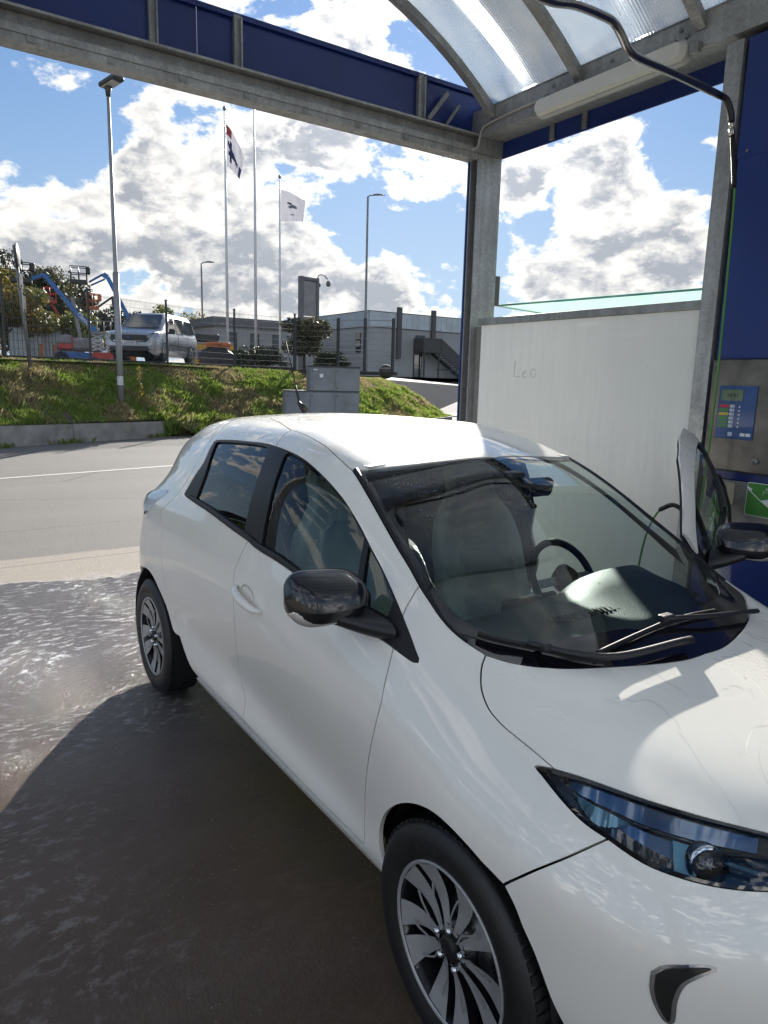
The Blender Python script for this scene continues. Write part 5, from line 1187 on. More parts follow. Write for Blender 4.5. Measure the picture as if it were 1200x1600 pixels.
# headlights
for s in (-1, 1):
    M_cl = mat_glass('headlight_glass', (.86, .90, .93)) if s < 0 else bpy.data.materials['headlight_glass']
    lens = P_('headlight', L_lens, M_cl, side=s, off=-.0045, gap=.1, flange=False)
    P_('lamp_bowl', L_lens, pbr('lamp_bowl_blue', (.012, .03, .06), .16, .5, coat=1), side=s, off=-.05, gap=1.2, flange=False, parent=lens)
    sg = 1 if s < 0 else -1
    def T3(q, off):
        v = surf(q, off); return Vector((v.x, v.y*sg, v.z))
    # black rim and walls joining lens and bowl
    m = MB(); lp = inset(np.array(L_lens), .35)
    m.quadgrid([[T3(q, .0008) for q in lp], [T3(q, .0012) for q in inset(lp, 1.9)], [T3(q, -.062) for q in inset(lp, 1.2)]], smooth=False)
    b = len(m.v)-3*len(lp); n = len(lp)
    for r_ in range(2): m.f.append((b+r_*n+n-1, b+r_*n, b+(r_+1)*n, b+(r_+1)*n+n-1)); m.sm.append(False)
    m.build('lamp_frame', M_gloss, lens)
    up = EDG['hl_t']; lo = EDG['hl_b']+EDG['hl_b2'][1:]
    U = resample(up, 1.5); Lw = resample(lo, 1.5)
    def mixq(t, f):
        a = U[int(t*(len(U)-1))]; b_ = Lw[int(min(1, t+.03)*(len(Lw)-1))]; return a*(1-f)+b_*f
    def ribbon(t0, t1, f0, f1, o0, o1, mat, name, n=24):
        mm = MB(); mm.quadgrid([[T3(mixq(t0+(t1-t0)*i/n, f0(i/n)), o0) for i in range(n+1)], [T3(mixq(t0+(t1-t0)*i/n, f1(i/n)), o1) for i in range(n+1)]]); mm.build(name, mat, lens)
    M_lb = pbr('lamp_light_blue', (.30, .68, .85), .18, .2, coat=1); M_db = pbr('lamp_deep_blue', (.04, .14, .32), .15, .3, coat=1)
    ribbon(.10, .98, lambda u: .08, lambda u: .36-.08*u, -.012, -.026, M_db, 'eyebrow_panel')
    ribbon(.10, 1.0, lambda u: .36-.08*u, lambda u: .42-.08*u, -.029, -.024, M_chrome, 'chrome_fillet')
    ribbon(.10, .70, lambda u: .90, lambda u: .97, -.02, -.014, M_chrome, 'chrome_fillet')
    ribbon(.14, .40, lambda u: .44, lambda u: .46+.34*sin(pi*min(1, u*1.05)), -.022, -.028, M_lb, 'blue_reflector')
    ribbon(.34, .66, lambda u: .42, lambda u: .80, -.032, -.050, M_db, 'blue_reflector')
    ribbon(.36, .60, lambda u: .60+.1*u, lambda u: .86, -.036, -.030, pbr('lamp_amber_chrome', (.55, .48, .42), .1, .9), 'indicator_bowl')
    ribbon(.60, .70, lambda u: .40, lambda u: .86, -.03, -.036, M_lb, 'blue_reflector', 6)
    ribbon(.80, 1.0, lambda u: .48+.15*u, lambda u: .56+.15*u, -.028, -.024, M_lb, 'blue_reflector')
    cc = T3(mixq(.76, .62), -.040); mm = MB(); ax = Vector((.75, -.55*sg if s < 0 else .55, .1)).normalized() if False else Vector((.8, (-.55 if s < 0 else .55), .25)).normalized()
    Mr = Matrix.Translation(cc) @ ax.to_track_quat('Z', 'Y').to_matrix().to_4x4()
    mm.lathe([(-.03, .040), (.012, .043), (.014, .034)], (0, 0, 0), 2, 28); o = mm.build('projector_ring', M_chrome, lens); o.data.transform(Mr)
    mm = MB(); mm.lathe([(.006, .0335), (.016, .029), (.024, .018), (.028, .0005)], (0, 0, 0), 2, 28); o = mm.build('projector_lens', pbr('projector_glass', (.12, .10, .09), .03, .2, coat=1), lens); o.data.transform(Mr)
    # fog lamp blade in the bumper
    fg = [(608.8, 90.5), (611, 94.5), (615, 98), (620.5, 101.6), (617.5, 96.5), (614.6, 91), (613.2, 84), (612.6, 74), (610.2, 78.5), (608.9, 84)]
    P_('blade_surround', inset(resample(fg+fg[:1], .8)[:-1], -1.1), M_chrome, side=s, off=.0015, gap=.0, thick=.012, parent=bumper, step=1.5)
    P_('bumper_blade', resample(fg+fg[:1], .8)[:-1], pbr('smoked_chrome', (.10, .105, .10), .15, .9), side=s, off=.003, gap=.0, thick=.012, parent=bumper, step=1.5)
    # clear blue tail lamp
    m = MB(); rows = []
    for t in np.linspace(0, 1, 14):
        q = (184-26*t, 157-24*t); base = surf(q); w_ = sin(pi*min(max(t, .03), .97))**.6
        c1 = surf((q[0]-30*w_, q[1]-2), .008+.014*w_)
        rows.append([Vector((p.x, p.y*sg, p.z)) for p in (surf((q[0]+4*w_, q[1]+2*w_), .001), surf((q[0]-6*w_, q[1]), .006+.012*w_), surf((q[0]-18*w_, q[1]-2*w_), .008+.016*w_), c1, surf((q[0]-46*w_-4, q[1]-4), .0))])
    m.quadgrid(rows); m.build('tail_lamp', pbr('tail_lamp_clear', (.62, .72, .82), .15, .1, coat=1), car)
    # dark edge of the rear screen beside the tailgate
    m = MB(); rows = []
    for t in np.linspace(0, 1, 10):
        q = (112-40*t, 222-52*t); rows.append([Vector((p.x, p.y*sg, p.z)) for p in (surf((q[0]+6*sin(pi*t), q[1]), .006), surf((q[0]-14, q[1]+4), .012), surf((q[0]-40, q[1]+10), .004))])
    m.quadgrid(rows); m.build('rear_screen_edge', M_gloss, hatch)
# ------------------------------------------------------------------ terrain beyond the road
random.seed(11); rng = np.random.default_rng(5)
ZT = 2.05
foot = [(-9, -30), (-12.5, -16), (-15.2, -6), (-17.0, -.15), (-18.2, 2.6), (-19.03, 4.34), (-18.4, 6.2), (-18.6, 9.0), (-20.5, 13), (-23.2, 17.2), (-24.5, 19.1), (-26.0, 20.2), (-28.5, 20.8)]
topl = [(-13, -30), (-16.5, -16), (-19.2, -6), (-20.4, .4), (-21.1, 2.7), (-22.3, 5.3), (-23.6, 8.2), (-23.6, 10.7), (-24.0, 13), (-25.8, 15.6), (-27.2, 17.0), (-28.6, 17.8), (-30, 18.5)]
def lerpl(P, n=14):
    P = np.array(P, float); o = []
    for i in range(len(P)-1):
        for k in range(n): o.append(P[i]+(P[i+1]-P[i])*k/n)
    o.append(P[-1]); return np.array(o)
F_, T_ = lerpl(foot), lerpl(topl)
nseg = len(F_)
def ztop_(y): return float(np.interp(y, (6, 9, 13), (2.03, 1.96, 1.80)))
wall_i = [i for i in range(nseg) if F_[i][1] < 4.36]
def bank_z(i, t):
    y = F_[i][1]; base = .50 if y < 4.3 else max(.06, .50-(y-4.3)*.6); zt = ztop_(y)
    s = t*t*(3-2*t)*.5+t*.5
    return base+(zt-base)*s
from mathutils import noise as mn
def bank_pt(i, t):
    p = F_[i]*(1-t)+T_[i]*t; z = bank_z(i, t); e = sin(pi*min(1, max(0, t)))
    z += e*(.12*mn.noise(Vector((p[0]*.55, p[1]*.55, 1)))+.06*mn.noise(Vector((p[0]*2.1, p[1]*2.1, 4))))
    return Vector((p[0], p[1], z))
NT = 22
m = MB(); m.quadgrid([[bank_pt(i, t) for t in np.linspace(0, 1, NT)] for i in range(nseg)])
soil = new_mat('bank_soil'); mt, nt, out = soil; b_ = N(nt, 'ShaderNodeBsdfPrincipled'); L(nt, b_.outputs[0], out.inputs[0]); oc = N(nt, 'ShaderNodeTexCoord').outputs['Object']
L(nt, mixc(nt, mrange(nt, nz(nt, oc, .8, 6, .65), .4, .62), (.045, .06, .018), (.085, .065, .042)), b_.inputs['Base Color']); b_.inputs['Roughness'].default_value = .95
L(nt, bumpn(nt, nz(nt, oc, 14, 6, .7), .8, .05), b_.inputs['Normal'])
tag(m.build('grass_bank', mt), kind='structure')
# upper yard
asp2 = pbr('upper_yard_asphalt', (.135, .122, .110), .85, vs=.5, var=.12, bump=.2, bs=90)
m = MB(); P = [(x, y, ztop_(y)) for x, y in T_]
m.quadgrid([[p, (p[0]-.5, p[1]+.0, p[2]+.02), (p[0]-4, p[1], p[2]+.11), (-60, p[1]*1.6 if p[1] > 0 else p[1]*2, float(np.interp(p[1], (6, 11), (2.42, 2.12)))), (-700, p[1]*12+60, 2.42)] for p in P], smooth=False)
m.add([(-30, 18.5, 1.80), (-28.5, 20.8, .06), (-34, 30, 1.4), (-40, 26, 2.0)], [(0, 1, 2, 3)])
m.add([(-28.5, 20.8, .05), (-22, 24, -.005), (-28, 40, 0.6), (-34, 30, 1.4)], [(0, 1, 2, 3)])
m.add([(-40, 26, 2.0), (-34, 30, 1.4), (-28, 40, .6), (-30, 120, 1.6), (-700, 500, ZT), (-60, 29.6, ZT)], [(0, 1, 2, 3, 4, 5)])
tag(m.build('upper_yard', asp2), kind='structure')
far_g = MB(); far_g.add([(-1500, -1500, -.6), (1500, -1500, -.6), (1500, 1500, -.6), (-1500, 1500, -.6)], [(0, 1, 2, 3)])
tag(far_g.build('ground', pbr('far_field', (.06, .075, .03), .95, vs=.02, var=.25)), kind='structure')
# gravel strip under the fence, kerb stones
m = MB(); m.quadgrid([[(p[0]+.35, p[1]-.05, ztop_(p[1])+.0), (p[0]-.75, p[1]+.05, ztop_(p[1])+.04)] for p in T_ if p[1] < 12.8], smooth=False)
tag(m.build('gravel_strip', pbr('gravel', (.16, .145, .13), .95, vs=14, var=.4, bump=1.0, bs=60)), kind='structure')
kc = pbr('fence_plinth', (.045, .043, .042), .9, var=.3, vs=4)
# retaining wall of cast concrete lengths
CONC = pbr('retaining_concrete', (.30, .285, .26), .85, vs=2.2, var=.22, bump=.3, bs=30, rvar=.05)
rw = thing('retaining_wall', (-18, 2, 0), 'low weathered concrete retaining wall at the foot of the grass bank', 'wall')
L0 = Vector((-19.03, 4.34, 0)); L1 = Vector((-17.0, -.15, 0)); dv = (L1-L0).normalized(); nv_ = Vector((-dv.y, dv.x, 0)) ; nv_ = nv_ if nv_.x < 0 else -nv_
pos = 0
for k in range(7):
    ln = 3.05; a = L0+dv*(k*ln+.006); b = L0+dv*((k+1)*ln-.006)
    if k > 1: 
        bend = 1.0
    m = MB(); h = .44+.045*k if k < 4 else .60
    m.add([a, b, b+nv_*.22, a+nv_*.22]+[v+Vector((0, 0, hh)) for v, hh in ((a, .44+.035*k), (b, .44+.035*(k+1)), (b+nv_*.22, .44+.035*(k+1)), (a+nv_*.22, .44+.035*k))], [(0, 1, 2, 3), (7, 6, 5, 4), (0, 4, 5, 1), (1, 5, 6, 2), (2, 6, 7, 3), (3, 7, 4, 0)])
    o = m.build('concrete_panel', CONC, rw); o.data.transform(Matrix.Translation((18, -2, 0)))
# kerb stones at the right end of the bank
ks = thing('kerb', (-23, 17, 0), 'curved row of concrete kerb stones round the right end of the grass bank', 'kerb')
FK = [p for p in lerpl(foot, 5) if p[1] > 12.5]
for a, b in zip(FK[:-1], FK[1:]):
    m = MB(); m.beam((a[0]+23, a[1]-17, .07), (b[0]+23-.0, b[1]-17, .07), .14, .20); m.build('kerb_stone', pbr('kerb_concrete', (.24, .23, .21), .9, var=.2), ks)

# ---- grass: blades over the bank, tufts at the wall foot
def blades(spots, hmin, hmax, name, mats, lean=.5, w=.012):
    n = len(spots); P = np.array(spots); a = rng.uniform(0, 2*pi, n); h = rng.uniform(hmin, hmax, n); l = rng.uniform(.1, lean, n)*h; ph = rng.uniform(0, 2*pi, n); ww = w*rng.uniform(.6, 1.5, n)
    dx, dy = np.cos(a)*ww, np.sin(a)*ww; lx, ly = np.cos(ph)*l, np.sin(ph)*l
    V = np.zeros((n, 4, 3)); V[:, 0] = P-np.stack([dx, dy, 0*dx+.02], 1); V[:, 1] = P+np.stack([dx, dy, 0*dx-.02], 1)
    mid = P+np.stack([lx*.35, ly*.35, h*.6], 1); tip = P+np.stack([lx, ly, h], 1)
    V[:, 2] = mid+np.stack([dx*.6, dy*.6, 0*dx], 1); V[:, 3] = tip
    F = (np.arange(n)*4)[:, None]+np.array([[0, 1, 2], [0, 2, 3]]).reshape(1, 6); F = F.reshape(-1, 3)
    me = bpy.data.meshes.new(name); me.from_pydata(V.reshape(-1, 3).tolist(), [], F.tolist()); o = link(name, me, mats); return tag(o, kind='stuff')
def grass_mat():
    m, nt, out = new_mat('grass_blades'); o = N(nt, 'ShaderNodeTexCoord').outputs['Object']; r = N(nt, 'ShaderNodeNewGeometry').outputs['Random Per Island']
    g1 = mixc(nt, r, (.12, .19, .028), (.27, .36, .06)); dry = mixc(nt, r, (.26, .21, .10), (.40, .34, .18))
    f = mrange(nt, nz(nt, o, .75, 5, .62, .3), .47, .60); f = mth(nt, 'ADD', f, mth(nt, 'MULTIPLY', mrange(nt, r, .8, .86), .35), clamp=True)
    c = mixc(nt, f, g1, dry)
    d = N(nt, 'ShaderNodeBsdfPrincipled'); L(nt, c, d.inputs['Base Color']); d.inputs['Roughness'].default_value = .5
    t = N(nt, 'ShaderNodeBsdfTranslucent'); L(nt, c, t.inputs[0]); mx = N(nt, 'ShaderNodeMixShader'); mx.inputs[0].default_value = .5; L(nt, d.outputs[0], mx.inputs[1]); L(nt, t.outputs[0], mx.inputs[2]); L(nt, mx.outputs[0], out.inputs[0]); return m
GM = grass_mat()
sp = []
ii = [i for i in range(nseg) if -9 < F_[i][1] < 20.9]
cnt = 0
while len(sp) < 190000:
    i = random.choice(ii); f = random.random(); t = random.random()**.95
    if i+1 >= nseg: continue
    p = bank_pt(i, t)*(1-f)+bank_pt(i+1, t)*f
    q = mn.noise(Vector((p.x*1.7, p.y*1.7, 9)))+.6*mn.noise(Vector((p.x*5, p.y*5, 2)))
    if q < random.uniform(-.9, .25): continue
    sp.append(tuple(p))
sp = np.array(sp); DT = np.min(np.linalg.norm(sp[:, None, :2]-T_[None, ::3, :2], axis=2), axis=1); hh = np.array([mn.noise(Vector((p[0]*1.3, p[1]*1.3, 5)))+.7*mn.noise(Vector((p[0]*4.3, p[1]*4.3, 5))) for p in sp]); hh[DT < .9] = -1
blades([tuple(p) for p, h in zip(sp, hh) if h < .1], .03, .09, 'short_grass', GM, .9, .010)
blades([tuple(p) for p, h in zip(sp, hh) if h >= .1], .07, .20, 'long_grass', GM, .9, .010)
sp = []
for k in range(2600):
    t = random.random()**1.0*20; c = L0+dv*t; 
    if mn.noise(Vector((t*1.1, 0, 3)))+.3*mn.noise(Vector((t*5, 0, 3))) < .05: continue
    sp.append(tuple(c-nv_*random.uniform(-.01, .09)))
blades(sp, .03, .16, 'wall_foot_weeds', GM, .8, .008)
sp = [tuple(L0+nv_*random.uniform(-.15, .9)-dv*random.uniform(-.2, 2.6)+Vector((0, 0, random.uniform(.0, .35)))) for k in range(5200)]
blades(sp, .12, .38, 'shaggy_grass', GM, .9, .012)
# tall dry weeds
def weed(x, y, z, h, col, n=40, name='tall_weed', label='tall yellow seeding weed on the bank beside the near lamp post', grp=None):
    m = MB(); rnd = random.Random(int(x*77+y*31)); th_ = thing(name, (x, y, z), label, 'weed', group=grp)
    for k in range(4): 
        a = rnd.uniform(0, 6.28); m.tube([(0, 0, 0), (.05*cos(a), .05*sin(a), h*.6), (.10*cos(a), .10*sin(a), h*rnd.uniform(.8, 1))], .006, 4)
    m.build('stem', pbr('weed_stem', (.16, .13, .05), .8), th_); lf = MB()
    for k in range(n):
        zz = h*rnd.uniform(.15, 1); a = rnd.uniform(0, 6.28); r_ = rnd.uniform(.02, .14)*(1.2-zz/h); s_ = rnd.uniform(.02, .05); c = Vector((r_*cos(a), r_*sin(a), zz)); u = Vector((rnd.uniform(-1, 1), rnd.uniform(-1, 1), rnd.uniform(-1, 1))).normalized()*s_; v = u.cross(Vector((cos(a), sin(a), .4))).normalized()*s_*.6
        lf.add([c-u, c+v, c+u, c-v], [(0, 1, 2, 3)])
    lf.build('foliage', col, th_)
YLW = mat_leaf('yellow_leaves', (.30, .20, .03), (.36, .28, .06), (.2, .18, .04)); OLV = mat_leaf('olive_leaves', (.05, .06, .02), (.09, .095, .035), (.075, .06, .03))
weed(-19.0, 3.55, .85, 1.1, YLW, 60)
weed(-18.0, 10.6, .5, .7, OLV, 30, label='thin weed standing on the bank right of the grey cabinets')
DRYL = mat_leaf('dry_leaves', (.22, .17, .09), (.32, .25, .14))
weed(-20.0, .25, 1.95, .75, DRYL, 30, label='dry pale grass stalks at the bank top beside the leaning sign post')

# ---- lamp posts, sign post, flag poles
GREYP = pbr('grey_painted_pole', (.20, .21, .21), .45, .3, var=.15); DKP = pbr('dark_grey_pole', (.055, .058, .06), .5, var=.2); WPOLE = pbr('white_pole', (.58, .60, .62), .35, var=.05)
lp = thing('street_lamp', (-19.25, 3.10, .80), 'tall galvanised lamp post with flat grey head standing on the grass bank', 'street lamp')
m = MB(); m.tube([(0, 0, -.3), (0, 0, 1.6), (0, 0, 3.55)], .082, 14); m.tube([(0, 0, 3.55), (0, 0, 3.62), (0, 0, 7.95)], [.082, .055, .042], 14); m.build('pole', pbr('zinc_pole', (.27, .275, .28), .5, .35, var=.1), lp)
m = MB(); m.tube([(0, 0, -.3), (0, 0, .10)], .17, 16); m.build('base', CONC, lp)
m = MB(); m.tube([(0, 0, .62), (0, 0, .86)], .0835, 14, cap=False); m.build('sticker_band', WPOLE, lp)
m = MB(); m.tube([(0, 0, 7.9), (0, 0, 8.02), (.02, .01, 8.14)], [.055, .07, .10], 10); m.box((.12, .06, 8.22), (.62, .34, .12), rz=rad(28), tilt=Matrix.Rotation(rad(-14), 3, 'Y'), bev=.04); m.build('lamp_head', DKP, lp)
m = MB(); m.box((.10, .05, 8.155), (.42, .26, .03), rz=rad(28), tilt=Matrix.Rotation(rad(-14), 3, 'Y')); m.build('lens', LUMW, lp)
def lamp2(x, y, h, label, arm=.9, ang=pi/2, n='street_lamp'):
    t = thing(n, (x, y, ZT), label, 'street lamp'); m = MB(); m.tube([(0, 0, 0), (0, 0, h*.3), (0, 0, h-.5), (0, 0, h-.06)], [.10, .085, .065, .06], 10)
    m.build('pole', GREYP, t); d = Vector((cos(ang), sin(ang), 0)); m = MB(); m.tube([(0, 0, h-.1), d*.12+Vector((0, 0, h+.02)), d*arm*.5+Vector((0, 0, h+.06))], .04, 8)
    sec = []
    for q in np.linspace(0, 1, 9): sec.append([(d*(arm*.35+q*arm*.8))+Vector((-d.y, d.x, 0))*cos(a)*(.02+.15*sin(pi*min(.97, q*.9+.08)))+Vector((0, 0, h+.07+sin(a)*(.02+.07*sin(pi*min(.97, q*.9+.08)))*(1 if sin(a) > 0 else .5))) for a in np.linspace(0, 2*pi, 13)])
    m.quadgrid(sec); m.build('lamp_head', GREYP, t); return t
lamp2(-41.1, 24.8, 11.7, 'slim street lamp with oval head in front of the grey industrial building', 1.0, rad(62))
lamp2(-55.3, 18.4, 8.4, 'distant street lamp with curved head behind the silver van', .9, rad(62))
def flag(p0, p1, p2, name, par, prints):
    pass
fgp = 'white flagpoles in front of the grey building'
def pole(x, y, top, label, r=.075):
    t = thing('flagpole', (x, y, ZT), label, 'flagpole', group=fgp); m = MB(); m.tube([(0, 0, 0), (0, 0, (top-ZT)*.5), (0, 0, top-ZT)], [r, r*.85, r*.5], 12); m.build('pole', WPOLE, t)
    m = MB(); m.lathe([(0, .001), (0, .05), (.08, .09), (.18, .07), (.22, .001)], (0, 0, top-ZT), 2, 12); m.build('finial', GREYP, t); return t
def cloth(t, ztop, W_, H_, droop, seed, ang, art):
    # a waving cloth: rows hang from the hoist, sagging towards the fly
    d = Vector((cos(ang), sin(ang), 0)); s = Vector((-d.y, d.x, 0)); rows = []; nu, nw = 22, 26
    for i in range(nu+1):
        u = i/nu; r = []
        for j in range(nw+1):
            v = j/nw; sag = droop*u**1.3*(1-.25*v); wv = .10*sin(7*u+3*v+seed)*u**.5+.05*sin(15*u-5*v+seed)*u
            r.append(d*(.07+u*W_*(1-.18*droop*v))+s*wv+Vector((0, 0, ztop-v*H_*(1-.25*u)-sag)))
        rows.append(r)
    m = MB(); m.quadgrid(rows); f = m.build('flag', flag_m, t)
    for mm in art[0]: f.data.materials.append(mm)
    for k, p in enumerate(f.data.polygons):
        u, v = (k//nw+.5)/nu, (k % nw+.5)/nw; p.material_index = art[1](u, v)
flag_m = mat_leaf('flag_cloth', (.40, .40, .45), (.38, .38, .42), (.40, .40, .45), tl=.3)
NAVY = pbr('flag_navy', (.02, .03, .10), .7); FRED = pbr('flag_red', (.30, .05, .06), .7)
t1 = pole(-34.14, 12.12, 14.35, 'tallest flagpole with a limp white flag printed in red and navy')
cloth(t1, 11.7, .85, 1.95, 1.4, 1, rad(60), ([FRED, NAVY], lambda u, v: 1 if (v < .22 and u < .3) else (2 if (abs(v-.35-.5*u) < .07 and .1 < u < .75) or (abs(v-.62) < .06 and .15 < u < .6) or (abs(u-.30) < .06 and .3 < v < .85) or (u > .8 and v > .6) else 0)))
t2 = pole(-31.76, 12.62, 15.2, 'bare flagpole between the two poles with white flags, top hidden by the canopy beam')
t3 = pole(-39.39, 17.56, 13.25, 'shorter flagpole with a white flag blown out to the right')
cloth(t3, 10.6, 1.45, 1.8, .55, 2.2, rad(62), ([pbr('flag_grey', (.16, .17, .21), .7)], lambda u, v: 1 if (abs(v-.32-.2*u) < .045 and .25 < u < .7) or (abs(v-.55+.15*u) < .035 and .3 < u < .62) or (abs(v-.75) < .03 and .4 < u < .6) else 0))
# leaning sign post
st = thing('sign_post', (-19.7, .95, 1.98), 'leaning grey sign post with round and square signs seen edge on at the left', 'sign')
m = MB(); m.tube([(0, 0, -.2), (-.12, -.18, 2.9)], .045, 10); m.build('post', GREYP, st)
def at_(z): return Vector((-.12*z/2.9, -.18*z/2.9, z))
m = MB(); m.lathe([(-.012, .001), (-.012, .32), (.012, .32), (.012, .001)], (0, 0, 0), 0, 28); o = m.build('round_sign', DKP, st); o.matrix_basis = Matrix.Translation(at_(2.62)+Vector((.06, .03, 0))) @ Matrix.Rotation(rad(72), 4, 'Z')
for z, h in ((2.02, .38), (1.45, .42)):
    m = MB(); m.box((0, 0, 0), (.02, .34, h)); o = m.build('plate_sign', DKP, st); o.matrix_basis = Matrix.Translation(at_(z)+Vector((.06, .03, 0))) @ Matrix.Rotation(rad(68), 4, 'Z')
m = MB(); m.box(at_(2.4)+Vector((.02, 0, 0)), (.10, .10, .05)); m.box(at_(1.9)+Vector((.02, 0, 0)), (.10, .10, .05)); m.box(at_(1.3)+Vector((.02, 0, 0)), (.10, .10, .05)); m.build('bracket', GREYP, st)

# ---- electrical cabinets on the bank
cb = thing('electrical_cabinet', (-17.2, 8.25, .35), 'stepped grey sheet metal electrical cabinets on the grass bank behind the car roof', 'cabinet')
CAB = pbr('cabinet_grey', (.21, .225, .24), .55, var=.16, vs=1.3, bump=.05, bs=20); CABD = pbr('cabinet_edge', (.05, .055, .06), .6)
ax_ = (Vector((-17.0, 9.35, 0))-Vector((-17.7, 7.15, 0))).normalized(); ca = math.atan2(ax_.y, ax_.x)
m = MB(); m.box((0, .0, .45), (2.18, .5, 1.12)); m.box((.35, 0, 1.37), (1.48, .5, .68)); cbody = m.build('cabinet_body', CAB, cb)
for (x0, x1, z0, z1) in ((-1.07, -.40, .12, .97), (-.37, .33, .12, .97), (.36, 1.07, .12, .97), (-.37, .33, 1.05, 1.68), (.36, 1.07, 1.05, 1.68)):
    m = MB(); m.b2((x0+.012, -.268, z0), (x1-.012, -.252, z1), .006); d = m.build('cabinet_door', CAB, cb)
    m = MB(); 
    for z in (z0+.08, z1-.08): m.lathe([(-.004, .001), (-.004, .018), (0, .02)], (x0+.06, -.27, z), 1, 8)
    m.build('lock', CABD, d)
m = MB(); m.b2((-1.10, -.275, 1.012), (1.10, .26, 1.042)); m.b2((-.40, -.28, 1.712), (1.10, .27, 1.745)); m.build('cabinet_cap', CABD, cb)
m = MB(); m.b2((-.10, -.274, 1.42), (.0, -.269, 1.52)); m.b2((-.28, -.274, 1.62), (-.16, -.269, 1.65)); m.build('sticker', WHT, cb)
cb.rotation_euler = (0, 0, ca)

# ---- mesh fence on the bank top
FM = pbr('fence_grey', (.05, .055, .058), .5, .4, var=.15)
fence = thing('mesh_fence', (-22, 5, ZT), 'dark grey welded mesh fence running along the top of the grass bank', 'fence')
fp = [(-16.9, -9.2), (-19.1, -3.6), (-20.68, .5), (-21.33, 2.79), (-22.7, 5.48), (-23.82, 8.29), (-23.81, 10.72)]
FO = Vector((22, -5, -ZT))
for x, y in fp:
    m = MB(); m.box(Vector((x, y, ZT+.95))+FO, (.055, .055, 2.2)); m.box(Vector((x, y, ZT+2.07))+FO, (.08, .08, .03)); m.build('fence_post', FM, fence)
def mesh_panel(a, b, z0, z1, nv, nh, par, off, mat=FM, rw_=.0038):
    m = MB(); a = Vector((*a, 0))+Vector((off.x, off.y, 0)); b = Vector((*b, 0))+Vector((off.x, off.y, 0)); z0 += off.z; z1 += off.z
    for k in range(nv+1):
        p = a.lerp(b, k/nv); m.tube([p+Vector((0, 0, z0)), p+Vector((0, 0, z1))], rw_, 3, cap=False)
    d = (b-a).normalized(); s = Vector((-d.y, d.x, 0))*.006
    for k in range(nh+1):
        z = z0+.04+(z1-z0-.08)*k/nh; m.tube([a+Vector((0, 0, z))+s, b+Vector((0, 0, z))+s], rw_*1.2, 3, cap=False)
    return m.build('mesh_panel', mat, par)
for a, b in zip(fp[:-1], fp[1:]):
    ln = (Vector(a)-Vector(b)).length; mesh_panel(a, b, ZT+.05, ZT+1.95, int(ln/.05), 9, fence, FO)
    m = MB(); m.beam(Vector((*a, ZT+.02))+FO, Vector((*b, ZT+.02))+FO, .06, .14); m.build('plinth_board', kc, fence)
# railed gate at the right end
gt = thing('sliding_gate', (-22.3, 12, ZT-.05), 'dark steel gate section with nine horizontal rails left of the canopy column', 'gate')
ga, gb = Vector((-.1-1.4+.0, -1.2, 0)), Vector((.7, 1.15, 0))
ga = Vector((-23.81, 10.72, 0))-Vector((-22.3, 12, 0)); gb = Vector((-21.0, 13.35, 0))-Vector((-22.3, 12, 0))
for f in (.0, .45, .72, 1.0):
    p = ga.lerp(gb, f); m = MB(); m.box(p+Vector((0, 0, .98)), (.09, .09, 2.0)); m.build('gate_post', FM, gt)
for k in range(9):
    z = .18+k*.215; m = MB(); m.beam(ga.lerp(gb, .45)+Vector((0, 0, z)), gb+Vector((0, 0, z)), .03, .035); m.build('rail', pbr('gate_rail_steel', (.22, .225, .23), .35, .6), gt)
mesh_panel((ga.x, ga.y), (ga.lerp(gb, .45).x, ga.lerp(gb, .45).y), .05, 1.95, 24, 9, gt, Vector((0, 0, 0)))
m = MB(); m.beam(ga+Vector((0, 0, -.02)), gb+Vector((.15, .1, -.02)), .30, .12); m.build('gate_track', kc, gt)

# ---- grey industrial building
BW = pbr('grey_render', (.31, .315, .32), .8, var=.06, vs=.6); BF = pbr('metal_fascia', (.42, .46, .49), .45, .5, var=.08, vs=1.0); BD = pbr('dark_steel_stair', (.06, .058, .056), .6); WIN = pbr('dark_window', (.02, .025, .03), .08, coat=1.0); BDR = pbr('building_frame_dark', (.03, .03, .032), .5)
bx, by, zb = -47.7, 29.3, ZT-.02
bd = thing('industrial_building', (bx, by, zb), 'long grey single storey industrial building with metal fascia and outside steel stair', 'building')
m = MB(); m.b2((-30, 0, 0), (0, 30, 3.88)); m.build('wall', BW, bd)
m = MB(); m.b2((-29.9, .1, 4.9), (-.1, 29.9, 5.0)); m.build('roof', BDR, bd)
k = 0
for u in np.arange(0, 30, .6): 
    m = MB(); m.b2((.0, u+.008, 3.90), (.075, u+.592, 5.08)); m.build('fascia_panel', BF, bd)
for u in np.arange(0, 30, .6): m = MB(); m.b2((-u-.592, -.075, 3.90), (-u-.008, .0, 5.08)); m.build('fascia_panel', BF, bd)
m = MB(); m.b2((-30.1, -.11, 5.082), (.11, 30.1, 5.13)); m.b2((-30.1, -.09, 3.86), (.09, 30.1, 3.898)); m.build('coping', BDR, bd)
for y in (2.65, 6.15, 12, 18): m = MB(); m.b2((.002, y, 1.5 if y < 3 else 2.2), (.26, y+.38, 5.55)); m.build('vent_stack', pbr('stack_grey', (.085, .085, .085), .7), bd)
def opening(p0, p1, axis, name='window', door=False):
    m = MB(); m.b2(p0, p1); f = m.build(name, BDR, bd); q0, q1 = list(p0), list(p1); 
    for i in range(3):
        if i != axis: q0[i] += .07; q1[i] -= .07
    if axis == 0: q0[0] = p1[0]+.002; q1[0] = p1[0]+.012
    else: q1[1] = p0[1]-.002; q0[1] = p0[1]-.012
    m = MB()
    mid = (q0[2]+q1[2])/2
    m.b2(q0, (q1[0], q1[1], mid-.02)); m.b2((q0[0], q0[1], mid+.02), q1); m.build('pane', WIN, f)
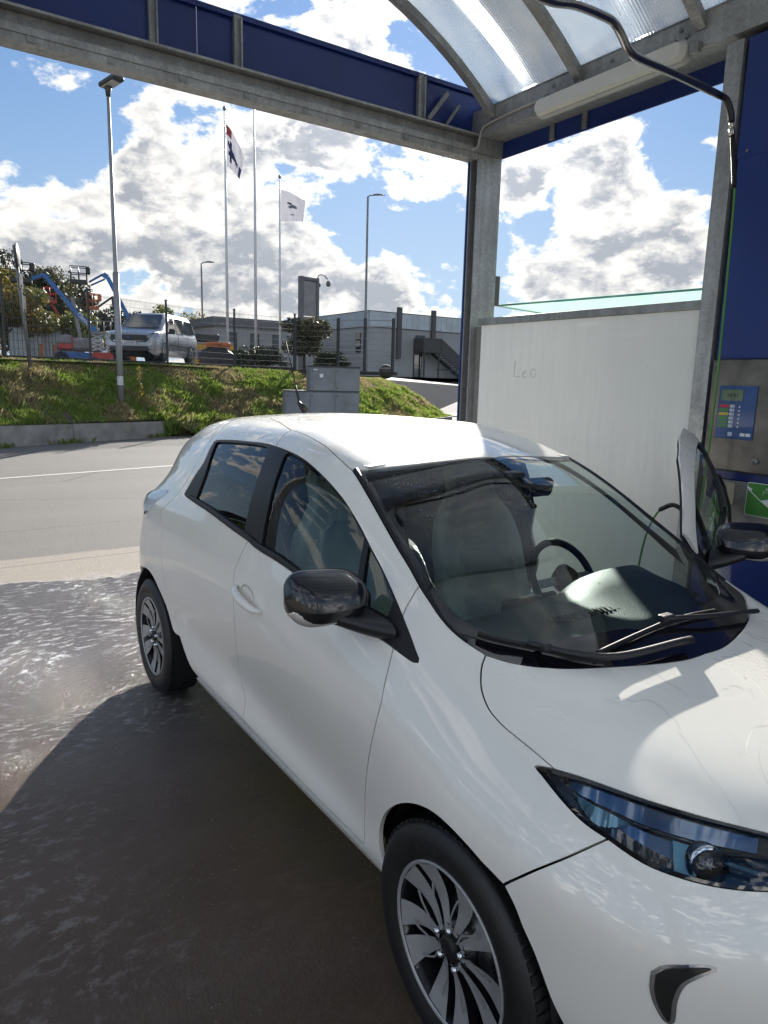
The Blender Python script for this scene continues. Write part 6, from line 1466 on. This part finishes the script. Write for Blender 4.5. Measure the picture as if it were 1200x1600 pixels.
opening((.002, 4.6, 2.35), (.06, 5.55, 3.45), 0, 'door'); opening((.002, 4.45, 0), (.06, 5.3, 1.95), 0, 'door')
for x in (-1.9, -12, -16, -20): opening((x, -.06, 1.9 if x > -2 else 1.3), (x+.75, -.002, 3.5), 1)
for y in (.5,): pass
# outside stair
LZ = 2.15
m = MB(); m.b2((.08, 4.4, LZ-.12), (1.5, 6.2, LZ)); ld = m.build('stair_landing', BD, bd)
m = MB(); m.b2((1.45, 4.4, LZ), (1.5, 6.2, LZ+1.05)); m.b2((.08, 4.36, LZ), (1.5, 4.40, LZ+1.05)); m.build('balustrade_panel', BD, ld)
for i in range(11):
    y = 6.2+i*.30; z = LZ-.18*(i+1); m = MB(); m.b2((.3, y, z), (1.5, y+.29, z+.04)); m.build('stair_tread', BD, bd)
for x in (.28, 1.5):
    m = MB(); m.beam((x, 6.15, LZ-.12), (x, 9.5, .0), .05, .28, up=(0, 0, 1)); m.build('stringer', BD, bd)
m = MB(); m.add([(1.53, 6.2, LZ), (1.53, 9.5, .1), (1.53, 9.5, 1.05), (1.53, 6.2, LZ+1.05), (1.49, 6.2, LZ), (1.49, 9.5, .1), (1.49, 9.5, 1.05), (1.49, 6.2, LZ+1.05)], [(0, 1, 2, 3), (7, 6, 5, 4), (3, 2, 6, 7), (0, 4, 5, 1)]); m.build('balustrade_panel', BD, bd)
for y in (4.5, 6.0): m = MB(); m.b2((1.36, y, 0), (1.46, y+.1, LZ-.12)); m.build('stair_post', BD, bd)
# tower sign
tw = thing('sign_tower', (-34.6, 17.0, ZT), 'blank grey pylon sign tower with framed panels beside the flagpoles', 'pylon sign')
ta = math.atan2(1.38, -.3); TWF = pbr('tower_frame', (.13, .13, .14), .5)
m = MB(); m.box((-.55, 0, 2.55), (.16, .30, 5.1)); m.box((.55, 0, 2.55), (.16, .30, 5.1)); m.box((0, 0, 5.0), (.94, .30, .16)); m.build('frame', TWF, tw)
for z0, z1 in ((3.05, 4.88), (1.15, 3.0)): m = MB(); m.box((0, 0, (z0+z1)/2), (.93, .18, z1-z0)); m.build('sign_panel', pbr('blank_sign_face', (.24, .235, .24), .5), tw)
tw.rotation_euler = (0, 0, ta-pi)
m = MB(); m.tube(refine3_([(-.6, 0, 5.05), (-.75, 0, 5.3), (-1.1, 0, 5.32), (-1.35, 0, 5.15)], 4), .03, 8); m.lathe([(0, .03), (-.08, .12), (-.26, .13), (-.32, .05)], (-1.42, 0, 5.08), 2, 12); m.lathe([(0, .03), (-.08, .10), (-.2, .11), (-.25, .04)], (-.72, 0, 4.9), 2, 12); m.build('flood_lamp', TWF, tw)
sl_ = thing('low_grey_hut', (-50, 17.6, ZT), 'low grey outbuilding wing left of the sign tower', 'building')
m = MB(); m.b2((-6, -.2, 0), (0, 8, 3.3)); m.build('wall', BW, sl_); m = MB(); m.b2((-6.2, -.4, 3.302), (.2, 8.2, 3.95)); m.build('roof', pbr('hut_fascia', (.15, .155, .165), .6), sl_)
for y in (.8, 2.6, 4.4): m = MB(); m.b2((.002, y, 1.2), (.05, y+.7, 2.9)); f = m.build('window', BDR, sl_); m = MB(); m.b2((.052, y+.06, 1.26), (.058, y+.64, 2.84)); m.build('pane', WIN, f)

# ---- foliage
def crown_mesh(name, rx, ry, rz, n, leaf, seed, puffs=9, mat=None, conic=0):
    r = np.random.default_rng(seed); pf = []
    for k in range(puffs):
        a = r.uniform(0, 2*pi); zz = r.uniform(-.75, .8); rad_ = math.sqrt(max(.05, 1-zz*zz))*r.uniform(.25, .72)*(1-conic*(zz+1)/2)
        pf.append((rad_*cos(a), rad_*sin(a), zz, r.uniform(.28, .5)*(1-.4*conic*(zz+1)/2)))
    pf.append((0, 0, 0, .55*(1-.3*conic)))
    P = []
    pf = np.array(pf); w = pf[:, 3]**2; w /= w.sum(); idx = r.choice(len(pf), n, p=w)
    d = r.normal(size=(n, 3)); d /= np.linalg.norm(d, axis=1, keepdims=True); rr_ = pf[idx, 3]*r.uniform(.62, 1.08, n)
    C_ = pf[idx, :3]+d*rr_[:, None]; C_ = C_*np.array([rx, ry, rz])
    u = r.normal(size=(n, 3)); u /= np.linalg.norm(u, axis=1, keepdims=True); v = np.cross(u, d+r.normal(size=(n, 3))*.5); v /= np.linalg.norm(v, axis=1, keepdims=True)+1e-9
    s = (leaf*r.uniform(.6, 1.4, n))[:, None]
    V = np.stack([C_-u*s, C_+v*s*.6, C_+u*s, C_-v*s*.6], 1).reshape(-1, 3); F = np.arange(4*n).reshape(-1, 4)
    me = bpy.data.meshes.new(name); me.from_pydata(V.tolist(), [], F.tolist())
    if mat: me.materials.append(mat)
    return me, pf
BARK = pbr('bark', (.07, .055, .04), .9, var=.3, vs=6, bump=.5, bs=20)
PINE = mat_leaf('dark_pine', (.018, .032, .014), (.04, .055, .022), (.055, .06, .03), .15); AUT = mat_leaf('autumn_leaves', (.17, .15, .03), (.20, .12, .025), (.09, .11, .03)); GRE = mat_leaf('green_leaves', (.04, .065, .015), (.08, .11, .03), (.10, .10, .03)); LIM = mat_leaf('light_yellow_green', (.14, .16, .03), (.2, .2, .05), (.09, .12, .03))
HEDG = mat_leaf('hedge_green', (.015, .03, .010), (.03, .05, .016), (.04, .05, .02), .15)
def tree(x, y, h, w, mat, label, seed, z=ZT, n=2600, leaf=.16, trunk=.3, conic=0, cat='tree', grp=None, name='tree'):
    t = thing(name, (x, y, z), label, cat, rz=seed*.7, group=grp); rz = h*(1-trunk)/2*.84
    me, pf = crown_mesh('crown', w/2, w/2, rz, n, leaf, seed, 11, mat, conic); c = link('crown', me, None, t); c.location = (0, 0, h-rz*1.18)
    m = MB(); m.tube([(0, 0, -.2), (.05, 0, h*.3), (0, .08, h*.62), (0, 0, h*.9)], [h*.022+.03, h*.017+.02, h*.010+.01, .02], 8)
    for k in range(6):
        p = pf[k]; z0 = h*random.uniform(.3, .6); m.tube([(0, 0, z0), (p[0]*w*.25, p[1]*w*.25, (z0+h-rz+p[2]*rz)/2), (p[0]*w/2, p[1]*w/2, h-rz+p[2]*rz)], [.05+.008*h, .04, .015], 5)
    m.build('trunk', BARK, t); return t
def bg(u_az, dist, *a, **k):
    p = CAM+Vector((cos(rad(u_az)), sin(rad(u_az)), 0))*dist; return tree(p.x, p.y, *a, **k)
def az_of(px): return AZT(px)
def AZT(px): return 145.92-math.degrees(math.atan((px-600)/(1104.95/cos(rad(10.5)))))
gl_ = 'mixed trees along the far left edge of the yard'
TL = [(-40, 62, 428, 9, PINE, 'dark conifer just outside the left edge'), (2, 55, 436, 8, AUT, 'orange and yellow autumn tree at the far left behind the fence'), (18, 70, 415, 8, PINE, 'tall dark pine behind the autumn tree'), (44, 74, 420, 8, OLV, 'dark olive tree left of the first boom lift'), (64, 72, 432, 8, PINE, 'rounded dark pine behind the blue lift arm'), (86, 78, 441, 8, OLV, 'brownish tree between the two lift platforms'), (106, 80, 447, 7, PINE, 'dark pine right of the brownish tree'), (126, 80, 462, 7, PINE, 'lower dark pine above the white containers'), (103, 60, 498, 6, LIM, 'yellow green bush above the red and grey machine'), (20, 60, 490, 8, LIM, 'yellow green shrubs at the foot of the left trees'), (148, 78, 484, 6, PINE, 'dark pine behind the orange lift basket'), (172, 80, 478, 6, PINE, 'dark pine beside the lamp post'), (205, 84, 488, 4, PINE, 'slim dark tree left of the van roof'), (250, 90, 470, 4.5, LIM, 'small pale yellow birch above the van roof'), (294, 92, 484, 5, YLW, 'small golden autumn tree right of the van roof'), (312, 95, 504, 7, AUT, 'low golden tree behind the distant lamp'), (335, 100, 508, 9, GRE, 'low green treetop behind the yellow skip'), (355, 104, 508, 8, OLV, 'low olive treetop beside the flagpole'), (380, 110, 516, 9, GRE, 'low green treetop left of the low hut')]
for i, (px, d, h, w, mt_, lab) in enumerate(TL): bg(AZT(px), d, (585-h)/1124*d*.93-.25, w, mt_, lab, 20+i, n=6000 if w > 6 else 3000, leaf=.15, trunk=.22, conic=.35 if mt_ is PINE else 0)
tree(-31.2, 15.0, 2.6, 2.9, OLV, 'round olive grey bush tree standing by the fence in front of the building', 61, n=5200, leaf=.075, trunk=.25, name='bush', cat='bush')
def hedge(x, y, L_, W_, H_, rz, label, seed):
    t = thing('hedge', (x, y, ZT), label, 'hedge', rz=rz); me, pf = crown_mesh('foliage', L_/2*1.2, W_/2*1.2, H_/2*1.1, 5200, .05, seed, 16, HEDG); o = link('foliage', me, None, t); o.location = (0, 0, H_*.45)
    m = MB(); m.tube([(0, 0, 0), (0, 0, H_*.4)], .05, 6); m.build('trunk', BARK, t)
hedge(-28.9, 11.4, 2.7, 1.5, 1.0, rad(62), 'clipped rounded green hedge right of the flagpole', 3)
hedge(-31.6, 16.8, 1.7, 1.5, 1.05, rad(62), 'small clipped hedge at the foot of the sign tower', 4)
for i, (x, y, h, w, mt_) in enumerate([(4, -25, 11, 9, PINE), (-4, -28, 12, 9, GRE), (-12, -27, 11, 9, PINE), (-20, -31, 12, 10, OLV), (13, -24, 11, 9, PINE), (22, -20, 12, 9, GRE), (28, -10, 12, 10, PINE), (30, 4, 12, 10, OLV), (-29, -32, 12, 10, PINE), (26, 16, 12, 10, GRE)]):
    tree(x*1.9, y*1.9, h*.85, w, mt_, ('conifer', 'broadleaf', 'spruce', 'oak', 'fir', 'maple', 'pine', 'elm', 'larch', 'ash')[i]+' like tree behind the viewpoint, seen only as a reflection in the car windows', 90+i, z=0, n=1500, leaf=.35, trunk=.15, conic=.3 if mt_ is PINE else 0)

# ---- silver van
VS = pbr('silver_van_paint', (.42, .44, .47), .3, .45, var=.03, coat=.8); VW = pbr('van_window', (.02, .028, .032), .05, coat=1.0)
van = thing('parked_van', (-25.6, 5.65, ZT+.02), 'silver compact passenger van parked behind the mesh fence', 'van')
sec = [(2.42, .40, .62, .70), (2.36, .30, .90, .84), (2.15, .24, 1.02, .90), (1.75, .20, 1.10, .915), (1.35, .2, 1.16, .915), (.95, .2, 1.50, .91), (.55, .2, 1.76, .90), (.1, .2, 1.82, .90), (-1.0, .2, 1.84, .90), (-2.0, .2, 1.82, .90), (-2.3, .22, 1.74, .88), (-2.42, .34, 1.30, .86)]
rows = []
for (x, z0, z1, hw) in sec:
    r = []
    gh = max(0, (z1-1.12)); zb_ = min(z1, 1.05)
    pr_ = [(hw*.86, z0), (hw*.98, z0+.16), (hw, (z0+zb_)/2), (hw*.985, zb_-.06), (hw*.95, zb_), (hw*(.95-.17*min(1, gh/.7)), zb_+gh*.80), (hw*(.90-.24*min(1, gh/.7)), z1-.03), (hw*.5, z1), (0, z1+.01)]
    rows.append([(x, -y, z) for y, z in pr_]+[(x, y, z) for y, z in pr_[::-1][1:]])
m = MB(); m.quadgrid(rows); n = len(rows[0]); m.f.append(tuple(range(n))[::-1]); m.sm.append(False); m.f.append(tuple(len(m.v)-n+i for i in range(n))); m.sm.append(False)
vb = m.build('body', VS, van)
def vside(pts, name, mat, eps, s, par=None):
    m = MB(); V = []
    for x, z in pts:
        zb_ = 1.05; gh = .77; f = min(1, max(0, (z-zb_)/(gh*.8))); hw = .905; y = hw*(.95-.17*f) if z > zb_ else hw
        V.append((x, s*(y+eps), z))
    m.add(V, [tuple(range(len(V)))]); return m.build(name, mat, par or van)
for s in (1, -1):
    vside([(.95, 1.10), (.42, 1.62), (.02, 1.66), (.02, 1.10)], 'front_side_window', VW, .012, s)
    vside([(-.06, 1.10), (-.06, 1.66), (-1.02, 1.66), (-1.02, 1.12)], 'rear_side_window', VW, .012, s)
    vside([(-1.10, 1.12), (-1.10, 1.66), (-2.10, 1.64), (-2.22, 1.16)], 'rear_side_window', VW, .012, s)
    m = MB(); m.b2((-.0, s*.925-.006, .45), (.012, s*.925+.002, 1.06)); m.b2((-1.06, s*.925-.006, .45), (-1.05, s*.925+.002, 1.06)); m.b2((-1.9, s*.915, .62), (1.0, s*.935, .66)); m.build('door_seam', BDR, van)
    m = MB(); m.box((.98, s*1.03, 1.12), (.13, .22, .19), bev=.05); m.box((.96, s*.93, 1.06), (.08, .14, .06)); m.build('door_mirror', BDR, van)
    m = MB(); m.box((-.12, s*.925, .95), (.18, .03, .035), bev=.01); m.box((-1.0+1.85, s*.0, .3), (.01, .01, .01)); m.build('door_handle', VS, van)
    for x in (1.42, -1.45):
        m = MB(); pr2 = [(.10, .19), (.105, .27), (.08, .325), (-.08, .325), (-.1, .27)]; m.lathe([(a*s, r) for a, r in pr2], (x, s*.80, .325), 1, 36); w_ = m.build('wheel', M_rubv, van)
        m = MB(); m.lathe([(.085*s, .20), (.06*s, .18), (.06*s, .03)], (x, s*.80, .325), 1, 30); rim_ = m.build('rim', BDR, w_)
        m = MB()
        for k in range(5):
            a = 2*pi*k/5; 
            for dd in (-.12, .12): m.beam((x+.03*cos(a), s*.895, .325+.03*sin(a)), (x+.19*cos(a+dd), s*.885, .325+.19*sin(a+dd)), .02, .035, up=(0, 1, 0))
        m.build('spoke', pbr('van_alloy', (.40, .40, .42), .35, .7), rim_)
        m = MB(); pr3 = [(cos(t)*.37, sin(t)*.37) for t in np.linspace(0, pi, 20)]; m.quadgrid([[(x+a, s*.918, .335+b) for a, b in pr3], [(x+a*.9, s*.918, .335+b*.9) for a, b in pr3]]); m.build('wheel_arch', BDR, van)
m = MB(); m.add([(1.33, -.70, 1.19), (1.33, .70, 1.19), (.62, .60, 1.70), (.62, -.60, 1.70)], [(0, 1, 2, 3)]); o = m.build('windscreen', VW, van); o.location = (.045, 0, .03)
m = MB(); m.prism([(-.60, .66), (-.66, .76), (-.62, .90), (.62, .90), (.66, .76), (.60, .66)], 0, 2.38, 2.435); m.build('grille', BDR, van)
m = MB(); m.prism([(-.72, .36), (-.66, .52), (.66, .52), (.72, .36)], 0, 2.40, 2.44); m.build('lower_grille', BDR, van)
m = MB(); m.beam((2.44, -.55, .69), (2.44, .55, .69), .012, .018); m.build('chrome_strip', pbr('van_chrome', (.7, .7, .72), .15, 1), van)
m = MB(); m.b2((2.445, -.26, .565), (2.455, .26, .675)); pl_ = m.build('number_plate', WHT, van); m = MB(); m.b2((2.457, -.26, .568), (2.460, -.215, .672)); m.build('blue_band', PBL, pl_)
text_obj('plate_lettering', 'CDM 53P', .095, BLK, pl_, Matrix.Translation((2.462, .02, .62)) @ Matrix.Rotation(pi/2, 4, 'Z') @ Matrix.Rotation(pi/2, 4, 'X'), .001)
m = MB(); m.lathe([(0, .001), (0, .055), (-.01, .06)], (2.45, 0, .79), 0, 20); m.build('badge', pbr('van_badge', (.05, .08, .2), .3, .3), van)
for s in (1, -1):
    m = MB(); m.add([(2.40, s*.64, .80), (2.41, s*.66, .93), (2.22, s*.87, 1.0), (1.98, s*.905, 1.03), (2.05, s*.91, .93), (2.30, s*.86, .80)], [tuple(range(6))]); o = m.build('headlight', pbr('van_headlight', (.45, .48, .52), .1, .4, coat=1), van); o.location = (.02, s*.018, 0)
    m = MB(); m.box((2.30, s*.70, .44), (.16, .24, .10), bev=.02); m.build('fog_lamp', pbr('fog_lamp_glass', (.35, .36, .38), .2, .4), van)
van.rotation_euler = (0, 0, rad(-37)); van.location = CAM+Vector((cos(rad(AZT(238))), sin(rad(AZT(238))), 0))*29.0; van.location.z = 2.17

# ---- machines in the hire yard
LB = pbr('lift_blue', (.012, .13, .38), .4, var=.15); LR = pbr('lift_red', (.42, .045, .03), .45, var=.15); LO = pbr('lift_orange', (.50, .13, .03), .5, var=.15); YS = pbr('skip_yellow', (.55, .30, .02), .5, var=.15); TARP = pbr('black_tarpaulin', (.015, .014, .014), .55, var=.3, bump=1.0, bs=6); CW = pbr('container_white', (.42, .46, .47), .6, var=.12, vs=1.0); GREYM = pbr('machine_grey', (.20, .20, .21), .5)
def yard(px, dist, z=0): p = CAM+Vector((cos(rad(AZT(px))), sin(rad(AZT(px))), 0))*dist; p.z = ZT+z+.10; return p
SCL = lambda d: d/1124.0     # metres per photograph pixel at that distance
def facing(px): return rad(AZT(px))-pi/2   # local x runs to the right, -y towards the viewer... 
def machine(name, px, dist, label, cat, grp=None):
    return thing(name, yard(px, dist), label, cat, rz=facing(px), group=grp)
def bpts(px0, dist, pts, zpx): s = SCL(dist); return [Vector(((u-px0)*s, 0, (zpx-v)*s)) for u, v in pts]
def basket(t, c, w, h, mat, mat2):
    m = MB()
    for zz in (0, .5, 1.0): 
        for y in (-.4, .4): m.tube([c+Vector((-w/2, y, zz*h)), c+Vector((w/2, y, zz*h))], .03, 5)
        for x in (-w/2, w/2): m.tube([c+Vector((x, -.4, zz*h)), c+Vector((x, .4, zz*h))], .03, 5)
    for x in (-w/2, 0, w/2):
        for y in (-.4, .4): m.tube([c+Vector((x, y, 0)), c+Vector((x, y, h))], .03, 5)
    b = m.build('platform_rail', mat, t); m = MB(); m.box(c+Vector((0, 0, -.08)), (w+.1, .95, .22)); m.build('platform_floor', mat2, t)
    m = MB(); m.box(c+Vector((w/2+.12, -.2, h*.75)), (.25, .4, .55*h), bev=.06); m.build('control_box', mat2, t)
Z0 = 566
# first blue boom lift
D = 46; t = machine('boom_lift', 110, D, 'blue boom lift with raised folding arm at the far left of the yard', 'boom lift', 'lifts parked in the hire yard'); t.location.z = ZT
k = bpts(110, D, [(48, 448), (62, 449), (79, 442), (96, 458), (119, 493), (136, 511), (150, 523)], Z0)
m = MB(); m.beam(k[1], k[2], .18, .18, up=(0, 1, 0)); m.beam(k[2], k[4], .24, .24, up=(0, 1, 0)); m.beam(k[4], k[6], .28, .34, up=(0, 1, 0)); m.build('arm', LB, t)
m = MB(); m.tube(bpts(110, D, [(80, 446), (100, 472), (118, 500)], Z0), .05, 6); m.beam(*bpts(110, D, [(113, 470), (121, 525)], Z0), .2, .22, up=(0, 1, 0)); m.build('lift_ram', GREYM, t)
basket(t, bpts(110, D, [(50, 450)], Z0)[0], 1.0, .85, BLK, BLK)
text_obj('lettering', 'Genie', .34, WHT, t, Matrix.Translation(bpts(110, D, [(126, 499)], Z0)[0]+Vector((0, -.26, 0))) @ Matrix.Rotation(rad(48), 4, 'Y') @ Matrix.Rotation(pi/2, 4, 'X'), .01)
c = bpts(110, D, [(122, 535)], Z0)[0]; m = MB(); m.box(c, (2.4, 1.6, .75), bev=.2); m.box(c+Vector((-.9, -.2, .25)), (.8, 1.5, .5), bev=.1); m.build('turret', GREYM, t)
m = MB(); m.box(c+Vector((-.85, -.85, .1)), (.75, .1, .75), bev=.03); m.build('red_cover', LR, t)
m = MB(); m.box(c+Vector((0, 0, -.62)), (2.8, 1.5, .35)); m.build('chassis', LB, t)
for x in (-1.1, 1.1): m = MB(); m.lathe([(-.15, .2), (-.16, .4), (.16, .4), (.15, .2), (.1, .01)], (c.x+x, -.8, .42), 1, 20); m.build('wheel', M_rubv, t)
# second blue boom lift
D = 52; t = machine('boom_lift', 190, D, 'blue boom lift behind the lamp post with black platform held high', 'boom lift', 'lifts parked in the hire yard')
k = bpts(190, D, [(147, 449), (166, 437), (172, 441), (200, 500), (206, 512)], Z0)
m = MB(); m.tube([k[0], k[1]], .07, 6); m.tube([k[0]+Vector((.1, 0, -.2)), k[1]+Vector((.1, 0, -.3))], .06, 6); m.beam(k[1], k[2], .3, .3, up=(0, 1, 0)); m.beam(k[2], k[4], .26, .32, up=(0, 1, 0)); m.build('arm', LB, t)
basket(t, bpts(190, D, [(134, 448)], Z0)[0], .95, .85, BLK, BLK)
c = bpts(190, D, [(212, 535)], Z0)[0]; m = MB(); m.box(c, (2.4, 1.7, 1.2), bev=.15); m.build('turret', GREYM, t); m = MB(); m.beam(k[4], c+Vector((0, 0, .5)), .3, .3, up=(0, 1, 0)); m.build('mast', GREYM, t)
for x in (-1.0, 1.0): m = MB(); m.lathe([(-.15, .2), (-.16, .4), (.16, .4), (.15, .2), (.1, .01)], (c.x+x, -.8, .42), 1, 20); m.build('wheel', M_rubv, t)
# orange lift with basket
D = 58; t = machine('boom_lift', 165, D, 'orange boom lift with small basket held below the black platform', 'boom lift', 'lifts parked in the hire yard')
k = bpts(165, D, [(154, 482), (163, 475), (175, 466), (182, 530)], Z0); m = MB(); m.tube(k[:3], .08, 6); m.beam(k[2], k[3], .3, .3, up=(0, 1, 0)); m.build('arm', BLK, t); basket(t, bpts(165, D, [(147, 482)], Z0)[0], .8, .9, LO, LO)
m = MB(); m.box(bpts(165, D, [(184, 545)], Z0)[0], (2.0, 1.5, 1.2), bev=.15); m.build('turret', LO, t)
D = 60; t = machine('boom_lift', 82, D, 'red boom lift basket raised in front of the dark pines', 'boom lift', 'lifts parked in the hire yard'); k = bpts(82, D, [(80, 478), (92, 500), (98, 540)], Z0)
m = MB(); m.beam(k[0], k[1], .2, .2, up=(0, 1, 0)); m.beam(k[1], k[2], .3, .3, up=(0, 1, 0)); m.build('arm', LR, t); basket(t, bpts(82, D, [(80, 476)], Z0)[0], .8, .9, LR, LR); m = MB(); m.box(k[2]+Vector((0, 0, -.4)), (2, 1.5, 1), bev=.1); m.build('turret', LR, t)
# stack of scissor lifts
D = 44; t = machine('scissor_lift_stack', 160, D, 'grey and red folded scissor lifts standing left of the lamp post', 'scissor lift')
s = SCL(D); m = MB(); m.box((0, 0, .55), (1.3*1.0, 1.4, .35)); m.build('red_base', LR, t)
rnd = random.Random(8)
for kx in (-.35, .35):
    m = MB()
    for i in range(4):
        z = .8+i*.22
        m.beam((kx-.3, -.6, z), (kx+.3, -.6, z+.2), .06, .05, up=(0, 1, 0)); m.beam((kx-.3, -.6, z+.2), (kx+.3, -.6, z), .06, .05, up=(0, 1, 0))
    m.build('scissor_arms', CW, t)
m = MB(); m.box((0, 0, 1.75), (1.5, 1.4, .12)); 
for x in (-.7, -.35, 0, .35, .7): m.tube([(x, -.65, 1.8), (x, -.65, 2.4)], .03, 5)
m.tube([(-.7, -.65, 2.4), (.7, -.65, 2.4)], .03, 5); m.build('platform', GREYM, t)
for x in (-.55, .55): m = MB(); m.lathe([(-.1, .1), (-.1, .22), (.1, .22), (.1, .1)], (x, -.65, .22), 1, 16); m.build('wheel', M_rubv, t)
# site cabins
for i, (p0, p1, zz, mt_, lab) in enumerate(((14, 38, 54, CW, 'white site container at the far left with the blue plate'), (39, 62, 512, CW, 'white site container with orange posts beside it'), (64, 84, 513, CW, 'white container half hidden by the blue lift'), (86, 112, 518, CW, 'white container behind the red covered lift'))):
    D = 56+i; s = SCL(D); w_ = (p1-p0)*s*.97; t = machine('site_container', (p0+p1)/2, D, lab, 'container', 'white containers in the hire yard'); h = 2.45
    m = MB(); m.b2((-w_/2, -.6, .1), (w_/2, 2, h)); m.build('container_body', mt_, t)
    m = MB(); 
    for q in np.linspace(-w_/2+.05, w_/2-.05, 5): m.b2((q-.03, -.64, .12), (q+.03, -.602, h-.03))
    m.b2((-w_/2, -.66, h-.02), (w_/2, -.60, h+.06)); m.build('rib', GREYM, t)
    if i in (1, 2): m = MB(); m.b2((w_/2-.22, -.72, .1), (w_/2-.02, -.66, 1.5)); m.build('orange_post', LO, t)
# yellow skip and tarpaulin covered machine
D = 42; s = SCL(D); t = machine('yellow_skip', 331, D, 'long yellow metal skip right of the van', 'skip'); m = MB(); m.prism([(-1.05, .1), (-1.15, 1.30), (1.05, 1.30), (.95, .1)], 1, -.9, .9); m.build('skip_body', YS, t)
m = MB(); m.b2((-1.2, -.96, 1.302), (1.1, .96, 1.40)); m.build('rim', pbr('skip_rim', (.30, .28, .24), .6), t); m = MB(); m.b2((-.95, -.93, .45), (-.35, -.905, .95)); m.build('blue_plate', PBL, t)
m = MB(); m.box((-.4, 0, 1.65), (1.3, 1.2, .45), bev=.1); m.build('load', BLK, t)
D = 33; s = SCL(D); t = machine('covered_digger', 336, D, 'small orange machine under a crumpled black tarpaulin behind the fence', 'digger')
rows = []
for i, u in enumerate(np.linspace(0, 1, 16)):
    r = []
    for j, v in enumerate(np.linspace(0, pi, 14)):
        a = (.72+.05*mn.noise(Vector((u*5, v*3, 2)))); r.append(((u-.5)*1.68+.05*sin(v*3), -a*.7*cos(v), max(0, (.86*sin(v)**.5)*(.55+.45*sin(pi*min(1, max(0.05, u*.9+.08))))*(1+.10*mn.noise(Vector((u*9, v*4, 7)))))))
    rows.append(r)
m = MB(); m.quadgrid(rows); n = 14; m.f.append(tuple(range(n))); m.sm.append(False); m.f.append(tuple(len(m.v)-n+i for i in range(n))); m.sm.append(False); m.build('tarpaulin', TARP, t)
m = MB(); m.box((.0, .25, .93), (1.1, .8, .26), bev=.10); m.build('orange_hood', LO, t); text_obj('lettering', 'STARK', .12, BLK, t, Matrix.Translation((0, -.16, .95)) @ Matrix.Rotation(pi/2, 4, 'X'), .004)
# dark car roof behind the skip
D = 62; t = machine('dark_pickup', 322, D, 'dark vehicle cab showing above the yellow skip', 'vehicle'); m = MB(); m.prism([(-1.9, .4), (-1.9, 1.1), (-1.0, 1.2), (-.6, 1.85), (.9, 1.85), (1.3, 1.2), (1.9, 1.1), (1.9, .4)], 1, -.85, .85); m.build('body', BDR, t); m = MB(); m.prism([(-.8, 1.25), (-.5, 1.75), (.8, 1.75), (1.1, 1.25)], 1, -.87, -.855); m.build('window', VW, t)
for x in (-1.2, 1.2): m = MB(); m.lathe([(-.1, .2), (-.12, .38), (.12, .38), (.1, .2)], (x, -.8, .38), 1, 18); m.build('wheel', M_rubv, t)
# litter bin, stone
t = thing('boulder', (-22.9, 14.35, 1.80), 'grey rounded boulder at the right end of the railed gate', 'boulder')
bm = bmesh.new(); bmesh.ops.create_icosphere(bm, subdivisions=3, radius=.30)
for v in bm.verts: v.co *= 1+.18*mn.noise(v.co*3); v.co.z *= .95; v.co.z += .28
me = bpy.data.meshes.new('rock'); bm.to_mesh(me); bm.free()
o = link('rock', me, pbr('dark_stone', (.07, .065, .06), .9, var=.3, vs=5), t)
for p in me.polygons: p.use_smooth = True
t = machine('dark_bench', 693, 52, 'low dark bench on the lawn before the stair', 'bench'); m = MB(); m.box((0, 0, .42), (1.6, .5, .08)); m.build('seat', BDR, t); m = MB(); m.b2((-.7, -.2, 0), (-.6, .2, .38)); m.b2((.6, -.2, 0), (.7, .2, .38)); m.build('leg', BDR, t)
lw = MB(); lw.add([(-47.5, 29, ZT+.004), (-44.5, 29, ZT+.004), (-44, 60, ZT+.004), (-47.5, 60, ZT+.004)], [(0, 1, 2, 3)]); tag(lw.build('lawn', pbr('mown_lawn', (.075, .14, .02), .9, vs=3, var=.2)), kind='structure')

# ------------------------------------------------------------------ small loose pieces become parts of their own
def loose(me):
    bm = bmesh.new(); bm.from_mesh(me); bm.verts.ensure_lookup_table(); seen = set(); out = []
    for v in bm.verts:
        if v.index in seen: continue
        st_, grp = [v], []; seen.add(v.index)
        while st_:
            q = st_.pop(); grp.append(q.index)
            for e in q.link_edges:
                o_ = e.other_vert(q)
                if o_.index not in seen: seen.add(o_.index); st_.append(o_)
        out.append(grp)
    V = [v.co.copy() for v in bm.verts]; F = [([v.index for v in f.verts], f.smooth) for f in bm.faces]; bm.free(); res = []
    for g in out:
        mp_ = {a: i for i, a in enumerate(g)}; fs = [([mp_[i] for i in f], s_) for f, s_ in F if f[0] in mp_]
        if not fs: continue
        m_ = bpy.data.meshes.new(me.name); m_.from_pydata([tuple(V[i]) for i in g], [], [f for f, _ in fs]); m_.polygons.foreach_set('use_smooth', [s_ for _, s_ in fs])
        for mt in me.materials: m_.materials.append(mt)
        res.append(m_)
    return res
SPLIT = ('spoke_ridge', 'lug_nut', 'fixing_clip', 'fascia_bracket', 'clip', 'end_bracket', 'corner_brace', 'bolt', 'lock', 'door_seam', 'bracket', 'headrest_post', 'flood_lamp', 'sticker', 'leg', 'scissor_arms', 'rib', 'spoke_face', 'spoke_side', 'sun_visor', 'spoke', 'road_line_')
cache = {}
for o in [o for o in bpy.data.objects if o.type == 'MESH' and o.parent and o.name.split('.')[0] in SPLIT]:
    me = o.data
    if me.name not in cache: cache[me.name] = loose(me)
    parts_ = cache[me.name]
    if len(parts_) < 2: continue
    base = o.name.split('.')[0]; o.data = parts_[0]
    for m_ in parts_[1:]:
        c = bpy.data.objects.new(base, m_); COL.objects.link(c); c.parent = o.parent; c.matrix_basis = o.matrix_basis.copy()
